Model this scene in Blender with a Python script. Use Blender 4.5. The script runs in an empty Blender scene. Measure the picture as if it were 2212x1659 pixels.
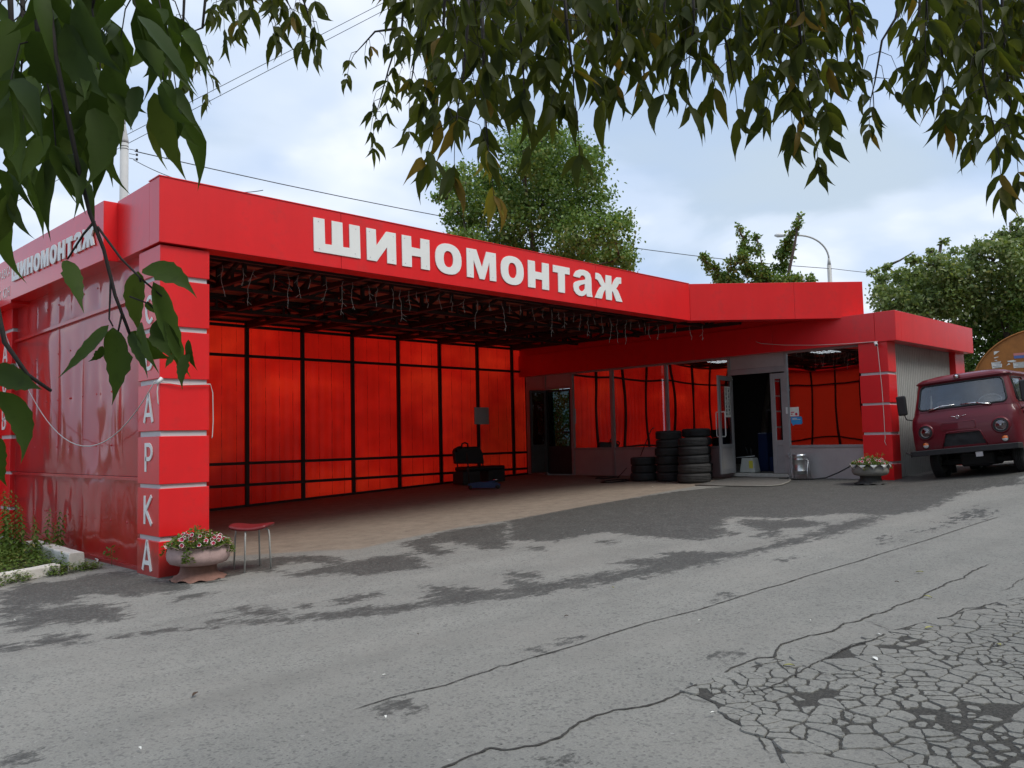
import bpy, bmesh, math, random
import numpy as np
from mathutils import Vector, Matrix, noise
from mathutils.geometry import tessellate_polygon
R_ = math.radians
sc = bpy.context.scene
col = sc.collection
rnd = random.Random(7)

# ---------------------------------------------------------------- camera
cam_d = bpy.data.cameras.new('camera')
cam = bpy.data.objects.new('camera', cam_d); col.objects.link(cam)
cr_ = Vector((0.71295812, -0.70082013, -0.02327819)); cu_ = Vector((-0.03017852, -0.06383395, 0.99750413)); cf_ = Vector((0.70055691, 0.71047616, 0.06666064))
CAM = Vector((-3.839, -9.7644, 1.5))
m = Matrix((cr_, cu_, -cf_)).transposed().to_4x4(); m.translation = CAM
cam.matrix_world = m
cam_d.sensor_width = 36; cam_d.lens = 36 * 1786.55 / 2212
cam_d.clip_end = 3000; cam_d.clip_start = 0.05
sc.camera = cam

# ---------------------------------------------------------------- view, world, sun
sc.view_settings.view_transform = 'Standard'
sc.view_settings.look = 'None'
sc.view_settings.exposure = 0.60
sc.view_settings.gamma = 1
sc.view_settings.use_curve_mapping = False
SUN_EL, SUN_AZ = R_(56), R_(168)      # azimuth clockwise from +Y
w = bpy.data.worlds.new('World'); sc.world = w; w.use_nodes = True
nt = w.node_tree; N = nt.nodes; LK = nt.links; N.clear()
def wn(t, **k):
    n = N.new(t)
    for a, b in k.items(): setattr(n, a, b)
    return n
out = wn('ShaderNodeOutputWorld'); bg = wn('ShaderNodeBackground')
sky = wn('ShaderNodeTexSky', sky_type='NISHITA', sun_disc=False)
sky.sun_elevation = SUN_EL; sky.sun_rotation = SUN_AZ; sky.air_density = 1.3; sky.dust_density = 2.5; sky.ozone_density = 1.5
tc = wn('ShaderNodeTexCoord'); sep = wn('ShaderNodeSeparateXYZ'); LK.new(tc.outputs['Generated'], sep.inputs[0])
# clouds live on a flat layer above the ground: direction divided by its height
zc = wn('ShaderNodeMath', operation='MAXIMUM'); LK.new(sep.outputs[2], zc.inputs[0]); zc.inputs[1].default_value = 0.0
za = wn('ShaderNodeMath', operation='ADD'); LK.new(zc.outputs[0], za.inputs[0]); za.inputs[1].default_value = 0.22
vx = wn('ShaderNodeMath', operation='DIVIDE'); LK.new(sep.outputs[0], vx.inputs[0]); LK.new(za.outputs[0], vx.inputs[1])
vy = wn('ShaderNodeMath', operation='DIVIDE'); LK.new(sep.outputs[1], vy.inputs[0]); LK.new(za.outputs[0], vy.inputs[1])
cmb = wn('ShaderNodeCombineXYZ'); LK.new(vx.outputs[0], cmb.inputs[0]); LK.new(vy.outputs[0], cmb.inputs[1]); cmb.inputs[2].default_value = 3.1
n1 = wn('ShaderNodeTexNoise'); n1.inputs['Scale'].default_value = 1.15; n1.inputs['Detail'].default_value = 4; n1.inputs['Roughness'].default_value = .45; n1.inputs['Distortion'].default_value = .25
n2 = wn('ShaderNodeTexNoise'); n2.inputs['Scale'].default_value = 1.5; n2.inputs['Detail'].default_value = 5; n2.inputs['Roughness'].default_value = .48; n2.inputs['Distortion'].default_value = .3
LK.new(cmb.outputs[0], n1.inputs['Vector']); LK.new(cmb.outputs[0], n2.inputs['Vector'])
r1 = wn('ShaderNodeValToRGB'); r1.color_ramp.interpolation = 'EASE'
r1.color_ramp.elements[0].position = .36; r1.color_ramp.elements[0].color = (.08, .08, .08, 1); r1.color_ramp.elements[1].position = .64
LK.new(n1.outputs[0], r1.inputs[0])
r2 = wn('ShaderNodeValToRGB'); r2.color_ramp.interpolation = 'EASE'
e = r2.color_ramp.elements; e[0].position = .34; e[0].color = (.38, .46, .55, 1); e[1].position = .62; e[1].color = (.70, .73, .77, 1)
x = e.new(.48); x.color = (.51, .58, .68, 1)
LK.new(n2.outputs[0], r2.inputs[0])
skm = wn('ShaderNodeVectorMath', operation='SCALE'); LK.new(sky.outputs[0], skm.inputs[0]); skm.inputs['Scale'].default_value = 0.075
skb = wn('ShaderNodeMix', data_type='RGBA'); skb.inputs[0].default_value = .55; LK.new(skm.outputs[0], skb.inputs[6]); skb.inputs[7].default_value = (.44, .58, .85, 1)
mx = wn('ShaderNodeMix', data_type='RGBA'); LK.new(r1.outputs[0], mx.inputs[0]); LK.new(skb.outputs[2], mx.inputs[6]); LK.new(r2.outputs[0], mx.inputs[7])
LK.new(mx.outputs[2], bg.inputs[0]); bg.inputs[1].default_value = 1.0; LK.new(bg.outputs[0], out.inputs[0])
sd = bpy.data.lights.new('sun', 'SUN'); sd.energy = 1.7; sd.angle = R_(28); sd.color = (1, .96, .9)
so = bpy.data.objects.new('sun', sd); col.objects.link(so)
dirv = Vector((math.sin(SUN_AZ) * math.cos(SUN_EL), math.cos(SUN_AZ) * math.cos(SUN_EL), math.sin(SUN_EL)))
so.rotation_euler = dirv.to_track_quat('Z', 'Y').to_euler(); so.location = (0, 0, 40)

# ---------------------------------------------------------------- measured plan data (metres)
GLYPHS = [[[(2.028, 4.567), (2.199, 4.569), (2.208, 4.225), (2.317, 4.228), (2.314, 4.567), (2.487, 4.567), (2.495, 4.225), (2.603, 4.228), (2.598, 4.566), (2.773, 4.566), (2.782, 4.101), (2.034, 4.104)]], [[(2.885, 4.564), (3.049, 4.564), (3.057, 4.328), (3.233, 4.562), (3.403, 4.564), (3.408, 4.1), (3.246, 4.099), (3.243, 4.334), (3.062, 4.101), (2.893, 4.102)]], [[(3.513, 4.562), (3.686, 4.564), (3.691, 4.401), (3.86, 4.398), (3.862, 4.561), (4.035, 4.56), (4.038, 4.095), (3.87, 4.095), (3.867, 4.276), (3.694, 4.274), (3.694, 4.099), (3.518, 4.096)]], [[(4.678, 4.32), (4.673, 4.387), (4.656, 4.438), (4.628, 4.481), (4.59, 4.515), (4.543, 4.54), (4.486, 4.556), (4.412, 4.561), (4.337, 4.556), (4.281, 4.54), (4.233, 4.515), (4.195, 4.481), (4.168, 4.438), (4.151, 4.387), (4.145, 4.32), (4.151, 4.253), (4.168, 4.201), (4.195, 4.159), (4.233, 4.124), (4.281, 4.099), (4.337, 4.084), (4.412, 4.079), (4.486, 4.084), (4.543, 4.099), (4.59, 4.124), (4.628, 4.159), (4.656, 4.201), (4.673, 4.253)], [(4.506, 4.318), (4.504, 4.353), (4.498, 4.38), (4.488, 4.403), (4.474, 4.421), (4.457, 4.434), (4.437, 4.443), (4.41, 4.445), (4.383, 4.443), (4.363, 4.434), (4.346, 4.421), (4.332, 4.403), (4.322, 4.38), (4.316, 4.353), (4.314, 4.318), (4.316, 4.282), (4.322, 4.255), (4.332, 4.232), (4.346, 4.214), (4.363, 4.201), (4.383, 4.193), (4.41, 4.19), (4.437, 4.193), (4.457, 4.201), (4.474, 4.214), (4.488, 4.232), (4.498, 4.255), (4.504, 4.282)]], [[(4.787, 4.553), (4.999, 4.555), (5.115, 4.28), (5.218, 4.55), (5.43, 4.552), (5.43, 4.087), (5.286, 4.085), (5.279, 4.382), (5.168, 4.087), (5.063, 4.086), (4.935, 4.382), (4.933, 4.089), (4.79, 4.088)]], [[(6.076, 4.317), (6.07, 4.385), (6.053, 4.437), (6.025, 4.48), (5.987, 4.514), (5.938, 4.539), (5.881, 4.555), (5.805, 4.56), (5.73, 4.555), (5.672, 4.539), (5.624, 4.514), (5.586, 4.48), (5.558, 4.437), (5.54, 4.385), (5.535, 4.317), (5.54, 4.25), (5.558, 4.198), (5.586, 4.155), (5.624, 4.12), (5.672, 4.095), (5.73, 4.08), (5.805, 4.075), (5.881, 4.08), (5.938, 4.095), (5.987, 4.12), (6.025, 4.155), (6.053, 4.198), (6.07, 4.25)], [(5.905, 4.319), (5.903, 4.355), (5.896, 4.383), (5.886, 4.406), (5.872, 4.424), (5.855, 4.437), (5.834, 4.446), (5.807, 4.448), (5.78, 4.446), (5.759, 4.437), (5.742, 4.424), (5.728, 4.406), (5.718, 4.383), (5.712, 4.355), (5.71, 4.319), (5.712, 4.283), (5.718, 4.255), (5.728, 4.233), (5.742, 4.214), (5.759, 4.201), (5.78, 4.192), (5.807, 4.19), (5.834, 4.192), (5.855, 4.201), (5.872, 4.214), (5.886, 4.233), (5.896, 4.255), (5.903, 4.283)]], [[(6.182, 4.55), (6.356, 4.55), (6.358, 4.372), (6.527, 4.37), (6.533, 4.55), (6.708, 4.549), (6.701, 4.083), (6.525, 4.082), (6.529, 4.243), (6.359, 4.244), (6.356, 4.084), (6.176, 4.082)]], [[(6.815, 4.549), (7.257, 4.549), (7.252, 4.425), (7.123, 4.424), (7.114, 4.079), (6.94, 4.079), (6.942, 4.424), (6.81, 4.424)]], [[(7.356, 4.411), (7.381, 4.462), (7.433, 4.518), (7.537, 4.557), (7.653, 4.565), (7.749, 4.551), (7.826, 4.51), (7.855, 4.436), (7.858, 4.333), (7.855, 4.213), (7.865, 4.137), (7.879, 4.085), (7.719, 4.08), (7.701, 4.134), (7.658, 4.098), (7.579, 4.072), (7.497, 4.074), (7.416, 4.101), (7.361, 4.154), (7.345, 4.223), (7.358, 4.279), (7.406, 4.318), (7.502, 4.349), (7.605, 4.37), (7.684, 4.391), (7.683, 4.428), (7.654, 4.454), (7.609, 4.461), (7.564, 4.445), (7.528, 4.403)], [(7.67, 4.306), (7.576, 4.283), (7.504, 4.248), (7.494, 4.211), (7.52, 4.172), (7.57, 4.158), (7.629, 4.178), (7.663, 4.217)]], [[(7.98, 4.555), (8.06, 4.556), (8.139, 4.531), (8.19, 4.468), (8.241, 4.395), (8.265, 4.379), (8.276, 4.548), (8.451, 4.55), (8.447, 4.388), (8.467, 4.382), (8.505, 4.444), (8.565, 4.513), (8.622, 4.547), (8.75, 4.555), (8.747, 4.435), (8.673, 4.424), (8.642, 4.38), (8.583, 4.318), (8.638, 4.295), (8.69, 4.216), (8.769, 4.082), (8.574, 4.082), (8.533, 4.164), (8.488, 4.248), (8.459, 4.262), (8.445, 4.083), (8.274, 4.083), (8.264, 4.258), (8.241, 4.256), (8.198, 4.199), (8.148, 4.085), (7.947, 4.084), (8.016, 4.196), (8.087, 4.282), (8.149, 4.319), (8.104, 4.353), (8.053, 4.417), (8.014, 4.434), (7.974, 4.437)]]]
WET = [[(-1.413, 0.787), (-1.085, 1.207), (-0.788, 0.967), (-0.34, 1.029), (0.023, 0.993), (-0.043, 0.515), (-0.01, -0.089), (0.02, -0.398), (0.064, -0.719), (-0.152, -1.051), (-0.291, -1.039), (-0.421, -0.828), (-0.647, -0.879), (-0.718, -0.56), (-0.761, -0.275), (-0.896, -0.272), (-1.064, -0.61), (-1.273, -0.376), (-1.539, -0.773), (-1.667, -0.905), (-1.764, -0.757)], [(-1.695, -1.021), (-1.567, -0.73), (-1.273, -0.749), (-0.975, -0.94), (-0.896, -1.337), (-0.977, -1.8), (-1.126, -1.884), (-1.352, -1.692), (-1.564, -1.448), (-1.736, -1.55), (-1.838, -1.536), (-1.749, -1.316), (-1.843, -1.102)], [(-2.104, -1.967), (-1.926, -2.107), (-1.795, -2.116), (-1.735, -1.953), (-1.597, -1.96), (-1.526, -2.259), (-1.592, -2.531), (-1.704, -2.51), (-1.825, -2.289), (-2.024, -2.31), (-2.151, -2.183)], [(-1.387, -2.489), (-1.165, -2.532), (-0.913, -2.666), (-0.935, -2.767), (-1.164, -2.728), (-1.368, -2.591)], [(-0.857, -2.857), (-0.543, -2.913), (-0.22, -3.111), (0.111, -3.313), (0.429, -3.408), (0.622, -3.627), (0.994, -3.786), (1.211, -3.484), (1.363, -3.224), (1.509, -3.403), (1.594, -3.813), (1.753, -3.973), (1.464, -4.269), (1.005, -4.061), (0.459, -3.85), (-0.008, -3.507), (-0.338, -3.25), (-0.66, -2.989), (-0.863, -2.915)], [(-0.295, -2.445), (-0.072, -2.452), (-0.121, -2.633), (-0.021, -2.871), (-0.09, -3.036), (-0.234, -3.015), (-0.336, -2.751)], [(0.369, -2.972), (0.558, -2.91), (0.75, -2.932), (0.915, -3.002), (0.875, -3.134), (0.598, -3.157), (0.415, -3.132)], [(0.181, -2.762), (0.274, -2.909), (0.164, -2.993)], [(-0.616, -2.583), (-0.537, -2.748), (-0.622, -2.822), (-0.655, -2.715)], [(-0.417, -1.349), (-0.258, -1.302), (-0.023, -1.476), (-0.146, -1.586), (-0.437, -1.51)], [(0.93, 0.335), (1.274, 0.22), (1.625, 0.035), (1.95, -0.429), (1.829, -1.138), (2.098, -1.133), (2.375, -1.229), (2.641, -1.256), (2.318, -2.032), (2.057, -2.316), (1.672, -2.192), (1.395, -1.977), (1.324, -1.721), (1.117, -1.628), (0.908, -1.399), (0.955, -1.215), (1.191, -1.211), (1.569, -1.143), (1.602, -0.887), (1.481, -0.503), (1.075, -0.626), (1.108, -0.864), (0.989, -0.999), (0.894, -0.69), (0.513, -0.72), (0.197, -0.941), (0.02, -0.764), (-0.01, -0.089), (0.749, 1.373)], [(3.068, -0.44), (3.614, -0.36), (4.258, -0.104), (5.329, -0.303), (3.445, -2.236), (3.288, -1.93), (3.52, -1.219), (3.355, -0.885), (3.093, -1.348), (3.021, -1.796), (2.643, -1.804), (2.657, -1.471), (2.978, -0.916)], [(5.568, -0.058), (5.888, -0.06), (7.575, 0.184), (8.622, 0.1), (10.247, 0.006), (11.359, -0.389), (12.567, -0.957), (14.081, -1.118), (14.65, -2.936), (14.425, -5.238), (12.182, -5.782), (11.852, -5.298), (11.581, -5.051), (9.776, -5.231), (8.698, -5.301), (8.145, -4.991), (8.229, -4.453), (7.373, -3.903), (7.268, -3.132), (6.203, -3.545), (5.838, -4.079), (5.15, -4.025), (5.047, -3.359), (5.057, -2.9), (5.186, -2.398), (4.534, -2.285), (4.214, -2.324), (4.004, -1.662)], [(2.37, -3.34), (2.449, -3.61), (2.346, -3.809), (2.126, -3.792), (2.077, -4.16), (2.637, -4.188), (2.805, -4.355), (3.292, -4.433), (3.325, -4.066), (3.632, -4.022), (3.852, -4.274), (4.133, -4.141), (4.351, -4.28), (4.443, -4.801), (4.783, -4.869), (5.073, -4.886), (5.443, -4.839), (5.906, -4.937), (7.011, -4.823), (7.946, -4.842), (8.145, -4.991), (7.297, -5.201), (6.461, -5.189), (5.582, -5.124), (4.876, -5.05), (4.433, -4.98), (4.038, -4.927), (3.641, -4.92), (3.051, -4.783), (2.194, -4.565), (1.752, -4.436), (1.471, -4.262)], [(7.2, -4.028), (7.398, -4.174), (7.201, -4.673), (6.689, -4.652), (6.436, -4.354), (5.679, -4.685), (5.657, -4.412), (6.064, -4.319), (6.545, -3.741), (7.082, -3.396)], [(3.683, -2.33), (3.822, -2.483), (3.658, -2.677), (3.51, -2.581)], [(4.461, -2.831), (4.586, -2.998), (4.359, -3.142)], [(4.305, -5.42), (4.38, -5.5), (4.27, -5.53)], [(4.462, -5.471), (4.526, -5.531), (4.426, -5.555)], [(0.592, -5.667), (0.715, -5.681), (0.649, -5.75), (0.557, -5.722)], [(0.326, -5.647), (0.456, -5.68), (0.382, -5.727)], [(1.011, -6.723), (1.038, -6.854), (0.946, -6.814)], [(2.518, -5.858), (2.62, -5.9), (2.488, -5.932)], [(2.345, -5.839), (2.396, -5.887), (2.32, -5.899)], [(-0.945, -7.054), (-0.909, -7.079), (-0.895, -7.125), (-0.934, -7.102)], [(-0.925, -5.732), (-0.789, -5.783), (-0.865, -5.907), (-0.954, -5.913), (-1.039, -5.92), (-0.968, -5.834)], [(-2.616, -4.774), (-2.467, -4.94), (-2.534, -4.949), (-2.618, -4.866)]]
HATCH = [[(6.299, -5.546), (6.601, -5.735), (7.431, -5.8), (8.663, -5.594), (9.924, -5.677), (9.319, -6.183), (9.005, -6.493), (8.312, -6.423), (7.64, -6.287), (6.825, -6.221), (6.474, -5.918), (6.089, -6.161), (5.568, -6.05), (5.568, -5.871)]]
DUST = [[(0.921, 1.054), (1.25, 0.812), (2.171, 0.04), (2.484, -0.362), (3.382, -0.128), (4.606, 0.036), (5.54, -0.086), (5.888, -0.06), (7.427, 0.056), (8.837, 0.1), (12.028, 0.313), (13.252, 0.16), (14.313, -0.498), (15.595, 0.527), (13.8, 0.6), (13.8, 7.6), (0.6, 7.6), (0.6, 0.1)]]
MUCK = [[(0.661, -8.062), (0.889, -8.191), (1.062, -8.363), (1.101, -8.474), (0.103, -8.716), (0.016, -8.609), (0.231, -8.503), (0.437, -8.333), (0.496, -8.165)], [(1.89, -7.5), (2.025, -7.541), (1.942, -7.675), (1.74, -7.717), (1.667, -7.657), (1.686, -7.593)], [(0.511, -7.471), (0.657, -7.536), (0.742, -7.618), (0.606, -7.692), (0.416, -7.651), (0.336, -7.573)], [(0.309, -7.031), (0.418, -7.04), (0.371, -7.115), (0.222, -7.147)]]
CRACKED = [(0.262, -6.967), (0.587, -7.015), (1.104, -7.082), (1.074, -7.337), (1.607, -7.338), (2.091, -7.424), (2.496, -7.531), (2.997, -7.626), (3.613, -7.864), (3.879, -8.132), (0.103, -8.885), (-0.563, -8.059), (-0.355, -7.89), (-0.107, -7.702), (-0.082, -7.614), (0.014, -7.375), (0.165, -7.226)]
CRACKS = [([(-1.141, -5.666), (-0.873, -5.671), (-0.724, -5.7), (-0.522, -5.759), (-0.307, -5.75), (-0.162, -5.764), (-0.042, -5.746), (-0.009, -5.781), (0.206, -5.786), (0.408, -5.813), (0.674, -5.838), (0.937, -5.836), (1.409, -5.867), (1.709, -5.918), (1.972, -5.963), (2.571, -5.996), (2.947, -6.009), (3.209, -6.051), (3.684, -6.066), (4.056, -6.101), (4.581, -6.154), (5.115, -6.176), (5.653, -6.218), (6.235, -6.263), (7.536, -6.318), (8.557, -6.385)], 0.014, 0.25), ([(-1.42, -6.734), (-1.311, -6.684), (-1.13, -6.69), (-1.017, -6.699), (-0.976, -6.773), (-0.842, -6.85), (-0.694, -6.871), (-0.5, -6.811), (-0.362, -6.824), (-0.226, -6.858), (-0.084, -6.956), (0.069, -6.973), (0.212, -6.969), (0.404, -6.985), (0.606, -7.003), (0.77, -6.953), (0.874, -6.974), (1.055, -6.986), (1.131, -7.059), (1.272, -7.001), (1.418, -6.967), (1.695, -7.006), (1.943, -7.093), (2.162, -7.065), (2.279, -7.118), (2.544, -7.131), (2.66, -7.172), (2.88, -7.159), (3.259, -7.218), (3.448, -7.189), (3.729, -7.206), (3.949, -7.191), (4.217, -7.241), (4.579, -7.211), (5.002, -7.239)], 0.016, 1), ([(1.131, -7.059), (0.983, -7.169), (0.868, -7.289), (0.852, -7.342)], 0.01, 1), ([(0.363, -7.239), (0.474, -7.322), (0.617, -7.346), (0.852, -7.342), (1.074, -7.337), (1.31, -7.347), (1.514, -7.348), (1.65, -7.351), (1.797, -7.414), (2.121, -7.412), (2.542, -7.515), (2.73, -7.612), (3.064, -7.59), (3.131, -7.667), (3.441, -7.743), (3.682, -7.847)], 0.014, 1), ([(3.776, -7.637), (4.015, -7.677), (4.277, -7.646), (4.44, -7.663), (4.702, -7.759)], 0.008, 1), ([(2.339, -7.145), (2.254, -7.263), (2.195, -7.352), (2.121, -7.412)], 0.006, 1), ([(0.606, -7.003), (0.543, -7.103), (0.44, -7.209), (0.441, -7.311)], 0.008, 1), ([(1.147, -7.099), (1.167, -7.215), (1.135, -7.323)], 0.004, 1), ([(1.414, -7.011), (1.399, -7.229), (1.358, -7.416), (1.369, -7.5)], 0.004, 1), ([(1.784, -7.082), (1.689, -7.207), (1.65, -7.351)], 0.004, 1), ([(0.952, -7.366), (0.948, -7.511), (0.913, -7.61)], 0.006, 1), ([(-0.028, -7.584), (-0.099, -7.617), (-0.159, -7.681), (-0.215, -7.723), (-0.262, -7.773)], 0.01, 1), ([(0.212, -6.969), (0.153, -7.085), (0.166, -7.197), (0.204, -7.217)], 0.008, 1)]
LITTER = [(0.976, -7.241), (1.396, -7.597), (2.309, -7.602), (1.95, -7.4), (3.27, -7.268), (2.126, -8.085), (4.25, -6.865), (3.716, -6.861), (2.232, -4.871), (1.612, -6.199), (2.062, -6.864), (0.001, -7.313), (-0.66, -5.319), (-2.169, -5.288), (-1.602, -4.651), (1.172, -5.239), (11.03, 1.03), (5.061, -2.123), (0.116, -4.67), (4.529, -5.774), (-1.731, -1.09), (-1.106, -5.948)]
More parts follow.
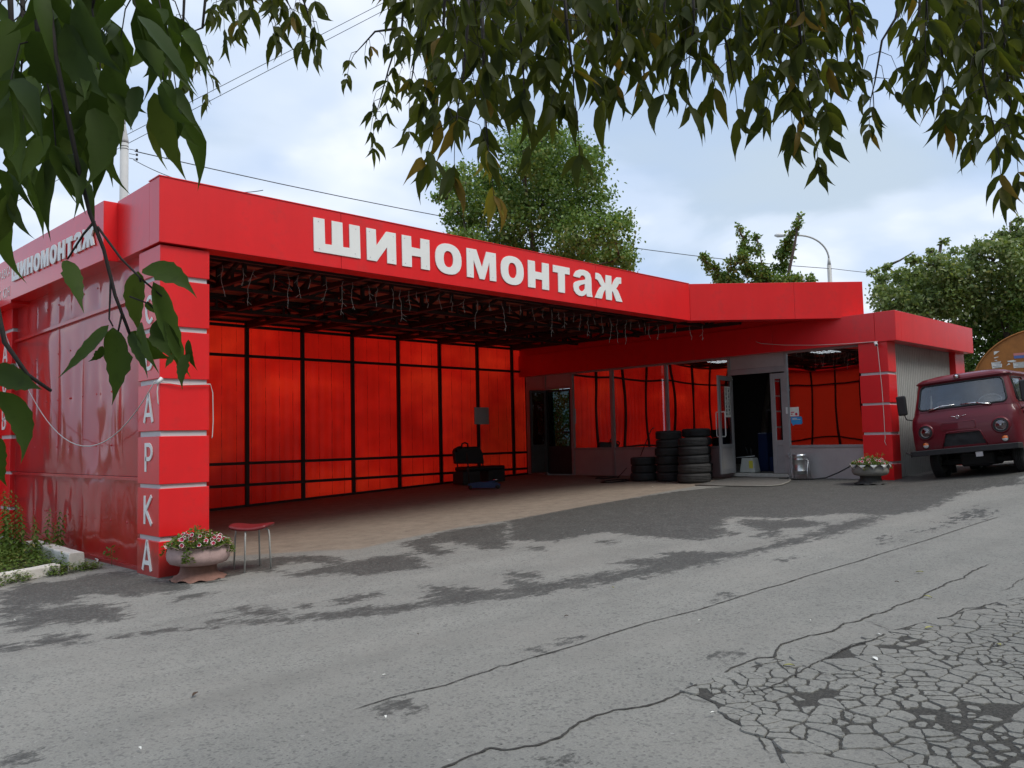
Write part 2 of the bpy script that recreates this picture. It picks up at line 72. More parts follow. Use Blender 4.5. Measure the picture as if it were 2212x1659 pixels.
TWIGS = [([(-2.055, -7.466, 3.249), (-2.042, -7.41, 3.015), (-2.052, -7.34, 2.882), (-2.061, -7.269, 2.725)], 0.06, 0.25, 1.1, 1), ([(-2.061, -7.435, 2.998), (-2.13, -7.366, 2.987), (-2.182, -7.308, 2.905)], 0.05, 0.4, 0.9, 1), ([(-2.074, -7.582, 3.189), (-2.058, -7.53, 2.964), (-2.047, -7.481, 2.835), (-2.034, -7.441, 2.766)], 0.075, 0, 1, 0), ([(-2.33, -8.005, 2.897), (-2.31, -7.961, 2.712), (-2.298, -7.916, 2.608), (-2.281, -7.877, 2.512)], 0.085, 0, 1.2, 0), ([(-2.412, -8.195, 2.779), (-2.411, -8.179, 2.595), (-2.415, -8.162, 2.462), (-2.425, -8.142, 2.352)], 0.095, 0, 1.3, 0), ([(-2.101, -7.961, 3.01), (-2.093, -7.948, 2.792), (-2.096, -7.935, 2.679), (-2.104, -7.92, 2.614)], 0.085, 0, 1.3, 0), ([(-2.255, -8.214, 2.834), (-2.219, -8.189, 2.686), (-2.186, -8.163, 2.558), (-2.155, -8.139, 2.485)], 0.095, 0, 1.3, 0), ([(-1.926, -7.997, 3.064), (-1.904, -8.001, 2.871), (-1.894, -7.997, 2.72)], 0.085, 0, 1.4, 0), ([(-2.163, -8.304, 2.831), (-2.149, -8.301, 2.641), (-2.133, -8.305, 2.512), (-2.129, -8.303, 2.46)], 0.095, 0, 1.3, 0), ([(-1.888, -8.17, 3.003), (-1.876, -8.161, 2.785), (-1.859, -8.174, 2.744)], 0.09, 0, 1.4, 0), ([(-1.903, -8.29, 2.943), (-1.893, -8.283, 2.761), (-1.895, -8.273, 2.678)], 0.085, 0, 1.6, 0), ([(-1.609, -8.174, 3.114), (-1.603, -8.16, 2.895), (-1.601, -8.156, 2.833)], 0.085, 0, 1.6, 0), ([(-1.793, -8.398, 2.939), (-1.793, -8.382, 2.772), (-1.787, -8.384, 2.716)], 0.085, 0, 1.6, 0), ([(-1.822, -8.504, 2.88), (-1.812, -8.497, 2.695), (-1.819, -8.481, 2.595)], 0.09, 0, 1.4, 0), ([(-1.689, -8.501, 2.936), (-1.673, -8.499, 2.757), (-1.65, -8.512, 2.645), (-1.644, -8.514, 2.602)], 0.09, 0, 1.3, 0), ([(-1.369, -8.41, 3.106), (-1.343, -8.417, 2.905), (-1.332, -8.417, 2.796)], 0.075, 0, 1.2, 0), ([(-1.574, -8.614, 2.932), (-1.56, -8.61, 2.753), (-1.539, -8.618, 2.613), (-1.522, -8.627, 2.529)], 0.085, 0, 1.3, 0), ([(-1.612, -8.711, 2.873), (-1.562, -8.696, 2.677), (-1.514, -8.683, 2.541), (-1.464, -8.676, 2.443)], 0.085, 0, 1.4, 0), ([(-1.279, -8.633, 3.043), (-1.256, -8.634, 2.816), (-1.249, -8.635, 2.744), (-1.247, -8.63, 2.668)], 0.08, 0, 1.4, 0), ([(-1.317, -8.731, 2.984), (-1.297, -8.736, 2.824), (-1.29, -8.738, 2.78)], 0.07, 0.0, 1.2, 0), ([(-1.064, -8.845, 3.036), (-1.09, -8.8, 2.841), (-1.12, -8.764, 2.77), (-1.133, -8.739, 2.635), (-1.141, -8.725, 2.575)], 0.065, 0.65, 1.3, 1), ([(-1.037, -8.871, 3.035), (-1.036, -8.851, 2.809), (-1.05, -8.831, 2.737)], 0.07, 0.5, 1.1, 1), ([(-1.205, -8.977, 2.92), (-1.198, -8.963, 2.711), (-1.191, -8.963, 2.63), (-1.19, -8.96, 2.588)], 0.09, 0, 1.4, 0), ([(-0.945, -8.961, 3.032), (-0.934, -8.954, 2.839), (-0.929, -8.943, 2.673)], 0.08, 0, 1.3, 0), ([(-1.342, -9.112, 2.804), (-1.328, -9.11, 2.639), (-1.318, -9.103, 2.459), (-1.296, -9.114, 2.343)], 0.085, 0.0, 1.3, 0), ([(-1.07, -9.109, 2.916), (-1.065, -9.097, 2.737), (-1.042, -9.097, 2.499), (-1.029, -9.1, 2.387)], 0.085, 0, 1.3, 0), ([(-0.907, -9.134, 2.971), (-0.902, -9.122, 2.785), (-0.875, -9.129, 2.581), (-0.866, -9.127, 2.465)], 0.085, 0, 1.3, 0), ([(-2.322, -7.834, 3.021), (-2.334, -7.809, 2.886)], 0.085, 0, 1.5, 0), ([(-2.329, -7.936, 2.971), (-2.342, -7.911, 2.84)], 0.085, 0, 1.5, 0), ([(-1.806, -7.421, 3.426), (-1.784, -7.422, 3.21)], 0.085, 0, 1.5, 0), ([(-2.203, -7.969, 3.008), (-2.198, -7.963, 2.884)], 0.085, 0, 1.5, 0), ([(-2.194, -8.045, 2.977), (-2.206, -8.022, 2.862)], 0.085, 0, 1.5, 0), ([(-1.638, -7.573, 3.426), (-1.614, -7.576, 3.205)], 0.085, 0, 1.5, 0), ([(-1.672, -7.711, 3.349), (-1.683, -7.686, 3.193)], 0.085, 0, 1.5, 0), ([(-1.744, -7.874, 3.244), (-1.727, -7.871, 3.038)], 0.085, 0, 1.5, 0), ([(-1.51, -7.763, 3.393), (-1.525, -7.73, 3.199)], 0.085, 0, 1.5, 0), ([(-1.613, -7.943, 3.267), (-1.608, -7.934, 3.132)], 0.085, 0, 1.5, 0), ([(-1.715, -8.11, 3.148), (-1.727, -8.079, 2.946)], 0.085, 0, 1.5, 0), ([(-1.361, -7.928, 3.379), (-1.354, -7.921, 3.221)], 0.085, 0, 1.5, 0), ([(-1.274, -7.956, 3.403), (-1.263, -7.945, 3.175)], 0.085, 0, 1.5, 0), ([(-1.27, -8.042, 3.365), (-1.264, -8.032, 3.195)], 0.085, 0, 1.5, 0), ([(-1.424, -8.226, 3.216), (-1.424, -8.215, 3.086)], 0.085, 0, 1.5, 0), ([(-1.625, -8.425, 3.041), (-1.609, -8.431, 2.934)], 0.085, 0, 1.5, 0), ([(-1.788, -8.627, 2.88), (-1.779, -8.624, 2.754)], 0.08, 0, 1.3, 0), ([(-1.396, -8.485, 3.109), (-1.393, -8.474, 2.956)], 0.08, 0, 1.3, 0), ([(-1.009, -8.366, 3.326), (-1.019, -8.34, 3.145)], 0.08, 0, 1.3, 0), ([(-1.545, -8.697, 2.95), (-1.536, -8.693, 2.817)], 0.08, 0, 1.3, 0), ([(-1.385, -8.689, 3.02), (-1.37, -8.69, 2.877)], 0.08, 0, 1.3, 0), ([(-1.182, -8.67, 3.114), (-1.16, -8.679, 2.981)], 0.08, 0, 1.3, 0), ([(-1.383, -9.008, 2.874), (-1.387, -8.985, 2.666)], 0.085, 0, 1.3, 0), ([(-0.873, -8.911, 3.132), (-0.88, -8.888, 2.946)], 0.085, 0, 1.3, 0), ([(-1.205, -9.059, 2.926), (-1.202, -9.049, 2.798)], 0.085, 0, 1.3, 0), ([(-0.708, -8.986, 3.167), (-0.682, -8.985, 2.886)], 0.085, 0, 1.3, 0), ([(-0.627, -9.025, 3.183), (-0.601, -9.036, 3.035)], 0.085, 0, 1.3, 0), ([(-0.981, -9.158, 2.974), (-0.955, -9.162, 2.747)], 0.085, 0, 1.3, 0), ([(-2.459, -6.798, 3.383), (-2.442, -6.8, 3.221)], 0.075, 0, 1.2, 0), ([(-2.438, -7.09, 3.278), (-2.427, -7.085, 3.111), (-2.414, -7.095, 3.077)], 0.08, 0, 1.5, 0), ([(-2.317, -7.074, 3.335), (-2.314, -7.06, 3.162), (-2.299, -7.073, 3.127)], 0.08, 0, 1.3, 0), ([(-2.318, -7.207, 3.258), (-2.319, -7.191, 3.107), (-2.296, -7.206, 3.023)], 0.075, 0.2, 1, 0), ([(-2.395, -6.86, 3.381), (-2.397, -6.844, 3.22)], 0.06, 0.2, 1.2, 1), ([(-2.568, -6.957, 3.232), (-2.577, -6.928, 3.015), (-2.601, -6.904, 3.002), (-2.575, -6.923, 2.935), (-2.567, -6.925, 2.867)], 0.055, 0.72, 1.1, 1), ([(-2.668, -6.993, 3.16), (-2.668, -6.975, 2.966), (-2.685, -6.957, 2.954), (-2.677, -6.959, 2.889)], 0.06, 0.5, 1.2, 1), ([(-2.323, -8.144, 2.798), (-2.31, -8.131, 2.528), (-2.301, -8.126, 2.373), (-2.294, -8.126, 2.312)], 0.075, 0.86, 1.0, 2), ([(-3.528, -8.384, 2.271), (-3.519, -8.381, 2.138), (-3.522, -8.372, 2.075)], 0.095, 0, 1.1, 0), ([(-3.525, -8.522, 2.208), (-3.519, -8.516, 2.086), (-3.516, -8.516, 2.054)], 0.095, 0, 1.1, 0), ([(-3.451, -8.393, 2.299), (-3.444, -8.388, 2.183), (-3.441, -8.388, 2.147)], 0.095, 0, 1.1, 0), ([(-3.452, -8.527, 2.237), (-3.447, -8.524, 2.163), (-3.449, -8.52, 2.137)], 0.095, 0, 1.0, 0), ([(-3.375, -8.467, 2.297), (-3.363, -8.472, 2.217), (-3.359, -8.473, 2.195)], 0.095, 0, 1.0, 0), ([(-3.336, -8.438, 2.327), (-3.334, -8.433, 2.252), (-3.333, -8.432, 2.237)], 0.09, 0, 1.0, 0), ([(-3.448, -8.126, 2.424), (-3.439, -8.118, 2.248), (-3.44, -8.11, 2.181)], 0.09, 0, 1.0, 0)]
NEAR_TWIGS = [([(-3.524, -8.562, 2.171), (-3.509, -8.564, 2.033), (-3.491, -8.572, 1.932), (-3.481, -8.576, 1.876), (-3.469, -8.583, 1.819), (-3.454, -8.593, 1.769), (-3.441, -8.6, 1.706), (-3.423, -8.612, 1.646)], 0.006), ([(-3.464, -8.587, 1.808), (-3.474, -8.575, 1.791), (-3.489, -8.558, 1.757)], 0.003), ([(-3.461, -8.589, 1.8), (-3.437, -8.609, 1.756), (-3.418, -8.625, 1.73), (-3.396, -8.644, 1.704)], 0.003), ([(-3.446, -8.597, 1.731), (-3.446, -8.595, 1.706), (-3.446, -8.592, 1.675), (-3.442, -8.595, 1.665)], 0.0025), ([(-3.434, -8.604, 1.68), (-3.437, -8.599, 1.656)], 0.0025), ([(-3.417, -8.625, 1.724), (-3.419, -8.624, 1.73)], 0.002), ([(-3.427, -8.613, 1.705), (-3.409, -8.63, 1.695), (-3.402, -8.636, 1.686)], 0.002), ([(-3.557, -8.486, 1.709), (-3.546, -8.491, 1.647), (-3.522, -8.51, 1.602), (-3.499, -8.53, 1.58)], 0.006)]
NEAR_LEAVES = [((-3.489, -8.557, 1.756), (-3.482, -8.607, 1.677), 0.038), ((-3.416, -8.628, 1.741), (-3.367, -8.689, 1.698), 0.047), ((-3.42, -8.624, 1.739), (-3.41, -8.608, 1.652), 0.047), ((-3.405, -8.637, 1.724), (-3.349, -8.629, 1.595), 0.053), ((-3.446, -8.591, 1.667), (-3.501, -8.564, 1.594), 0.034), ((-3.442, -8.595, 1.664), (-3.44, -8.587, 1.558), 0.053), ((-3.426, -8.61, 1.657), (-3.372, -8.626, 1.622), 0.038), ((-3.415, -8.622, 1.67), (-3.409, -8.672, 1.595), 0.031), ((-3.399, -8.638, 1.674), (-3.384, -8.664, 1.614), 0.031), ((-3.369, -8.666, 1.645), (-3.353, -8.66, 1.603), 0.014), ((-3.398, -8.639, 1.675), (-3.362, -8.617, 1.601), 0.025), ((-3.368, -8.664, 1.627), (-3.382, -8.679, 1.575), 0.023), ((-3.451, -8.584, 1.639), (-3.465, -8.567, 1.618), 0.016), ((-3.41, -8.63, 1.698), (-3.385, -8.619, 1.683), 0.023), ((-3.426, -8.61, 1.657), (-3.42, -8.66, 1.59), 0.028), ((-3.382, -8.65, 1.626), (-3.395, -8.653, 1.605), 0.011), ((-3.43, -8.646, 2.084), (-3.364, -8.685, 1.979), 0.06), ((-3.412, -8.654, 1.98), (-3.362, -8.643, 1.87), 0.047), ((-3.427, -8.64, 1.989), (-3.442, -8.653, 1.92), 0.034), ((-3.407, -8.661, 1.992), (-3.365, -8.696, 1.932), 0.03), ((-3.507, -8.554, 1.912), (-3.465, -8.554, 1.823), 0.044), ((-3.513, -8.55, 1.925), (-3.549, -8.557, 1.846), 0.044), ((-3.55, -8.513, 1.926), (-3.529, -8.543, 1.839), 0.034), ((-3.558, -8.501, 1.881), (-3.546, -8.492, 1.841), 0.025), ((-3.466, -8.602, 1.99), (-3.437, -8.574, 1.93), 0.038), ((-3.468, -8.597, 1.961), (-3.483, -8.605, 1.844), 0.06), ((-3.457, -8.61, 1.981), (-3.433, -8.629, 1.929), 0.028), ((-3.537, -8.532, 1.992), (-3.511, -8.516, 1.917), 0.047), ((-3.556, -8.512, 1.976), (-3.547, -8.559, 1.85), 0.053), ((-3.49, -8.589, 2.107), (-3.447, -8.639, 2.0), 0.06), ((-3.458, -8.613, 2.023), (-3.413, -8.634, 1.956), 0.06), ((-3.533, -8.543, 2.067), (-3.466, -8.551, 1.989), 0.063), ((-3.501, -8.575, 2.076), (-3.465, -8.634, 1.963), 0.06), ((-3.555, -8.523, 2.084), (-3.536, -8.53, 1.963), 0.06), ((-3.432, -8.641, 2.053), (-3.396, -8.638, 1.999), 0.044), ((-3.554, -8.479, 1.609), (-3.518, -8.562, 1.579), 0.05), ((-3.548, -8.482, 1.581), (-3.529, -8.509, 1.482), 0.047), ((-3.55, -8.475, 1.52), (-3.534, -8.467, 1.451), 0.038), ((-3.503, -8.56, 1.931), (-3.463, -8.546, 1.912), 0.018)]
POPLAR = [(14.39, 7.98, 10.47, 0.73), (16.75, 8.43, 10.89, 0.97), (14.55, 10.34, 10.11, 0.75), (13.13, 9.77, 9.75, 0.59), (13.76, 10.18, 8.75, 0.63), (14.54, 9.25, 8.69, 0.93), (16.01, 8.56, 9.04, 1.15), (17.16, 7.92, 9.5, 0.9), (15.77, 6.51, 9.95, 0.61), (16.25, 5.97, 7.86, 0.6), (17.77, 7.7, 7.42, 0.94), (16.2, 7.67, 7.28, 0.72), (15.28, 9.84, 7.61, 0.93), (12.99, 9.11, 7.59, 0.6), (17.35, 6.59, 7.25, 0.45), (15.42, 9.18, 11.5, 0.54), (15.18, 7.51, 11.12, 0.51), (18.47, 7.3, 8.89, 0.41), (16.15, 9.3, 10.1, 0.94), (12.48, 9.58, 9.06, 0.37), (15.48, 6.72, 7.89, 0.72), (15.63, 8.69, 6.91, 0.76), (15.44, 10.15, 10.16, 0.63)]
MIDTREE = [(18.43, 2.17, 5.77, 0.46), (17.7, 2.87, 5.88, 0.33), (18.26, 1.33, 5.71, 0.34), (18.69, 0.93, 5.81, 0.15), (17.34, 3.06, 6.29, 0.15), (17.09, 3.17, 6.48, 0.14), (16.95, 3.23, 6.66, 0.08), (17.49, 2.3, 6.52, 0.16), (17.76, 2.34, 6.84, 0.16), (17.73, 2.34, 7.14, 0.13), (17.62, 2.4, 7.38, 0.09), (17.25, 2.28, 7.46, 0.07), (17.93, 1.98, 6.73, 0.11), (17.86, 1.98, 6.99, 0.09), (18.06, 2.13, 7.29, 0.07), (18.14, 2.45, 6.31, 0.2), (18.78, 1.76, 6.44, 0.19), (18.52, 1.53, 6.7, 0.19), (18.52, 1.39, 6.98, 0.15), (18.47, 1.22, 7.24, 0.12), (18.38, 1.02, 7.44, 0.09), (18.45, 0.93, 7.68, 0.07), (17.39, 2.6, 6.29, 0.12), (17.26, 2.54, 6.51, 0.09), (17.29, 2.56, 6.7, 0.07), (17.51, 2.99, 6.01, 0.19), (18.09, 1.98, 6.21, 0.19)]
RIGHTTREES = [[(26.03, 1.48, 6.07, 0.56), (27.8, 0.97, 6.6, 0.78), (26.17, 1.81, 6.88, 0.27), (26.76, 2.19, 7.23, 0.17), (27.56, 1.51, 7.08, 0.37), (26.72, -0.04, 7.15, 0.42), (25.92, 0.51, 7.37, 0.19), (28.46, 1.42, 8.14, 0.14), (27.49, 0.11, 6.19, 0.79), (26.5, 1.04, 5.56, 0.65), (29.43, 1.12, 8.23, 0.16), (28.05, 0.26, 8.3, 0.12), (27.76, 2.14, 7.65, 0.12), (27.56, 0.86, 7.24, 0.13)], [(27.86, -0.41, 6.82, 0.78), (28.22, -1.37, 7.36, 0.74), (29.83, -1.79, 8.02, 0.66), (28.88, -1.9, 8.35, 0.23), (28.86, -2.09, 6.68, 0.96), (29.25, -1.03, 6.22, 1.0), (30.24, 0.19, 6.14, 0.87), (29.56, 0.21, 7.82, 0.45), (31.78, -2.12, 7.72, 1.03), (28.7, -1.44, 8.33, 0.16), (30.04, -1.49, 8.96, 0.13), (28.43, -0.91, 7.97, 0.23), (27.86, -0.76, 7.67, 0.16), (28.82, -2.08, 8.71, 0.13)], [(29.55, -0.27, 4.98, 0.82), (30.91, -1.14, 5.34, 1.03), (30.28, -0.15, 3.83, 0.78), (31.05, -0.19, 2.81, 1.05), (31.68, -1.78, 3.94, 1.55), (29.92, 0.65, 4.76, 0.7), (28.93, -2.23, 5.69, 0.96), (28.47, 0.26, 3.61, 0.84)]]

# ---------------------------------------------------------------- helpers
class NT:
    def __init__(s, name):
        s.m = bpy.data.materials.new(name); s.m.use_nodes = True; s.t = s.m.node_tree; s.t.nodes.clear()
        s.out = s.n('ShaderNodeOutputMaterial')
    def n(s, t, ins=None, **k):
        n = s.t.nodes.new(t)
        for a, b in k.items(): setattr(n, a, b)
        for a, b in (ins or {}).items(): s.set(n, a, b)
        return n
    def set(s, n, a, b):
        i = n.inputs[a]
        if isinstance(b, bpy.types.NodeSocket): s.t.links.new(b, i)
        else: i.default_value = b
    def math(s, op, a, b=0.0, c=None):
        n = s.n('ShaderNodeMath', operation=op); s.set(n, 0, a); s.set(n, 1, b)
        if c is not None: s.set(n, 2, c)
        return n.outputs[0]
    def mix(s, f, a, b, blend='MIX'):
        n = s.n('ShaderNodeMix', data_type='RGBA', blend_type=blend); s.set(n, 0, f); s.set(n, 6, a); s.set(n, 7, b); return n.outputs[2]
    def noise(s, scale, detail=4, rough=.5, vec=None, dist=0):
        n = s.n('ShaderNodeTexNoise', {'Scale': scale, 'Detail': detail, 'Roughness': rough, 'Distortion': dist})
        s.set(n, 'Vector', vec if vec is not None else s.pos()); return n.outputs[0]
    def pos(s):
        if not hasattr(s, '_p'): s._p = s.n('ShaderNodeNewGeometry')
        return s._p.outputs['Position']
    def obj(s):
        return s.n('ShaderNodeTexCoord').outputs['Object']
    def scale(s, v, xyz):
        n = s.n('ShaderNodeVectorMath', operation='MULTIPLY'); s.set(n, 0, v); n.inputs[1].default_value = xyz; return n.outputs[0]
    def ramp(s, f, stops, interp='LINEAR'):
        n = s.n('ShaderNodeValToRGB'); n.color_ramp.interpolation = interp; e = n.color_ramp.elements
        while len(e) < len(stops): e.new(.5)
        for i, (p, c) in enumerate(stops):
            e[i].position = p; e[i].color = (c, c, c, 1) if isinstance(c, (int, float)) else (*c, 1)
        s.set(n, 0, f); return n.outputs[0]
    def bump(s, h, st=.3, d=.01, nrm=None):
        n = s.n('ShaderNodeBump', {'Strength': st, 'Distance': d, 'Height': h})
        if nrm is not None: s.set(n, 'Normal', nrm)
        return n.outputs[0]
    def pbr(s, color, rough=.5, **k):
        b = s.n('ShaderNodeBsdfPrincipled'); s.set(b, 'Base Color', (*color, 1) if isinstance(color, tuple) and len(color) == 3 else color); s.set(b, 'Roughness', rough)
        for a, c in k.items(): s.set(b, a.replace('_', ' '), c)
        s.t.links.new(b.outputs[0], s.out.inputs[0]); return b
M = {}
def simple(name, color, rough=.5, var=.12, nscale=6, bump=0, metallic=0, **k):
    """painted / plain surface with slow tone variation, grime speckle and optional relief"""
    t = NT(name); f = t.noise(nscale, 5, .6); g = t.noise(nscale * 9, 3, .6)
    mul = t.ramp(t.math('ADD', t.math('MULTIPLY', f, .7), t.math('MULTIPLY', g, .3)), [(.25, 1 - var), (.75, 1 + var)])
    c = t.mix(1.0, (*color, 1), mul, 'MULTIPLY')
    ro = t.math('ADD', rough - .06, t.math('MULTIPLY', g, .12))
    b = t.pbr(c, ro, Metallic=metallic, **k)
    if bump: t.set(b, 'Normal', t.bump(g, bump, .004))
    M[name] = t.m; return t.m

# red composite cladding
t = NT('red_panel'); f = t.noise(1.3, 5, .6); st = t.noise(1, 4, .6, t.scale(t.pos(), (3, 3, .35))); g = t.noise(60, 3, .6)
mul = t.ramp(t.math('ADD', t.math('MULTIPLY', f, .5), t.math('MULTIPLY', st, .5)), [(.3, .86), (.7, 1.05)])
c = t.mix(1.0, (.76, .008, .012, 1), mul, 'MULTIPLY'); zz = t.n('ShaderNodeSeparateXYZ', {0: t.pos()}).outputs[2]; spl = t.ramp(t.math('SUBTRACT', zz, t.math('MULTIPLY', t.noise(5, 6, .7), .5)), [(-.15, .55), (.12, 0)]); c = t.mix(spl, c, (.16, .045, .035, 1))
dirt = t.ramp(t.math('MULTIPLY', st, t.noise(7, 5, .7)), [(.27, 0.0), (.45, .22)])
c = t.mix(dirt, c, (.20, .05, .045, 1))
b = t.pbr(c, .45, **{'Coat Weight': .62, 'Coat Roughness': .2, 'Specular IOR Level': .35}); t.set(b, 'Normal', t.bump(t.noise(2.2, 2), .12, .02)); M['red_panel'] = t.m
# glossy dented red sheet of the side wall
t = NT('red_gloss'); st = t.noise(1, 5, .6, t.scale(t.pos(), (2, 5, .5))); g = t.noise(2.3, 5, .6)
sp = t.n('ShaderNodeSeparateXYZ', {0: t.pos()})
low = t.ramp(t.math('ADD', sp.outputs[2], t.math('MULTIPLY', g, .5)), [(.25, .35), (1.0, 0.0)])
c = t.mix(t.math('MULTIPLY', g, .5), (.66, .016, .024, 1), (.44, .020, .026, 1)); c = t.mix(low, c, (.14, .035, .028, 1)); c = t.mix(t.ramp(st, [(.5, 0), (.75, .3)]), c, (.24, .04, .04, 1))
b = t.pbr(c, .3, **{'Coat Weight': 1.0, 'Coat Roughness': .07, 'Specular IOR Level': .5}); trn = t.n('ShaderNodeBsdfTranslucent', {'Color': (1.0, .042, .012, 1)}); ms = t.n('ShaderNodeMixShader', {0: .42, 1: b.outputs[0], 2: trn.outputs[0]}); t.t.links.new(ms.outputs[0], t.out.inputs[0]); M['red_gloss'] = t.m
# translucent red plastic sheet
t = NT('red_translucent'); p = t.pos(); sp = t.n('ShaderNodeSeparateXYZ', {0: p})
wob = t.math('MULTIPLY', t.noise(1.1, 4, .7), .05)
fr = t.math('FRACT', t.math('DIVIDE', t.math('ADD', sp.outputs[0], wob), .348)); ln = t.math('ABSOLUTE', t.math('SUBTRACT', fr, .5))
rib = t.ramp(ln, [(0.0, 1), (.012, .8), (.028, 0)])
rib = t.math('MULTIPLY', rib, t.ramp(t.noise(1, 5, .7, t.scale(p, (1.5, 1, 3.5))), [(.38, .1), (.58, 1)]))
blot = t.noise(1, 6, .65, t.scale(p, (1.2, 1, .6))); strk = t.noise(1, 5, .6, t.scale(p, (5, 1, .8)))
dust = t.ramp(t.math('ADD', t.math('MULTIPLY', blot, .6), t.math('MULTIPLY', strk, .4)), [(.35, 1.0), (.72, .72)])
fly = t.ramp(t.noise(42, 4, .7), [(.66, 1), (.72, .35)])
hi = t.ramp(t.math('ADD', sp.outputs[2], t.math('MULTIPLY', blot, .6)), [(0.4, .8), (1.3, 1.0)])
k_ = t.math('MULTIPLY', t.math('MULTIPLY', dust, fly), t.math('SUBTRACT', 1, t.math('MULTIPLY', rib, .75))); k_ = t.math('MULTIPLY', k_, hi); orr = t.n('ShaderNodeObjectInfo').outputs['Random']; k_ = t.math('MULTIPLY', k_, t.math('ADD', .85, t.math('MULTIPLY', orr, .25))); big = t.noise(1, 3, .5, t.scale(p, (.42, 1, .75))); k_ = t.math('MULTIPLY', k_, t.ramp(big, [(.34, .72), (.5, .98), (.64, 1.25)])); org = t.ramp(big, [(.45, 0), (.66, 1)])
c = t.mix(1.0, t.mix(org, (1.0, .016, .007, 1), (1.0, .034, .009, 1)), k_, 'MULTIPLY')
tr = t.n('ShaderNodeBsdfTranslucent', {'Color': c}); df = t.n('ShaderNodeBsdfDiffuse', {'Color': t.mix(1.0, (.16, .008, .006, 1), k_, 'MULTIPLY')}); gl = t.n('ShaderNodeBsdfGlossy', {'Color': (.6, .5, .5, 1), 'Roughness': .25})
a1 = t.n('ShaderNodeMixShader', {0: .94, 1: df.outputs[0], 2: tr.outputs[0]}); a2 = t.n('ShaderNodeMixShader', {0: 0.03, 1: a1.outputs[0], 2: gl.outputs[0]})
t.t.links.new(a2.outputs[0], t.out.inputs[0]); M['red_translucent'] = t.m
simple('dark_steel', (.022, .013, .012), .55, .3); simple('roof_sheet', (.48, .12, .075), .7, .35, 3)
simple('grey_strip', (.52, .53, .55), .5, .08); simple('white_plastic', (.62, .64, .64), .45, .05, 3)
simple('letter_white', (.80, .80, .78), .5, .05, 3)
simple('frame_grey', (.27, .262, .27), .38, .15, 5, Coat_Weight=.5); simple('panel_grey', (.35, .325, .325), .42, .12, 2.5, .1, Coat_Weight=.7, Coat_Roughness=.12)
simple('siding_grey', (.40, .40, .38), .5, .12, 3); simple('rubber', (.018, .018, .019), .75, .35, 9, .5); simple('rubber_dusty', (.042, .040, .038), .85, .4, 7, .5)
simple('black_plastic', (.012, .012, .013), .45, .3); simple('chrome', (.75, .75, .76), .18, .1, 5, 0, 1.0); simple('reflector', (.68, .68, .66), .3, .05, 5, 0, 0, Coat_Weight=.8); simple('galvanised', (.46, .47, .48), .32, .25, 7, .2, .9)
simple('tank_orange', (.36, .135, .025), .6, .3, 4, .3); simple('concrete', (.42, .41, .38), .9, .25, 8, .6); simple('whitewash', (.56, .54, .50), .85, .25, 9, .7)
simple('pole_grey', (.42, .42, .41), .7, .1, 4); simple('wire_black', (.02, .02, .022), .6, .2); simple('wire_white', (.55, .53, .50), .5, .1); simple('garland_wire', (.36, .35, .33), .6, .2)
t = NT('clear_glass'); g1 = t.n('ShaderNodeBsdfGlossy', {'Color': (.6, .6, .62, 1), 'Roughness': .02}); tr = t.n('ShaderNodeBsdfTransparent', {'Color': (.20, .25, .25, 1)})
a = t.n('ShaderNodeMixShader', {0: .04, 1: tr.outputs[0], 2: g1.outputs[0]}); t.t.links.new(a.outputs[0], t.out.inputs[0]); M['clear_glass'] = t.m
simple('door_dark', (.045, .047, .05), .5, .3); simple('bark', (.09, .075, .06), .9, .4, 14, 1.0); simple('twig', (.016, .012, .010), .8, .3, 20); simple('paper', (.72, .72, .68), .7, .1, 8)
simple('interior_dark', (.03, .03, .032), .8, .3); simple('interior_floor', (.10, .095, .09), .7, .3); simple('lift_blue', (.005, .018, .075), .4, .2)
simple('blue_jack', (.02, .05, .16), .5, .3); simple('vinyl_black', (.008, .008, .009), .5, .3); simple('seat_red', (.16, .012, .014), .45, .3, 20, .3)
simple('pot_pink', (.42, .29, .27), .75, .3, 9, .6); simple('pot_rust', (.20, .10, .075), .8, .4, 12, .8); simple('pot_pale', (.20, .19, .17), .8, .3, 9, .6)
simple('seat_dummy', (.1, .1, .1)); simple('amber', (.75, .16, .02), .25, .1, 9, 0, 0, Coat_Weight=.8); simple('lens_white', (.7, .7, .68), .2, .1); simple('sticker_blue', (.03, .28, .62), .5, .05)
simple('sticker_red', (.55, .02, .05), .5, .05); simple('ink', (.06, .06, .07), .6, .1); simple('yellow_label', (.55, .50, .05), .5, .1); simple('tank_grey', (.42, .43, .40), .5, .15)
simple('print_red', (.60, .22, .20), .6, .1); simple('print_blue', (.10, .16, .40), .6, .1)
# van paint
t = NT('van_paint'); f = t.noise(3, 6, .6); g = t.noise(26, 4, .7)
c = t.mix(t.ramp(f, [(.3, 0), (.8, .35)]), (.125, .003, .011, 1), (.095, .006, .013, 1)); c = t.mix(t.ramp(g, [(.62, 0), (.8, .35)]), c, (.09, .04, .042, 1)); oz = t.n('ShaderNodeSeparateXYZ', {0: t.pos()}).outputs[2]; c = t.mix(t.ramp(t.math('SUBTRACT', oz, t.math('MULTIPLY', g, .5)), [(.8, .35), (1.3, .0)]), c, (.07, .045, .04, 1))
b = t.pbr(c, .5, **{'Coat Weight': .5, 'Coat Roughness': .10, 'Specular IOR Level': .25}); M['van_paint'] = t.m
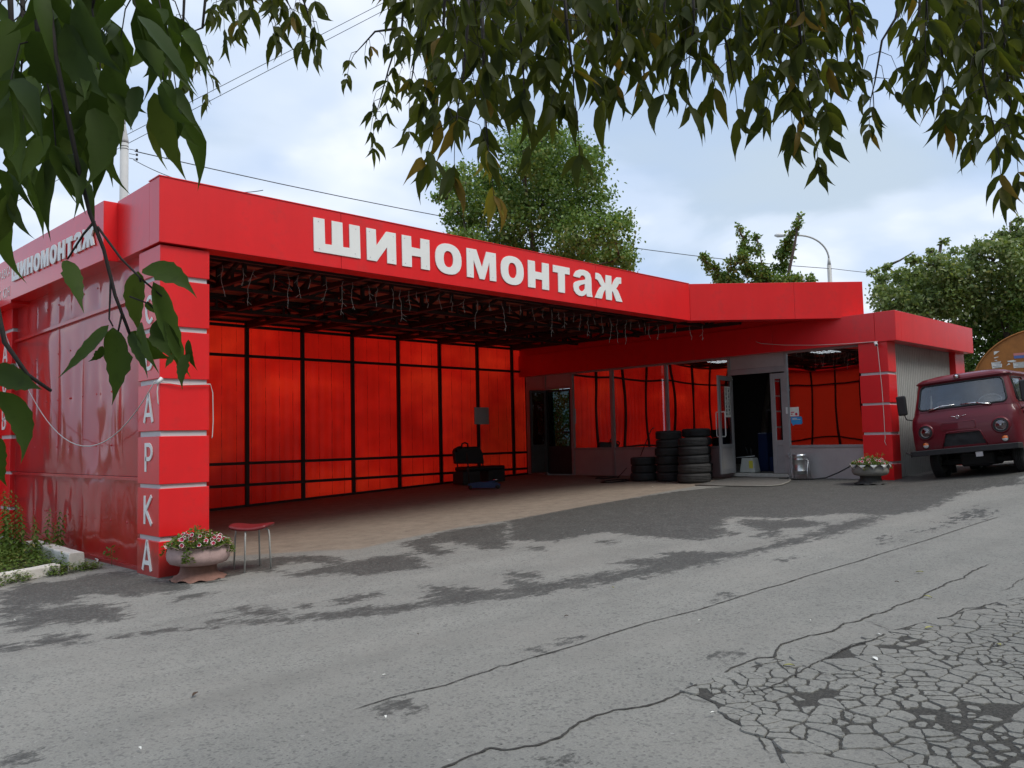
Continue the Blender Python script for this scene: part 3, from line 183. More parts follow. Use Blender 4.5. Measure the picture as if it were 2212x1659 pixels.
# glazing: mirror film window panes with wavy glass
t = NT('window_glass'); p = t.obj(); nz = t.noise(1.0, 1, .3, t.scale(p, (1, 1.7, .9)))
bm_ = t.bump(nz, .025, .05)
g1 = t.n('ShaderNodeBsdfGlossy', {'Color': (.80, .80, .82, 1), 'Roughness': .012, 'Normal': bm_}); tr = t.n('ShaderNodeBsdfTransparent', {'Color': (.5, .5, .5, 1)})
a = t.n('ShaderNodeMixShader', {0: .72, 1: tr.outputs[0], 2: g1.outputs[0]}); t.t.links.new(a.outputs[0], t.out.inputs[0]); M['window_glass'] = t.m
t = NT('door_glass'); g1 = t.n('ShaderNodeBsdfGlossy', {'Color': (.6, .6, .62, 1), 'Roughness': .02}); tr = t.n('ShaderNodeBsdfTransparent', {'Color': (.7, .7, .7, 1)})
a = t.n('ShaderNodeMixShader', {0: .22, 1: tr.outputs[0], 2: g1.outputs[0]}); t.t.links.new(a.outputs[0], t.out.inputs[0]); M['door_glass'] = t.m
t = NT('van_glass'); g1 = t.n('ShaderNodeBsdfGlossy', {'Color': (.8, .83, .87, 1), 'Roughness': .04}); tr = t.n('ShaderNodeBsdfTransparent', {'Color': (.72, .76, .78, 1)})
fz = t.n('ShaderNodeFresnel', {'IOR': 1.6}); df = t.n('ShaderNodeBsdfDiffuse', {'Color': (.13, .14, .15, 1)})
a = t.n('ShaderNodeMixShader', {0: t.math('ADD', t.math('MULTIPLY', fz.outputs[0], 1.6), .06), 1: tr.outputs[0], 2: g1.outputs[0]})
a = t.n('ShaderNodeMixShader', {0: t.ramp(t.noise(5, 5, .6), [(.3, .12), (.8, .4)]), 1: a.outputs[0], 2: df.outputs[0]}); t.t.links.new(a.outputs[0], t.out.inputs[0]); M['van_glass'] = t.m
t = NT('lamp_tube'); em = t.n('ShaderNodeEmission', {'Color': (.85, .93, 1, 1), 'Strength': 2.2}); t.t.links.new(em.outputs[0], t.out.inputs[0]); M['lamp_tube'] = t.m

# foliage
def leafmat(name, ca, cb, cc, transl=.35, rough=.5, thr=.82):
    t = NT(name); geo = t.n('ShaderNodeNewGeometry'); rr = geo.outputs['Random Per Island']
    oi = t.n('ShaderNodeObjectInfo').outputs['Random']; r2 = t.math('FRACT', t.math('ADD', t.math('MULTIPLY', rr, 7.31), oi))
    big = t.noise(.9, 3, .5)
    c = t.mix(t.math('MULTIPLY', r2, t.math('ADD', big, .45)), (*ca, 1), (*cb, 1))
    c = t.mix(t.ramp(r2, [(thr, 0), (thr + .03, .8)]), c, (*cc, 1))
    c = t.mix(t.ramp(t.noise(60, 3, .6), [(.55, 0), (.75, .35)]), c, (ca[0] * .6, ca[1] * .5, ca[2] * .5, 1))
    b = t.n('ShaderNodeBsdfPrincipled', {'Base Color': c, 'Roughness': rough, 'Specular IOR Level': .22})
    tr = t.n('ShaderNodeBsdfTranslucent', {'Color': t.mix(1.0, c, (1.6, 1.5, .7, 1), 'MULTIPLY')})
    a = t.n('ShaderNodeMixShader', {0: transl, 1: b.outputs[0], 2: tr.outputs[0]}); t.t.links.new(a.outputs[0], t.out.inputs[0]); M[name] = t.m
leafmat('leaf_maple', (.034, .050, .010), (.080, .095, .017), (.16, .10, .020), .50, .6, .955)
leafmat('leaf_yellow', (.22, .19, .03), (.30, .26, .04), (.20, .12, .03), .4, .6)
leafmat('leaf_near', (.030, .056, .009), (.058, .098, .016), (.09, .11, .018), .38, .62, .95)
leafmat('leaf_poplar', (.070, .135, .028), (.165, .265, .062), (.28, .37, .16), .3, .45)
leafmat('leaf_bush', (.100, .155, .050), (.22, .29, .10), (.36, .40, .22), .3, .5)
leafmat('leaf_weed', (.065, .120, .022), (.15, .22, .05), (.24, .20, .08), .3, .6, .88)

def tag(o, label=None, cat=None, group=None, kind=None):
    if label: o['label'] = label
    if cat: o['category'] = cat
    if group: o['group'] = group
    if kind: o['kind'] = kind
    return o
def empty(name, loc=(0, 0, 0), rz=0, parent=None):
    o = bpy.data.objects.new(name, None); col.objects.link(o); o.location = loc; o.rotation_euler = (0, 0, rz)
    o.empty_display_size = .2
    if parent: o.parent = parent
    return o
class MB:
    def __init__(s): s.v = []; s.f = []; s.sm = []
    def add(s, vs, fs, smooth=False):
        k = len(s.v); s.v += [tuple(q) for q in vs]; s.f += [tuple(i + k for i in f) for f in fs]; s.sm += [smooth] * len(fs); return s
    def box(s, a, b, mat=None):
        x0, y0, z0 = a; x1, y1, z1 = b
        vs = [(x0, y0, z0), (x1, y0, z0), (x1, y1, z0), (x0, y1, z0), (x0, y0, z1), (x1, y0, z1), (x1, y1, z1), (x0, y1, z1)]
        if mat is not None: vs = [mat @ Vector(q) for q in vs]
        return s.add(vs, [(0, 3, 2, 1), (4, 5, 6, 7), (0, 1, 5, 4), (1, 2, 6, 5), (2, 3, 7, 6), (3, 0, 4, 7)])
    def tube(s, pts, r, n=6, caps=True, smooth=True):
        pts = [Vector(p) for p in pts]; rs = r if isinstance(r, (list, tuple)) else [r] * len(pts); vs = []; fs = []
        ref = None
        for i, p in enumerate(pts):
            d = (pts[min(i + 1, len(pts) - 1)] - pts[max(i - 1, 0)]).normalized()
            if ref is None: ref = Vector((0, 0, 1)) if abs(d.z) < .9 else Vector((1, 0, 0))
            u = d.cross(ref).normalized(); ref = u.cross(d).normalized()
            for k in range(n):
                an = 2 * math.pi * k / n; vs.append(p + (u * math.cos(an) + ref * math.sin(an)) * rs[i])
        for i in range(len(pts) - 1):
            for k in range(n):
                a = i * n + k; b_ = i * n + (k + 1) % n; fs.append((a, b_, b_ + n, a + n))
        if caps: fs += [tuple(range(n))[::-1], tuple(range((len(pts) - 1) * n, len(pts) * n))]
        return s.add(vs, fs, smooth)
    def lathe(s, prof, c=(0, 0, 0), n=32, smooth=True, axis='z', fn=None, closed=False):
        vs = []; fs = []; m_ = len(prof)
        for i in range(n):
            a = 2 * math.pi * i / n
            for j, (r, z) in enumerate(prof):
                if fn: r, z = fn(r, z, a, j)
                p = (r * math.cos(a), r * math.sin(a), z)
                if axis == 'x': p = (p[2], p[0], p[1])
                if axis == 'y': p = (p[0], p[2], p[1])
                vs.append((p[0] + c[0], p[1] + c[1], p[2] + c[2]))
        for i in range(n):
            for j in range(m_ if closed else m_ - 1):
                a = i * m_ + j; b_ = ((i + 1) % n) * m_ + j; jn = (j + 1) % m_
                fs.append((a, b_, ((i + 1) % n) * m_ + jn, i * m_ + jn))
        return s.add(vs, fs, smooth)
    def prism(s, loops, fn, d0, d1):
        """loops: outer + holes in 2D; fn(u, v, d) -> 3D"""
        flat = [q for lp in loops for q in lp]; n = len(flat)
        tri = tessellate_polygon([[Vector((q[0], q[1], 0)) for q in lp] for lp in loops])
        vs = [fn(q[0], q[1], d0) for q in flat] + [fn(q[0], q[1], d1) for q in flat]
        fs = [tuple(t_) for t_ in tri] + [tuple(i + n for i in t_) for t_ in tri]
        k = 0
        for lp in loops:
            L_ = len(lp)
            for i in range(L_):
                a = k + i; b_ = k + (i + 1) % L_; fs.append((a, b_, b_ + n, a + n))
            k += L_
        return s.add(vs, fs)
    def build(s, name, mat, parent=None, bevel=0, kind=None, label=None, seg=1):
        me = bpy.data.meshes.new(name); me.from_pydata(s.v, [], s.f); me.update()
        if any(s.sm): me.polygons.foreach_set('use_smooth', s.sm)
        b_ = bmesh.new(); b_.from_mesh(me); bmesh.ops.recalc_face_normals(b_, faces=b_.faces); b_.to_mesh(me); b_.free()
        for mm in (mat if isinstance(mat, (list, tuple)) else [mat]): me.materials.append(M[mm] if isinstance(mm, str) else mm)
        o = bpy.data.objects.new(name, me); col.objects.link(o)
        if parent is not None: o.parent = parent
        if bevel:
            md = o.modifiers.new('bevel', 'BEVEL'); md.width = bevel; md.segments = seg; md.limit_method = 'ANGLE'; md.harden_normals = False
        if kind: o['kind'] = kind
        if label: o['label'] = label
        return o
def np_mesh(name, V, Q, mat, parent=None, kind=None, smooth=False, matidx=None):
    """V (n,3), Q (m,k) numpy"""
    me = bpy.data.meshes.new(name); V = np.asarray(V, np.float32); Q = np.asarray(Q, np.int32); k = Q.shape[1]
    me.vertices.add(len(V)); me.vertices.foreach_set('co', V.ravel()); me.loops.add(Q.size); me.loops.foreach_set('vertex_index', Q.ravel())
    me.polygons.add(len(Q)); me.polygons.foreach_set('loop_start', np.arange(len(Q), dtype=np.int32) * k)
    me.polygons.foreach_set('loop_total', np.full(len(Q), k, np.int32))
    if smooth: me.polygons.foreach_set('use_smooth', np.ones(len(Q), bool))
    me.update(calc_edges=True); me.validate()
    for mm in (mat if isinstance(mat, (list, tuple)) else [mat]): me.materials.append(M[mm])
    if matidx is not None: me.polygons.foreach_set('material_index', np.asarray(matidx, np.int32))
    o = bpy.data.objects.new(name, me); col.objects.link(o)
    if parent is not None: o.parent = parent
    if kind: o['kind'] = kind
    return o
def link_copy(o, parent=None):
    c = o.copy(); col.objects.link(c)
    if parent is not None: c.parent = parent
    return c
def copy_tree(o, parent=None):
    c = link_copy(o, parent)
    for ch in [q for q in KIDS.get(o.name, [])]: copy_tree_child(ch, c)
    return c
def copy_thing(root):
    """copy of a thing with its parts and their sub-parts"""
    r = root.copy(); col.objects.link(r)
    for ch in list(root.children):
        c = ch.copy(); col.objects.link(c); c.parent = r
        for gch in list(ch.children):
            d = gch.copy(); col.objects.link(d); d.parent = c
    return r
def stroke(pts, w_, closed=False):
    """polyline -> outline quads list (2D) with mitred joints"""
    P = [Vector(p) for p in pts]; n = len(P); L_ = []; Rr = []
    for i in range(n):
        if closed: a, b_ = P[i - 1], P[(i + 1) % n]
        else: a, b_ = P[max(i - 1, 0)], P[min(i + 1, n - 1)]
        d0 = (P[i] - a).normalized() if (P[i] - a).length > 1e-9 else (b_ - P[i]).normalized()
        d1 = (b_ - P[i]).normalized() if (b_ - P[i]).length > 1e-9 else d0
        nn = Vector((-(d0 + d1).y, (d0 + d1).x)).normalized(); k = 1 / max(.45, nn.dot(Vector((-d0.y, d0.x))))
        L_.append(P[i] + nn * w_ / 2 * k); Rr.append(P[i] - nn * w_ / 2 * k)
    m_ = n if closed else n - 1
    return [(L_[i], L_[(i + 1) % n], Rr[(i + 1) % n], Rr[i]) for i in range(m_)]
def bowl(cx, cy, rx, ry, a0, a1, n=10):
    return [(cx + rx * math.cos(R_(a0 + (a1 - a0) * i / n)), cy + ry * math.sin(R_(a0 + (a1 - a0) * i / n))) for i in range(n + 1)]
# narrow sans letters: strokes in a 0..0.6 x 0..1 box
LET = {'А': [[(.02, 0), (.29, 1), (.31, 1), (.58, 0)], [(.12, .27), (.48, .27)]],
       'Р': [[(.07, 0), (.07, .95), (.3, .95)] + bowl(.3, .70, .21, .25, 90, -90) + [(.07, .45)]],
       'К': [[(.07, 0), (.07, 1)], [(.56, 1), (.16, .5), (.58, 0)]],
       'В': [[(.3, .52), (.07, .52), (.07, .95), (.3, .95)] + bowl(.3, .735, .18, .215, 90, -90) + bowl(.3, .285, .21, .235, 90, -90) + [(.07, .05), (.07, .52)]],
       'С': [bowl(.32, .5, .25, .45, 50, 310, 16)],
       'И': [[(.07, 1), (.07, 0)], [(.07, .08), (.53, .92)], [(.53, 1), (.53, 0)]],
       'О': [bowl(.3, .5, .24, .45, 0, 350, 18)], 'Н': [[(.07, 0), (.07, 1)], [(.53, 0), (.53, 1)], [(.07, .5), (.53, .5)]]}
def letter(ch, fn, w_, h_, th, d=.012, parent=None, mat='letter_white', name='letter'):
    """fn(u, v, depth) -> world, u across 0..w_, v up 0..h_"""
    mb = MB()
    for k, st in enumerate(LET[ch]):
        pts = [(p[0] / .6 * w_, p[1] * h_) for p in st]
        for q in stroke(pts, th, closed=(ch == 'О')): mb.prism([[tuple(a) for a in q]], lambda u, v, dd: fn(u, v, dd + k * .001 * (dd > 0)), 0, d)
    return mb.build(name, mat, parent)

# ---------------------------------------------------------------- ground
def sstep(x, a, b): t_ = min(1, max(0, (x - a) / (b - a))); return t_ * t_ * (3 - 2 * t_)
def gz(x, y):
    xx = min(max(x, -9), 19); yy = min(max(y, -16), 16)
    z = .0349 * xx - .0036 * yy
    return z + .085 * min(2.6, max(0, -3.55 - yy)) * sstep(x, 11.0, 13.2) * (1 - sstep(x, 22, 30))
def lines(a0, a1, st, far):
    l = list(np.arange(a0, a1 + 1e-6, st)); k = st; p = a1; r = []
    while p < far: k *= 1.5; p += k; r.append(p)
    k = st; p = a0; q = []
    while p > -far: k *= 1.5; p -= k; q.append(p)
    return np.array(q[::-1] + l + r)
gx = lines(-6.5, 17, .055, 420); gy = lines(-10, 8.2, .055, 420)
XX, YY = np.meshgrid(gx, gy, indexing='ij')
xc = np.clip(XX, -9, 19); yc = np.clip(YY, -16, 16)
ss = lambda x, a, b: (lambda t_: t_ * t_ * (3 - 2 * t_))(np.clip((x - a) / (b - a), 0, 1))
ZZ = .0349 * xc - .0036 * yc + .085 * np.clip(-3.55 - yc, 0, 2.6) * ss(XX, 11.0, 13.2) * (1 - ss(XX, 22, 30))
def sdf(poly):
    """signed distance, positive inside"""
    P = np.array(poly); x = XX.ravel(); y = YY.ravel(); lo = P.min(0) - .8; hi = P.max(0) + .8
    res = np.full(x.shape, -9.0); s = np.where((x > lo[0]) & (x < hi[0]) & (y > lo[1]) & (y < hi[1]))[0]
    if not len(s): return res
    px = x[s]; py = y[s]; d = np.full(len(s), 1e9); ins = np.zeros(len(s), bool)
    for i in range(len(P)):
        a = P[i - 1]; b = P[i]; e_ = b - a; L2 = max(1e-9, e_ @ e_)
        t_ = np.clip(((px - a[0]) * e_[0] + (py - a[1]) * e_[1]) / L2, 0, 1)
        d = np.minimum(d, np.hypot(px - a[0] - t_ * e_[0], py - a[1] - t_ * e_[1]))
        if a[1] != b[1]:
            c_ = ((a[1] > py) != (b[1] > py)) & (px < (b[0] - a[0]) * (py - a[1]) / (b[1] - a[1]) + a[0]); ins ^= c_
    res[s] = np.where(ins, d, -d); return res
def field(polys, w_): 
    r = np.full(XX.size, -9.0)
    for p in polys: r = np.maximum(r, sdf(p))
    return np.clip(r / w_, -1, 1) * .5 + .5
wet = field(WET + [[(12.3, -3.25), (18.5, -3.2), (18.5, -7.2), (13.6, -6.9), (13.0, -5.6), (12.5, -4.6)]], .34); hatch = field(HATCH, .3); dust = field(DUST, .22); muck = field(MUCK, .2)  # last outline paints the shade under the van into the wet mask
crk = field([CRACKED], .25)
nx, ny = XX.shape
idx = np.arange(nx * ny).reshape(nx, ny)
Q = np.stack([idx[:-1, :-1], idx[1:, :-1], idx[1:, 1:], idx[:-1, 1:]], -1).reshape(-1, 4)
t = NT('asphalt'); p = t.pos()
def att(n_): return t.n('ShaderNodeAttribute', attribute_name=n_).outputs['Fac']
n_big = t.noise(.45, 4, .5); n_mid = t.noise(3.2, 6, .65); n_e = t.math('ADD', t.math('MULTIPLY', t.noise(6, 8, .78), .55), t.math('MULTIPLY', t.noise(1, 8, .78, t.scale(p, (3.2, 13, 1))), .45)); n_fine = t.noise(95, 4, .75); n_s = t.noise(70, 4, .65)
aniso = t.noise(1, 5, .6, t.scale(p, (.9, 5.0, 1)))
sxyz = t.n('ShaderNodeSeparateXYZ', {0: p}); SA = math.atan2(CRACKS[0][0][-1][1] - CRACKS[0][0][0][1], CRACKS[0][0][-1][0] - CRACKS[0][0][0][0]); ca_, sa_ = math.cos(SA), math.sin(SA)
al = t.math('ADD', t.math('MULTIPLY', sxyz.outputs[0], ca_), t.math('MULTIPLY', sxyz.outputs[1], sa_)); ac = t.math('SUBTRACT', t.math('MULTIPLY', sxyz.outputs[1], ca_), t.math('MULTIPLY', sxyz.outputs[0], sa_))
sv = t.n('ShaderNodeCombineXYZ', {0: t.math('MULTIPLY', al, .16), 1: t.math('MULTIPLY', ac, 1.5)}).outputs[0]; streak = t.noise(1, 5, .55, sv)
wet_shade_v = t.math('ADD', att('wet'), t.math('MULTIPLY', t.math('SUBTRACT', n_e, .5), 2.5))
wet_shade_m = t.math('MULTIPLY', t.ramp(wet_shade_v, [(.44, 0), (.50, .75), (.62, 1)]), t.ramp(t.noise(26, 5, .75), [(.36, .55), (.5, 1)]))
hatv = t.math('ADD', t.math('MULTIPLY', att('hatch'), .75), t.math('MULTIPLY', t.math('SUBTRACT', t.noise(1, 6, .75, t.scale(p, (4.2, 9.5, 1))), .5), 2.6))
hatm = t.ramp(hatv, [(.66, 0), (.74, 1)])
hatm = t.math('MULTIPLY', hatm, t.ramp(att('hatch'), [(.35, 0), (.6, 1)]))
wet_shade_m = t.math('MAXIMUM', wet_shade_m, hatm)
vor = t.n('ShaderNodeTexVoronoi', {'Scale': 62.0, 'Randomness': 1.0}); t.set(vor, 'Vector', p)
vor2 = t.n('ShaderNodeTexVoronoi', {'Scale': 11.0, 'Randomness': 1.0}); t.set(vor2, 'Vector', p)
pit = t.ramp(vor2.outputs['Distance'], [(.045, 1), (.085, 0)])
chip = t.ramp(vor.outputs['Color'], [(.80, 0), (.86, 1)])
dchip = t.ramp(t.n('ShaderNodeSeparateColor', {0: vor.outputs['Color']}).outputs[1], [(.80, 0), (.88, 1)])
tone = t.ramp(t.math('ADD', t.math('MULTIPLY', n_big, .25), t.math('ADD', t.math('MULTIPLY', n_mid, .3), t.math('MULTIPLY', streak, .45))), [(.34, .74), (.66, 1.16)])
dry = t.mix(1.0, (.250, .245, .220, 1), tone, 'MULTIPLY')
dry = t.mix(t.math('MULTIPLY', chip, .42), dry, (.52, .50, .47, 1)); dry = t.mix(t.math('MULTIPLY', dchip, .62), dry, (.085, .083, .078, 1))
dry = t.mix(t.ramp(n_fine, [(.35, .5), (.6, 0)]), dry, (.09, .09, .088, 1))
warm = t.ramp(t.noise(.7, 4, .6), [(.45, 0), (.7, .35)]); dry = t.mix(warm, dry, (.25, .235, .21, 1))
darkw = t.mix(1.0, (.052, .051, .046, 1), t.ramp(t.math('ADD', t.math('MULTIPLY', n_s, .6), t.math('MULTIPLY', n_mid, .4)), [(.3, .62), (.7, 1.5)]), 'MULTIPLY')
darkw = t.mix(t.math('MULTIPLY', chip, .22), darkw, (.2, .2, .19, 1))
c = t.mix(wet_shade_m, dry, darkw)
dusv = t.math('ADD', att('dust'), t.math('MULTIPLY', t.math('SUBTRACT', n_e, .5), .5)); dusm = t.ramp(dusv, [(.35, 0), (.62, 1)])
du = t.mix(t.ramp(t.noise(4, 7, .75), [(.35, 0), (.7, 1)]), (.275, .225, .175, 1), (.18, .145, .112, 1))
du = t.mix(t.ramp(t.noise(1, 6, .7, t.scale(p, (3, 14, 1))), [(.60, 0), (.68, .7)]), du, (.06, .048, .042, 1))
c = t.mix(t.math('MULTIPLY', dusm, .95), c, du)
mk = t.ramp(t.math('ADD', att('muck'), t.math('MULTIPLY', t.math('SUBTRACT', n_e, .5), .9)), [(.45, 0), (.58, .95)])
base_dirt = t.mix(t.ramp(n_s, [(.35, 0), (.7, 1)]), (.048, .045, .040, 1), (.12, .115, .105, 1))
c = t.mix(mk, c, base_dirt)
c = t.mix(t.math('MULTIPLY', pit, .75), c, (.035, .034, .032, 1))
h = t.math('ADD', t.math('MULTIPLY', vor.outputs['Distance'], .5), t.math('MULTIPLY', n_fine, .6)); h = t.math('ADD', h, t.math('MULTIPLY', t.math('MULTIPLY', mk, n_s), 4)); h = t.math('SUBTRACT', h, pit)
ro = t.math('SUBTRACT', .86, t.math('MULTIPLY', wet_shade_m, .12))
b = t.pbr(c, ro, **{'Specular IOR Level': .4}); t.set(b, 'Normal', t.bump(h, .55, .006)); M['asphalt'] = t.m
t2 = NT('crack_dirt'); c = t2.mix(t2.ramp(t2.noise(60, 4, .7), [(.35, 0), (.7, 1)]), (.018, .017, .015, 1), (.085, .08, .07, 1)); b = t2.pbr(c, .95); t2.set(b, 'Normal', t2.bump(t2.noise(90, 4, .7), .6, .008)); M['crack_dirt'] = t2.m
road = np_mesh('paved_ground', np.stack([XX.ravel(), YY.ravel(), ZZ.ravel()], -1), Q, 'asphalt', kind='structure', smooth=True)
for nm, a in (('wet', wet), ('hatch', hatch), ('dust', dust), ('muck', muck)):
    at = road.data.attributes.new(nm, 'FLOAT', 'POINT'); at.data.foreach_set('value', a.astype(np.float32))
# the alligator-cracked corner: every slab a raised piece on a sunken dirt bed
P0 = np.array(CRACKED)
def inside(x, y, P=P0):
    r = False; n = len(P)
    for i in range(n):
        a = P[i - 1]; b_ = P[i]
        if (a[1] > y) != (b_[1] > y) and x < (b_[0] - a[0]) * (y - a[1]) / (b_[1] - a[1]) + a[0]: r = not r
    return r
def edge_d(x, y, P=P0):
    d = 9
    for i in range(len(P)):
        a = P[i - 1]; b_ = P[i]; e_ = b_ - a; tt = min(1, max(0, ((x - a[0]) * e_[0] + (y - a[1]) * e_[1]) / max(1e-9, e_ @ e_)))
        d = min(d, math.hypot(x - a[0] - tt * e_[0], y - a[1] - tt * e_[1]))
    return d
# dirt bed just above the ground sheet, pieces stand on it
bed = MB(); bed.prism([[tuple(q) for q in CRACKED]], lambda u, v, d: (u, v, gz(u, v) + d), .003, .0045)
bed.build('crack_bed', 'crack_dirt', road)
seeds = []; rs = random.Random(11)
lo = P0.min(0); hi = P0.max(0)
y_ = lo[1]
cell = .088
ii = int((hi[0] - lo[0]) / cell) + 2; jj = int((hi[1] - lo[1]) / cell) + 2
seedgrid = {}
for i in range(-2, ii + 2):
    for j in range(-2, jj + 2):
        x = lo[0] + (i + rs.uniform(-.02, 1.02)) * cell; y = lo[1] + (j + rs.uniform(-.02, 1.02)) * cell
        q0 = Vector((x * .8, y * .8, 4)); x += .10 * noise.noise(q0 * 3); y += .10 * noise.noise(q0 * 3 + Vector((7, 7, 7)))
        if rs.random() < .30 + .75 * noise.noise(q0 * 1.6): continue
        seedgrid[(i, j)] = (x, y)
def clip(poly, a, b_, c_):
    """keep a*x+b*y<=c"""
    o = []
    for k in range(len(poly)):
        p, q = poly[k - 1], poly[k]; dp = a * p[0] + b_ * p[1] - c_; dq = a * q[0] + b_ * q[1] - c_
        if (dp <= 0) != (dq <= 0): t_ = dp / (dp - dq); o.append((p[0] + (q[0] - p[0]) * t_, p[1] + (q[1] - p[1]) * t_))
        if dq <= 0: o.append(q)
    return o
frags = []
for (i, j), (sx, sy) in seedgrid.items():
    if not inside(sx, sy): continue
    gap = .0015 + .011 * min(1, edge_d(sx, sy) / .55) * (.45 + 1.1 * rs.random()) + .012 * max(0, noise.noise(Vector((sx * 2, sy * 2, 9))))
    poly = [(sx - .35, sy - .35), (sx + .35, sy - .35), (sx + .35, sy + .35), (sx - .35, sy + .35)]
    for di in range(-3, 4):
        for dj in range(-3, 4):
            o_ = seedgrid.get((i + di, j + dj))
            if (di or dj) and o_:
                a, b_ = o_[0] - sx, o_[1] - sy; L_ = math.hypot(a, b_); a /= L_; b_ /= L_
                poly = clip(poly, a, b_, a * sx + b_ * sy + L_ / 2 - gap * (hash((round(sx + o_[0], 4), round(sy + o_[1], 4))) % 100 / 60.0) / 2 - .0008)
                if len(poly) < 3: break
    if len(poly) < 3: continue
    mk_ = max(-.5, max((1 if inside(sx, sy, np.array(q)) else 0) for q in MUCK))
    if mk_ > 0:
        if rs.random() < .25: continue
        kk = rs.uniform(.45, .9); poly = [(sx + (a - sx) * kk, sy + (b_ - sy) * kk) for a, b_ in poly]
    # knock the corners off, then make the outline ragged
    cut = []
    for k in range(len(poly)):
        a, b_, c_ = poly[k - 1], poly[k], poly[(k + 1) % len(poly)]; f_ = rs.uniform(.06, .2)
        cut += [(b_[0] + (a[0] - b_[0]) * f_, b_[1] + (a[1] - b_[1]) * f_), (b_[0] + (c_[0] - b_[0]) * f_, b_[1] + (c_[1] - b_[1]) * f_)]
    poly = cut
    out_ = []
    for k in range(len(poly)):
        p, q = poly[k - 1], poly[k]; L_ = math.hypot(q[0] - p[0], q[1] - p[1])
        if L_ < .004: continue
        out_.append(q if L_ < 0 else p)
        nseg = 1 + int(L_ / .020)
        for s_ in range(1, nseg):
            f_ = s_ / nseg; am = .0030 + .20 * gap
            out_.append((p[0] + (q[0] - p[0]) * f_ + rs.uniform(-am, am), p[1] + (q[1] - p[1]) * f_ + rs.uniform(-am, am)))
    if len(out_) >= 3: frags.append((sx, sy, out_))
frags.sort(key=lambda f: (f[0] - CAM.x) ** 2 + (f[1] - CAM.y) ** 2)
rest = MB()
for k, (sx, sy, pl) in enumerate(frags):
    hgt = rs.uniform(.008, .012) ; tx, ty = rs.uniform(-.012, .012), rs.uniform(-.012, .012)
    mb = MB() if k < 300 else rest
    n = len(pl); cx = sum(q[0] for q in pl) / n; cy = sum(q[1] for q in pl) / n
    top = [(cx + (x - cx) * .955, cy + (y - cy) * .955, gz(x, y) + hgt + (x - cx) * tx + (y - cy) * ty) for x, y in pl]
    bot = [(x, y, gz(x, y) + .002) for x, y in pl]
    mb.add(top + bot, [tuple(range(n))] + [(i, i + n, (i + 1) % n + n, (i + 1) % n) for i in range(n)])
    if k < 300: mb.build('asphalt_slab', 'asphalt', road)
if rest.v: rest.build('asphalt_slab_field', 'asphalt', road, kind='stuff')
# cracks and joints as ragged sunken-looking ribbons lying 5 mm up
def ribbon(pts, w0, rough):
    P = [Vector((a[0], a[1])) for a in pts]; o = []
    for i in range(len(P) - 1):
        n = max(2, int((P[i + 1] - P[i]).length / .022))
        for k in range(n): o.append(P[i].lerp(P[i + 1], k / n))
    o.append(P[-1]); mb = MB(); vs = []
    tot = len(o)
    for i, q in enumerate(o):
        d = (o[min(i + 1, tot - 1)] - o[max(0, i - 1)]).normalized(); nn = Vector((-d.y, d.x))
        dist = math.hypot(q.x - CAM.x, q.y - CAM.y)
        j = nn * rough * (.014 * noise.noise(Vector((q.x * 14, q.y * 14, 0))) + .008 * noise.noise(Vector((q.x * 45, q.y * 45, 3))))
        ww = w0 * (.55 + .9 * abs(noise.noise(Vector((q.x * 9, q.y * 9, 5)))) + .35 * noise.noise(Vector((q.x * 60, q.y * 60, 8)))) * min(1, (i + 1) / 8, (tot - i) / 8 + .1)
        for s_ in (1, -1):
            x, y = q + j + nn * ww * s_ * .5; vs.append((x, y, gz(x, y) + (.014 if inside(q.x, q.y) else .005)))
    mb.add(vs, [(2 * i, 2 * i + 1, 2 * i + 3, 2 * i + 2) for i in range(tot - 1)])
    return mb
for pts, w0, rough in CRACKS: ribbon(pts, w0 * 1.15, rough).build('pavement_crack', 'crack_dirt', road)
# grit
gv = []; gq = []
rg = random.Random(5)
def pebble(x, y, s):
    z = gz(x, y) + s * .3; k = len(gv)
    for a in range(5): an = a * 1.2566 + rg.random(); gv.append((x + s * math.cos(an) * rg.uniform(.7, 1), y + s * math.sin(an) * rg.uniform(.7, 1), z - s * .3))
    gv.append((x, y, z + s * .35))
    for a in range(5): gq.append((k + a, k + (a + 1) % 5, k + 5))
for _ in range(6000):
    x = rg.uniform(-3.5, 4.5); y = rg.uniform(-9, -1)
    pebble(x, y, rg.uniform(.0018, .005))
for _ in range(14000):
    x, y = rg.uniform(P0[:, 0].min(), P0[:, 0].max()), rg.uniform(P0[:, 1].min(), P0[:, 1].max())
    if x < 4.5 and inside(x, y): pebble(x, y, rg.uniform(.0016, .0042))
for q in MUCK:
    q = np.array(q); lo_ = q.min(0); hi_ = q.max(0)
    for _ in range(2600):
        x, y = rg.uniform(lo_[0], hi_[0]), rg.uniform(lo_[1], hi_[1])
        if inside(x, y, q) : pebble(x, y, rg.uniform(.002, .007))
simple('grit', (.17, .165, .15), .9, .6, 120)
np_mesh('loose_grit', gv, gq, 'grit', kind='stuff')

# ---------------------------------------------------------------- canopy (drive-in shelter)
can = tag(empty('canopy', (0, 0, 0)), 'large red flat-roofed drive-in canopy with white sign letters and see-through red back wall', 'canopy')
Yb, Xw = 7.58, 13.785
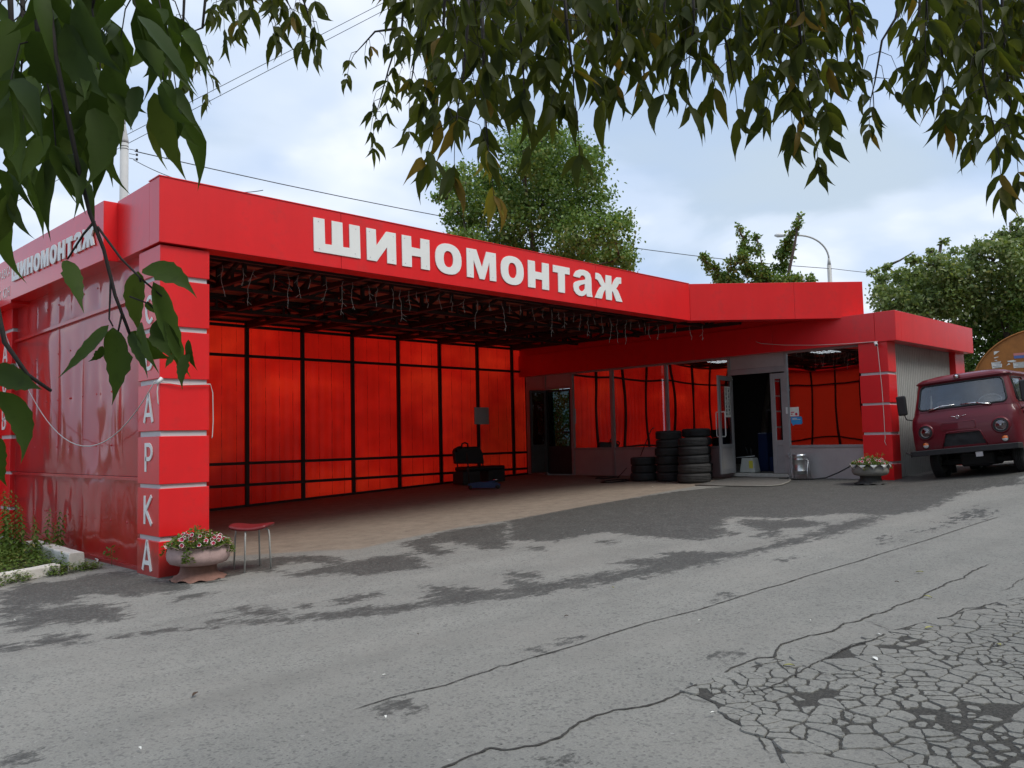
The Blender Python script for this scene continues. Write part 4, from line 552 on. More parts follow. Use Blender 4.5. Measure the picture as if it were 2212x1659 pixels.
# front fascia in three composite sheets (joints), hollow box 0.3 deep
def fascia_box(name, a, b, z0, z1, th, parent, inner=True, dz=(0, 0), zt=None):
    """vertical cladding between plan points a and b, outer face on the a-b line, thickness th to its left"""
    a = Vector(a); b = Vector(b); d = (b - a).normalized(); n = Vector((-d.y, d.x)) * th
    mb = MB(); z0a, z0b = z0 if isinstance(z0, tuple) else (z0, z0); z1a, z1b = z1 if isinstance(z1, tuple) else (z1, z1)
    vs = [(a.x, a.y, z0a), (b.x, b.y, z0b), (b.x + n.x, b.y + n.y, z0b), (a.x + n.x, a.y + n.y, z0a), (a.x, a.y, z1a), (b.x, b.y, z1b), (b.x + n.x, b.y + n.y, z1b), (a.x + n.x, a.y + n.y, z1a)]
    mb.add(vs, [(0, 3, 2, 1), (4, 5, 6, 7), (0, 1, 5, 4), (1, 2, 6, 5), (2, 3, 7, 6), (3, 0, 4, 7)])
    return mb.build(name, 'red_panel', parent, bevel=.004)
yf = -.043; ZT, ZB = 4.708, 3.92
for x0, x1 in ((-.03, 2.47), (2.475, 8.0), (8.005, 11.1)):
    fascia_box('fascia_panel', (x0, yf), (x1, yf), ZB, ZT, .30, can)
D = Vector((13.92, -2.55)); A_ = Vector((11.103, yf - .001)); mid = A_.lerp(D, .60)
fascia_box('fascia_panel', A_, mid, ZB, ZT, .30, can); fascia_box('fascia_panel', mid + (D - A_).normalized() * .004, D, ZB, ZT, .30, can)
fascia_box('fascia_panel', (-.028, 1.33), (-.028, yf + .303), ZB, ZT, .30, can)
# left side boxes that stand proud
fascia_box('sign_box', (-.199, 5.75), (-.199, 1.33), (4.0, 3.912), (4.80, 4.69), .35, can)
fascia_box('sign_box', (-.19, 7.9), (-.19, 5.753), (4.0, 3.955), (4.76, 4.73), .35, can)
cap = MB(); cap.box((-.04, yf - .008, ZT), (11.1, yf + .31, ZT + .012)); cap.build('edge_flashing', 'red_panel', can)
# roof
rz = lambda y: 4.60 - .041 * max(0, y)
rf = MB(); rp = [(.3, .2), (11.2, .2), (13.75, -2.2), (13.75, Yb + .1), (.3, Yb + .1)]; rf.add([(x, y, rz(y)) for x, y in rp] + [(x, y, rz(y) + .04) for x, y in rp], [(0, 1, 2, 3, 4), (9, 8, 7, 6, 5)] + [(k, (k + 1) % 5, (k + 1) % 5 + 5, k + 5) for k in range(5)]); rf.build('roof', 'roof_sheet', can)
MB().box((13.60, -2.1, 3.95), (13.66, Yb, 4.52)).build('closing_panel', 'red_panel', can)
# roof trusses of square tube, one per bay, and lattice girders across
POST = [-.67, .72, 2.11, 3.51, 4.90, 6.30, 7.69, 9.09, 10.48, 11.86, 13.24]
def bar(mb, p, q, s=.045):
    p, q = Vector(p), Vector(q); d = (q - p); L_ = d.length; d.normalize(); ref = Vector((0, 0, 1)) if abs(d.z) < .95 else Vector((1, 0, 0))
    u = d.cross(ref).normalized() * s / 2; v_ = u.cross(d).normalized() * s / 2
    mb.add([p + u + v_, p - u + v_, p - u - v_, p + u - v_, q + u + v_, q - u + v_, q - u - v_, q + u - v_], [(0, 1, 2, 3), (7, 6, 5, 4), (0, 4, 5, 1), (1, 5, 6, 2), (2, 6, 7, 3), (3, 7, 4, 0)])
for x in POST[1:]:
    mb = MB(); y0 = .3 if x < 11.3 else .0
    bar(mb, (x, y0, 4.06), (x, Yb, 4.16), .08); bar(mb, (x, y0, rz(y0) - .1), (x, Yb, rz(Yb) - .05), .06)
    k = 0; y = y0
    while y < Yb - .2:
        y2 = min(y + .9, Yb); lo_z = lambda q: 4.06 + .013 * q; hi_z = lambda q: rz(q) - .1 + .0066 * q; bar(mb, (x, y, lo_z(y)), (x, y, hi_z(y)), .06)
        bar(mb, (x, y, lo_z(y) if k % 2 else hi_z(y)), (x, y2, hi_z(y2) if k % 2 else lo_z(y2)), .055); y = y2; k += 1
    mb.build('roof_truss', 'dark_steel', can)
for y in (1.0, 3.1, 5.2):
    zl, zh = 4.09, rz(y) - .08; mb = MB(); bar(mb, (.3, y, zl), (13.5, y, zl), .065); bar(mb, (.3, y, zh), (13.5, y, zh), .05)
    x = .3; k = 0
    while x < 13.3:
        bar(mb, (x, y, zl), (x, y, zh), .045); bar(mb, (x, y, zl if k % 2 else zh), (min(x + .7, 13.5), y, zh if k % 2 else zl), .045); x += .7; k += 1
    mb.build('lattice_girder', 'dark_steel', can)
y = .35
while y < Yb:
    mb = MB(); mb.box((.3, y, rz(y) - .05), (13.5, y + .06, rz(y + .06))); mb.build('purlin', 'dark_steel', can); y += .6
# back wall: steel frame and translucent sheets, each bay and row a sheet
ROWS = [(None, .626), (.626, 1.106), (1.106, 3.50), (3.50, 4.165), (4.165, 4.29)]
mb = MB()
for x in POST:
    mb.box((x - .045, Yb - .06, gz(x, Yb) - .05), (x + .045, Yb - .005, 4.3))
mb.box((13.80, Yb - .061, .3), (13.89, Yb - .004, 4.3))
fr = mb.build('wall_post_frame', 'dark_steel', can)
for z in (.626, 1.106, 3.50, 4.165):
    mb = MB(); mb.box((-.7, Yb - .058, z - .032), (13.8, Yb - .007, z + .032)); mb.build('wall_rail', 'dark_steel', can)
mb = MB(); vs = []
for x in (-.7, 13.8): vs += [(x, Yb - .07, gz(x, Yb) - .1), (x, Yb + .03, gz(x, Yb) - .1), (x, Yb + .03, gz(x, Yb) + .05), (x, Yb - .07, gz(x, Yb) + .05)]
mb.add(vs, [(0, 1, 2, 3), (7, 6, 5, 4), (0, 4, 5, 1), (1, 5, 6, 2), (2, 6, 7, 3), (3, 7, 4, 0)]); mb.build('bottom_rail', 'dark_steel', can)
PX = POST + [13.86]
for i in range(len(PX) - 1):
    for z0, z1 in ROWS:
        x0, x1 = PX[i], PX[i + 1]
        if z0 is None: z0 = None
        nxs = 24; nzs = 5; vs = []; fs = []
        for a in range(nxs + 1):
            x = x0 + (x1 - x0) * a / nxs; zb = (gz(x, Yb) + .02) if z0 is None else z0
            for b_ in range(nzs + 1):
                z = zb + (z1 - zb) * b_ / nzs
                vs.append((x, Yb + .004 + .006 * math.sin(x * 27.1) + .008 * noise.noise(Vector((x * 1.2, z * 1.1, 2))), z))
        for a in range(nxs):
            for b_ in range(nzs): k = a * (nzs + 1) + b_; fs.append((k, k + nzs + 1, k + nzs + 2, k + 1))
        MB().add(vs, fs, True).build('wall_sheet', 'red_translucent', can)
# dark board screwed behind a post
MB().box((11.68, Yb - .09, 1.94), (12.22, Yb - .065, 2.42)).build('notice_board', 'panel_grey', can)
# left side wall: bulging glossy sheets between L rails
XS = .08
ys = [.62, 1.78, 2.94, 4.10, 5.26, 6.42]
for zi, (z0, z1) in enumerate(((None, 1.10), (1.145, 3.37), (3.41, 4.05))):
    for i in range(len(ys) - 1):
        y0, y1 = ys[i], ys[i + 1]; ny_ = 26; nz_ = 34; vs = []; fs = []
        for a in range(ny_ + 1):
            y = y0 + (y1 - y0) * a / ny_; zb = gz(XS, y) + .02 if z0 is None else z0
            for b_ in range(nz_ + 1):
                z = zb + (z1 - zb) * b_ / nz_; fa = a / ny_; fb = b_ / nz_
                pil = (math.sin(math.pi * fa) * math.sin(math.pi * fb)) ** .6
                dd = .058 * noise.noise(Vector((y * .85, z * .42, 1.7 + zi))) + .014 * noise.noise(Vector((y * 2.6, z * 1.1, 6.1)))
                # dimples at the screws
                for sy in (.0, .5, 1.0):
                    for szz in (.18, .5, .82):
                        r2 = ((fa - sy) * (y1 - y0)) ** 2 + ((fb - szz) * (z1 - zb)) ** 2; dd += .007 * math.exp(-r2 / .012)
                vs.append((XS - .012 * pil + dd * pil, y, z))
        for a in range(ny_):
            for b_ in range(nz_): k = a * (nz_ + 1) + b_; fs.append((k, k + 1, k + nz_ + 2, k + nz_ + 1))
        o = MB().add(vs, fs, True).build('side_sheet', 'red_gloss', can)
        sc_ = MB()
        for sy in (.0, .5):
            for szz in ((.18, .5, .82) if zi == 1 else (.5,)):
                yy = y0 + sy * (y1 - y0) + .02; zb = gz(XS, y0) + .02 if z0 is None else z0; zz = zb + szz * (z1 - zb)
                sc_.lathe([(0.0, -.012), (.012, -.010), (.016, 0)], (XS + .002, yy, zz), 8, True, 'x')
        sc_.build('screw', 'red_gloss', o)
for z in (1.12, 3.39):
    mb = MB(); mb.box((XS - .045, .62, z - .022), (XS - .02, 6.42, z + .022)); mb.box((XS - .02, .62, z - .022), (XS + .05, 6.42, z - .017)); mb.build('side_rail', 'red_gloss', can)
MB().box((XS - .02, .6, -.1), (XS + .03, 6.42, gz(0, 3) + .06)).build('base_trim', 'red_gloss', can)
for y in (.70, 1.78, 2.94, 4.10, 5.26, 6.40): MB().box((XS + .075, y - .04, gz(0, y) - .05), (XS + .13, y + .04, 4.3)).build('side_post', 'dark_steel', can)
for z in (.66, 1.12, 3.42): MB().box((XS + .078, .66, z - .03), (XS + .128, 7.5, z + .03)).build('side_rail', 'dark_steel', can)
MB().box((-.0, .3, 4.03), (.30, 7.5, 4.06)).build('soffit', 'red_panel', can)
# cladded columns
ZS = [(-.05, .41), (.465, 1.02), (1.07, 1.63), (1.695, 2.25), (2.31, 2.876), (2.935, 3.49), (3.55, 3.90)]
def column(px, py, wx, wy, par, zoff=0.0, zs=ZS, ground=True, bk='cladding_block'):
    core = MB().box((px + .025, py + .025, gz(px, py) - .1), (px + wx - .025, py + wy - .025, zs[-1][1] + zoff)).build('column', 'grey_strip', par)
    bl = []
    for z0, z1 in zs:
        z0 += zoff; z1 += zoff
        if z1 < gz(px, py) + .1: continue
        z0 = max(z0, gz(px, py) - .08)
        bl.append(MB().box((px, py, z0), (px + wx, py + wy, z1)).build(bk, 'red_panel', core, bevel=.005))
    return core
c1 = column(0, 0, .602, .66, can)
sx_ = lambda yl: (lambda u, v, d: (-.001 - d, yl - u, v))   # face -X, reading direction -Y
def side_letter(ch, yl, zb, w_, h_, th, par, x=0.0, d=.010):
    return letter(ch, lambda u, v, dd: (x - .001 - dd, yl - u, zb + v), w_, h_, th, d, par)
for ch, yl, zb, w_ in (('С', .43, 2.99, .27), ('В', .43, 2.43, .25), ('А', .45, 1.80, .27), ('Р', .42, 1.215, .25), ('К', .44, .595, .25), ('А', .47, .055, .27)):
    side_letter(ch, yl, zb, w_, .335, .048, c1)
c2 = column(0, 6.45, .60, .70, can, .08)
MB().box((.02, 7.1, -.05), (.06, 7.66, 4.3)).build('corner_panel', 'red_panel', can)
for ch, zb in (('А', 3.00), ('О', 2.45), ('В', 1.82)): side_letter(ch, 6.98, zb + .06, .26, .335, .048, c2)
# raised sign letters on the long front fascia
NAMES = 'шиномонтаж'
for g_ in GLYPHS:
    o = MB().prism(g_, lambda u, v, d: (u, yf - d, v), .002, .014).build('letter', 'letter_white', can)
    sc_ = MB()
    xs_ = [q[0] for q in g_[0]]; zs_ = [q[1] for q in g_[0]]
    # fixing screws on the stems, at the four corners of the glyph
    for (fx, fz) in ((.10, .90), (.9, .88), (.12, .1), (.88, .12)):
        px = min(xs_) + fx * (max(xs_) - min(xs_)); pz = min(zs_) + fz * (max(zs_) - min(zs_))
        ins = False; P = g_[0]
        for i in range(len(P)):
            a, b_ = P[i - 1], P[i]
            if (a[1] > pz) != (b_[1] > pz) and px < (b_[0] - a[0]) * (pz - a[1]) / (b_[1] - a[1]) + a[0]: ins = not ins
        if ins: sc_.lathe([(0.0, -.006), (.006, -.005), (.008, 0)], (px, yf - .014, pz), 6, True, 'y')
    if sc_.v: sc_.build('screw', 'grey_strip', o)
# the same word, smaller and raised on the side sign box (reads along -Y)
gx0 = GLYPHS[0][0][0][0]; sc_y = (5.575 - 1.60) / (8.769 - 2.028)
for g_ in GLYPHS:
    def fsd(u, v, d):
        s = (u - 2.028) * sc_y; yy = 5.575 - s; base = 4.275 - (s / 3.975) * .105
        return (-.199 - d, yy, base + (v - 4.10) * .575)
    MB().prism(g_, fsd, .012, .028).build('letter', 'letter_white', can)
for s_, zb, h_, y0 in (('РАВКА', 4.43, .155, 6.50), ('ИС КОН', 4.085, .165, 6.62)):
    yy = y0
    for ch in s_:
        if ch != ' ' and yy - .115 > 5.76: letter(ch, lambda u, v, d: (-.191 - d, yy - u, zb + v), .115, h_, .016, .004, can)
        yy -= .148 if ch != ' ' else .09
# icicle light string hanging inside the front edge
isl = tag(empty('light_garland'), 'unlit white icicle light string hanging under the front edge of the red canopy', 'string lights')
mb = MB(); rl = random.Random(9)
pts = []
x = .8
while x < 11.7:
    y = .5 if x < 11 else .5 - (x - 11) * .9
    pts.append((x, y, 3.86 + .02 * math.sin(x * 3))); x += .35
mb.tube(pts, .004, 4); mb.build('wire', 'dark_steel', isl)
x = 1.0
while x < 11.6:
    y = .5 if x < 11 else .5 - (x - 11) * .9
    mb = MB(); L_ = rl.choice([.18, .25, .33, .42, .5]) ; z = 3.87; p = Vector((x, y, z)); pl = [p.copy()]
    n = max(3, int(L_ / .06))
    for k in range(n): p = p + Vector((rl.uniform(-.025, .025), rl.uniform(-.02, .02), -L_ / n)); pl.append(p.copy())
    mb.tube(pl, .0042, 4)
    for k in range(1, n):
        if rl.random() < .4: q = pl[k]; mb.tube([q, q + Vector((rl.uniform(-.08, .08), rl.uniform(-.04, .04), -.05))], .003, 4)
    mb.build('light_strand', 'garland_wire', isl); x += rl.uniform(.15, .30)
# hanging bell lamp and small fittings under the roof
hb = tag(empty('pendant_lamp', (4.2, 3.2, 3.75)), 'unlit bell pendant lamp hanging below the dark roof trusses of the canopy', 'pendant lamp')
MB().tube([(0, 0, .3), (0, 0, .06)], .012, 6).build('cord', 'dark_steel', hb); MB().lathe([(.02, .08), (.05, .07), (.12, -.02), (.125, -.03), (.11, -.025), (.04, .05)], n=20).build('lamp_shade', 'black_plastic', hb)

# ---------------------------------------------------------------- workshop building
ws = tag(empty('workshop', (Xw, 0, 0)), 'low red and grey tyre workshop with mirrored windows and an open grey door', 'workshop'); ws.location = (0, 0, 0)
XF = 13.55; Yn = -3.092
fascia_box('fascia_panel', (XF, Yb), (XF, -.6), 3.341, 3.957, .30, ws); fascia_box('fascia_panel', (XF, -.604), (XF, -2.9), 3.341, 3.957, .30, ws); fascia_box('fascia_panel', (XF, -2.904), (XF, Yn - .234), 3.341, 3.957, .30, ws)
fascia_box('fascia_panel', (XF + .303, Yn - .234), (18.45, Yn - .234), 3.341, 3.957, .30, ws)
fascia_box('fascia_panel', (18.45, Yn - .234 + .303), (18.45, Yb + .2), 3.341, 3.957, .30, ws)
MB().box((XF + .3, Yn + .07, 3.80), (18.2, Yb + .2, 3.86)).build('roof', 'roof_sheet', ws)
MB().box((XF + .01, Yn - .2, 3.36), (13.83, Yb, 3.375)).build('soffit', 'red_panel', ws)
ZW = [(.3, .85), (.905, 1.43), (1.49, 2.03), (2.09, 2.64), (2.70, 3.341)]
colr = column(13.60, -3.12, .42, .60, ws, 0, [( .2, .815), (.865, 1.415), (1.47, 2.03), (2.08, 2.66), (2.715, 3.34)])
column(17.75, -3.12, .65, .45, ws, 0, [( .2, .9), (.95, 1.5), (1.55, 2.1), (2.15, 2.7), (2.75, 3.34)])
# ribbed siding along the right side
vs = []; fs = []; x = 14.02; prof = []
while x < 17.76: prof += [(x, 0), (x + .012, -.016), (x + .03, -.016), (x + .042, 0)]; x += .105
for i, (x, d) in enumerate(prof): vs += [(x, Yn + .12 + d, .3), (x, Yn + .12 + d, 3.36)]
for i in range(len(prof) - 1): fs.append((2 * i, 2 * i + 2, 2 * i + 3, 2 * i + 1))
MB().add(vs, fs).build('ribbed_siding', 'siding_grey', ws)
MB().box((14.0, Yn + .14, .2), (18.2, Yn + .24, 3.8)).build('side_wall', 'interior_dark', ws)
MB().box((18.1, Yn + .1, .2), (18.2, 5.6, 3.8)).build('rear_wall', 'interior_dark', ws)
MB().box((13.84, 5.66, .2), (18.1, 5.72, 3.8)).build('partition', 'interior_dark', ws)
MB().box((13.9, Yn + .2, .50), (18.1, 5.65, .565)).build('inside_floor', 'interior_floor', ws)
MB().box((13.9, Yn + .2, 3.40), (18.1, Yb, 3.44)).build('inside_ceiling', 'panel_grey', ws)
# storefront frame
FW = .055
def frame_bar(y0, y1, z0, z1, x0=Xw - .02, x1=Xw + .05, par=ws, name='frame_bar', mat='frame_grey'):
    return MB().box((x0, min(y0, y1), z0), (x1, max(y0, y1), z1)).build(name, mat, par, bevel=.004)
SILL = 1.19
def window(y0, y1, z0=SILL + .03, z1=3.30, tilt=0.0):
    fr_ = MB()
    P8 = []
    for xx in (Xw - .02, Xw + .05): P8 += [(xx, y0, z0 - .06), (xx, y1, z0 - .06), (xx, y1, z1 + .045), (xx, y0, z1 + .045), (xx, y0 + .012, z0), (xx, y1 - .012, z0), (xx, y1 - .012, z1), (xx, y0 + .012, z1)]
    F8 = []
    for k in range(4): F8 += [(k, (k + 1) % 4, (k + 1) % 4 + 4, k + 4), (k + 8, k + 12, (k + 1) % 4 + 12, (k + 1) % 4 + 8), (k, k + 8, (k + 1) % 4 + 8, (k + 1) % 4), (k + 4, (k + 1) % 4 + 4, (k + 1) % 4 + 12, k + 12)]
    fr_.add(P8, F8)
    o = fr_.build('window', 'frame_grey', ws, bevel=.003)
    nyy, nzz = 10, 12; vs = []; fs = []
    for a in range(nyy + 1):
        for b_ in range(nzz + 1):
            fa, fb = a / nyy, b_ / nzz; bul = math.sin(math.pi * fa) * math.sin(math.pi * fb) * .5
            vs.append((Xw + .012 - .006 * bul * (y1 - y0) + tilt * (fa - .5), y0 + (y1 - y0) * fa, z0 + (z1 - z0) * fb))
    for a in range(nyy):
        for b_ in range(nzz): k = a * (nzz + 1) + b_; fs.append((k, k + 1, k + nzz + 2, k + nzz + 1))
    MB().add(vs, fs, True).build('pane', 'window_glass', o)
    return o
W4 = window(-2.60, -.80); W3 = window(.70, 2.46); W2 = window(2.52, 4.22); W1 = window(4.31, 5.66)
for y0, y1 in ((2.46, 2.52), (4.22, 4.31), (5.66, 5.75), (6.70, 6.82)): frame_bar(y0, y1, gz(Xw, 0) - .05, 3.345, Xw - .03, Xw + .04)
frame_bar(.64, .70, .45, 3.345, Xw - .03, Xw + .04); frame_bar(-.80, -.745, .45, 3.345, Xw - .03, Xw + .04); frame_bar(-2.66, -2.60, .45, 3.345, Xw - .03, Xw + .04)
for y0, y1 in ((-2.60, -.80), (.70, 2.46), (2.52, 4.22), (4.31, 5.66)):
    MB().box((Xw - .004, y0, .35), (Xw + .04, y1, SILL - .03)).build('wall_panel', 'panel_grey', ws)
MB().box((Xw - .004, 6.82, .35), (Xw + .04, 7.52, 3.34)).build('wall_panel', 'panel_grey', ws)
MB().box((Xw - .001, -.745, 3.03), (Xw + .04, .64, 3.34)).build('wall_panel', 'panel_grey', ws); MB().box((Xw - .001, 5.75, 2.99), (Xw + .04, 6.70, 3.34)).build('wall_panel', 'panel_grey', ws)
frame_bar(-.745, .64, 2.90, 3.03, name='door_head'); frame_bar(-.745, .64, .50, .575, Xw - .05, Xw + .1, name='threshold', mat='concrete')
frame_bar(5.75, 6.70, 2.91, 2.99, name='door_head')
# lit ceiling lamps inside
lm0 = None
for y0, x0, zz in ((-1.35, 14.6, 3.34), (1.5, 14.8, 3.36), (.6, 15.8, 3.36)):
    if lm0 is None:
        lm0 = tag(empty('ceiling_lamp', (x0, y0, zz)), 'lit slatted ceiling lamp seen through the window right of the door', 'ceiling lamp', 'ceiling lamps in the workshop')
        MB().box((-.3, -.3, 0), (.3, .3, .05)).build('housing', 'white_plastic', lm0)
        for k in range(4): MB().box((-.28, -.24 + k * .14, -.012), (.28, -.19 + k * .14, -.002)).build('tube', 'lamp_tube', lm0)
        l = lm0
    else:
        l = copy_thing(lm0); l.location = (x0, y0, zz); l['label'] = 'lit ceiling lamp reflected along the top of the window left of the door' if x0 < 15 else 'small lit ceiling lamp beside the upper left corner of the open door'
# opened door leaf (left) : narrow aluminium leaf with glass, kick panel, pull handles
dl = empty('door', (Xw - .03, .60, 0), 0, ws); dl.rotation_euler = (0, 0, R_(187))   # local +x runs from the hinge outwards
def leaf(par, w_, z0, z1, zr, st=.09, zr2=None):
    mb = MB(); th = .022
    mb.box((0, -th, z0), (st, th, z1)); mb.box((w_ - st, -th, z0), (w_, th, z1)); mb.box((st, -th, z1 - st), (w_ - st, th, z1)); mb.box((st, -th, z0), (w_ - st, th, z0 + st)); mb.box((st, -th, zr - .06), (w_ - st, th, zr + .03))
    mb.build('leaf_frame', 'frame_grey', par, bevel=.004)
    MB().box((st, -.006, zr + .03), (w_ - st, .006, z1 - st)).build('glass', 'door_glass', par)
    MB().box((st, -.012, z0 + st), (w_ - st, .012, zr - .06)).build('kick_panel', 'panel_grey', par)
leaf(dl, .80, .585, 2.87, 1.24, .11)
for s_ in (1, -1):
    MB().tube([(.70, .02 * s_, 2.02), (.70, .10 * s_, 2.02), (.63 + .07, .11 * s_, 1.99), (.70, .11 * s_, 1.48), (.70, .10 * s_, 1.45), (.70, .02 * s_, 1.45)], .014, 8).build('handle', 'white_plastic', dl)
MB().box((.60 + .14, .0221, 1.80), (.60 + .165, .024, 2.0)).build('lock_plate', 'sticker_red', dl)
pp = MB().box((.18, .0235, 1.90), (.49, .0255, 2.62)).build('notice_sheet', 'paper', dl)
tx = MB(); r5 = random.Random(3)
for cx_ in (.20, .345):
    z = 2.59
    while z > 1.95:
        if r5.random() < .22: tx.box((cx_ + .03, .0256, z - .06), (cx_ + .09, .0262, z)); z -= .08
        else: tx.box((cx_, .0256, z - .006), (cx_ + r5.uniform(.07, .125), .0262, z)); z -= .014
tx.build('print', 'ink', pp)
MB().box((-.12, -.03, 2.80), (.18, -.022, 2.82)).build('closer_arm', 'white_plastic', dl)
# fixed leaf right of the opening
dr = empty('door', (Xw - .005, -.745, 0), R_(90), ws)
mb = MB(); mb.box((0, -.022, .585), (.10, .022, 2.87)); mb.box((.255, -.022, .585), (.36, .022, 2.87)); mb.box((.10, -.022, 2.74), (.255, .022, 2.87)); mb.box((.10, -.022, .585), (.255, .022, .70)); mb.box((.10, -.022, 1.22), (.255, .022, 1.34)); mb.build('leaf_frame', 'frame_grey', dr, bevel=.004)
MB().box((.10, -.004, 1.34), (.255, .004, 2.74)).build('glass', 'window_glass', dr); MB().box((.10, -.01, .70), (.255, .01, 1.22)).build('kick_panel', 'frame_grey', dr)
for z in (.98, 2.5): MB().box((-.03, .02, z), (.03, .055, z + .06)).box((-.06, .02, z - .045), (-.01, .06, z + .0)).build('hinge', 'frame_grey', dr, bevel=.004)
MB().box((Xw - .05, -.795, 1.93), (Xw - .031, -.755, 2.08)).build('bell_push', 'white_plastic', ws, bevel=.004)
# stickers on the window beside the door
s1 = MB().box((Xw + .001, -1.04, 1.87), (Xw + .003, -.83, 2.075)).build('sticker', 'paper', W4)
MB().box((Xw + .0, -.93, 1.95), (Xw + .001, -.85, 1.97)).box((Xw + .0, -.89, 1.905), (Xw + .001, -.855, 1.93)).lathe([(0, -.001), (.032, -.001), (.032, .001)], (Xw, -.98, 1.915), 14, False, 'x').build('sticker_print', 'sticker_red', W4)
MB().prism([[(-.85, 1.86), (-1.08, 1.86), (-1.105, 1.84), (-1.11, 1.71), (-1.08, 1.685), (-.93, 1.685), (-.885, 1.655), (-.88, 1.69), (-.85, 1.72), (-.84, 1.83)]], lambda u, v, d: (Xw + .002 - d, u, v), 0, .002).build('sticker', 'sticker_blue', W4)
MB().box((Xw - .0025, -1.07, 1.79), (Xw - .0005, -.88, 1.80)).box((Xw - .0025, -.99, 1.815), (Xw - .0005, -.88, 1.828)).build('sticker_print', 'paper', W4)
# small door at the far end of the shelter: leaf open, glass door behind it, passage to the yard
d3 = empty('door', (Xw - .03, 6.68, 0), R_(155), ws); leaf(d3, .52, .52, 2.90, 1.3, .08)
for q in d3.children: q.data.materials[0] = M['door_dark'] if not q.name.startswith('glass') else M['clear_glass']
d4 = empty('door', (Xw + .02, 5.78, 0), R_(90), ws)
mb = MB(); mb.box((0, -.02, .50), (.05, .02, 2.9)); mb.box((.86, -.02, .5), (.92, .02, 2.9)); mb.box((.05, -.02, 2.84), (.86, .02, 2.9)); mb.box((.05, -.02, 1.22), (.86, .02, 1.27)); mb.box((.05, -.01, .5), (.86, .01, 1.22)); mb.build('leaf_frame', 'interior_dark', d4)
MB().box((.05, -.003, 1.27), (.86, .003, 2.84)).build('glass', 'clear_glass', d4)
MB().box((13.9, 5.73, .44), (18.3, 7.5, .50)).build('passage_floor', 'interior_floor', ws)
rl_ = tag(empty('handrail', (15.2, 0, 0)), 'dark metal railing seen through the far glass door at the shelter corner', 'railing')
MB().tube([(0, 5.7, 1.68), (0, 7.4, 1.68)], .03, 6).build('rail', 'black_plastic', rl_)
for y in (5.98, 6.3): MB().tube([(0, y, .5), (0, y, 1.68)], .025, 6).build('post', 'black_plastic', rl_)
# things standing inside the door
vl = tag(empty('tyre_machine', (15.3, .45, .565)), 'blue steel workshop machine standing in the dark behind the open door', 'machine')
MB().box((-.35, -.05, 0), (.35, .2, .95)).build('cabinet', 'lift_blue', vl, bevel=.02); MB().box((-.3, -.75, 0), (.3, -.45, 1.0)).build('column', 'lift_blue', vl, bevel=.02); MB().box((-.3, -.45, .0), (.3, -.05, .35)).build('base', 'lift_blue', vl, bevel=.02)
MB().tube([(0, .1, 1.12), (0, .1, 1.5), (0, -.3, 1.55)], .035, 8).build('arm', 'dark_steel', vl)
bl_ = tag(empty('water_tank', (14.02, .36, .565)), 'grey tapered plastic tank with a yellow label and a white rod, in the doorway', 'tank')
mb = MB(); mb.add([(-.15, -.20, .02), (.15, -.20, .02), (.15, .2, .02), (-.15, .2, .02), (-.12, -.15, .36), (.12, -.15, .36), (.12, .15, .36), (-.12, .15, .36)], [(0, 3, 2, 1), (4, 5, 6, 7), (0, 1, 5, 4), (1, 2, 6, 5), (2, 3, 7, 6), (3, 0, 4, 7)]); mb.build('body', 'tank_grey', bl_, bevel=.02, seg=2)
MB().box((-.149, -.16, .12), (-.146, -.06, .30)).build('label_patch', 'yellow_label', bl_); MB().tube([(-.05, .32, .37), (-.05, -.16, .41)], .008, 6).build('rod', 'white_plastic', bl_); MB().tube([(0, .02, .36), (-.02, .06, .55), (0, .10, .62)], .008, 6).tube([(0, -.05, .36), (0, -.04, .6)], .01, 6).build('hose_lance', 'black_plastic', bl_)
for i in range(2): MB().box((-.13, -.17 + i * .26, 0), (.13, -.09 + i * .26, .03)).build('foot', 'tank_grey', bl_)

# ---------------------------------------------------------------- small things round the door
mt = tag(MB().prism([[(11.6, .32), (12.4, .42), (13.3, .50), (13.7, .1), (13.68, -.75), (13.1, -1.12), (12.6, -1.32), (12.05, -1.45), (11.75, -1.38), (11.62, -.9), (11.6, -.3)]], lambda u, v, d: (u, v, gz(u, v) + d), .003, .020).build('door_mat', 'concrete', None), 'worn grey mat lying on the asphalt in front of the open door', 'mat')
mt.data.materials[0] = simple('mat_grey', (.115, .108, .098), .9, .3, 14, .8)
ed = MB(); epts = [(11.6, .32), (11.6, -.3), (11.62, -.9), (11.75, -1.38), (12.05, -1.45), (12.6, -1.32), (13.1, -1.12), (13.68, -.75)]
ed.tube([(x, y, gz(x, y) + .018) for x, y in epts], .014, 6); ed.build('raised_edge', simple('mat_edge', (.20, .19, .165), .9, .2, 14), mt)
ub = tag(empty('litter_bin', (13.45, -1.17, .455)), 'dented galvanised bucket bin hung in a thin metal stand under the right window', 'litter bin')
pr_ = [(.0, .135), (.135, .135), (.145, .15), (.15, .40), (.156, .41), (.15, .42), (.15, .50), (.156, .51), (.15, .52), (.152, .575), (.142, .575), (.14, .16)]
MB().lathe([(.0, .13), (.135, .13), (.142, .145), (.145, .20), (.15, .205), (.145, .21), (.147, .44), (.154, .45), (.147, .46), (.148, .52), (.155, .53), (.148, .54), (.15, .575), (.142, .575), (.138, .16)], n=30, fn=lambda r, z, a, j: (r * (1 + .015 * math.sin(3 * a + z * 9)), z)).build('bucket', 'galvanised', ub)
for s_ in (1, -1):
    MB().tube([(.05, s_ * .165, .46), (-.02, s_ * .18, .2), (-.08, s_ * .20, 0)], .010, 6).tube([(.05, s_ * .165, .46), (.09, s_ * .18, .2), (.13, s_ * .195, 0)], .010, 6).tube([(0, s_ * .15, .45), (.05, s_ * .17, .46)], .014, 6).build('leg', 'galvanised', ub)
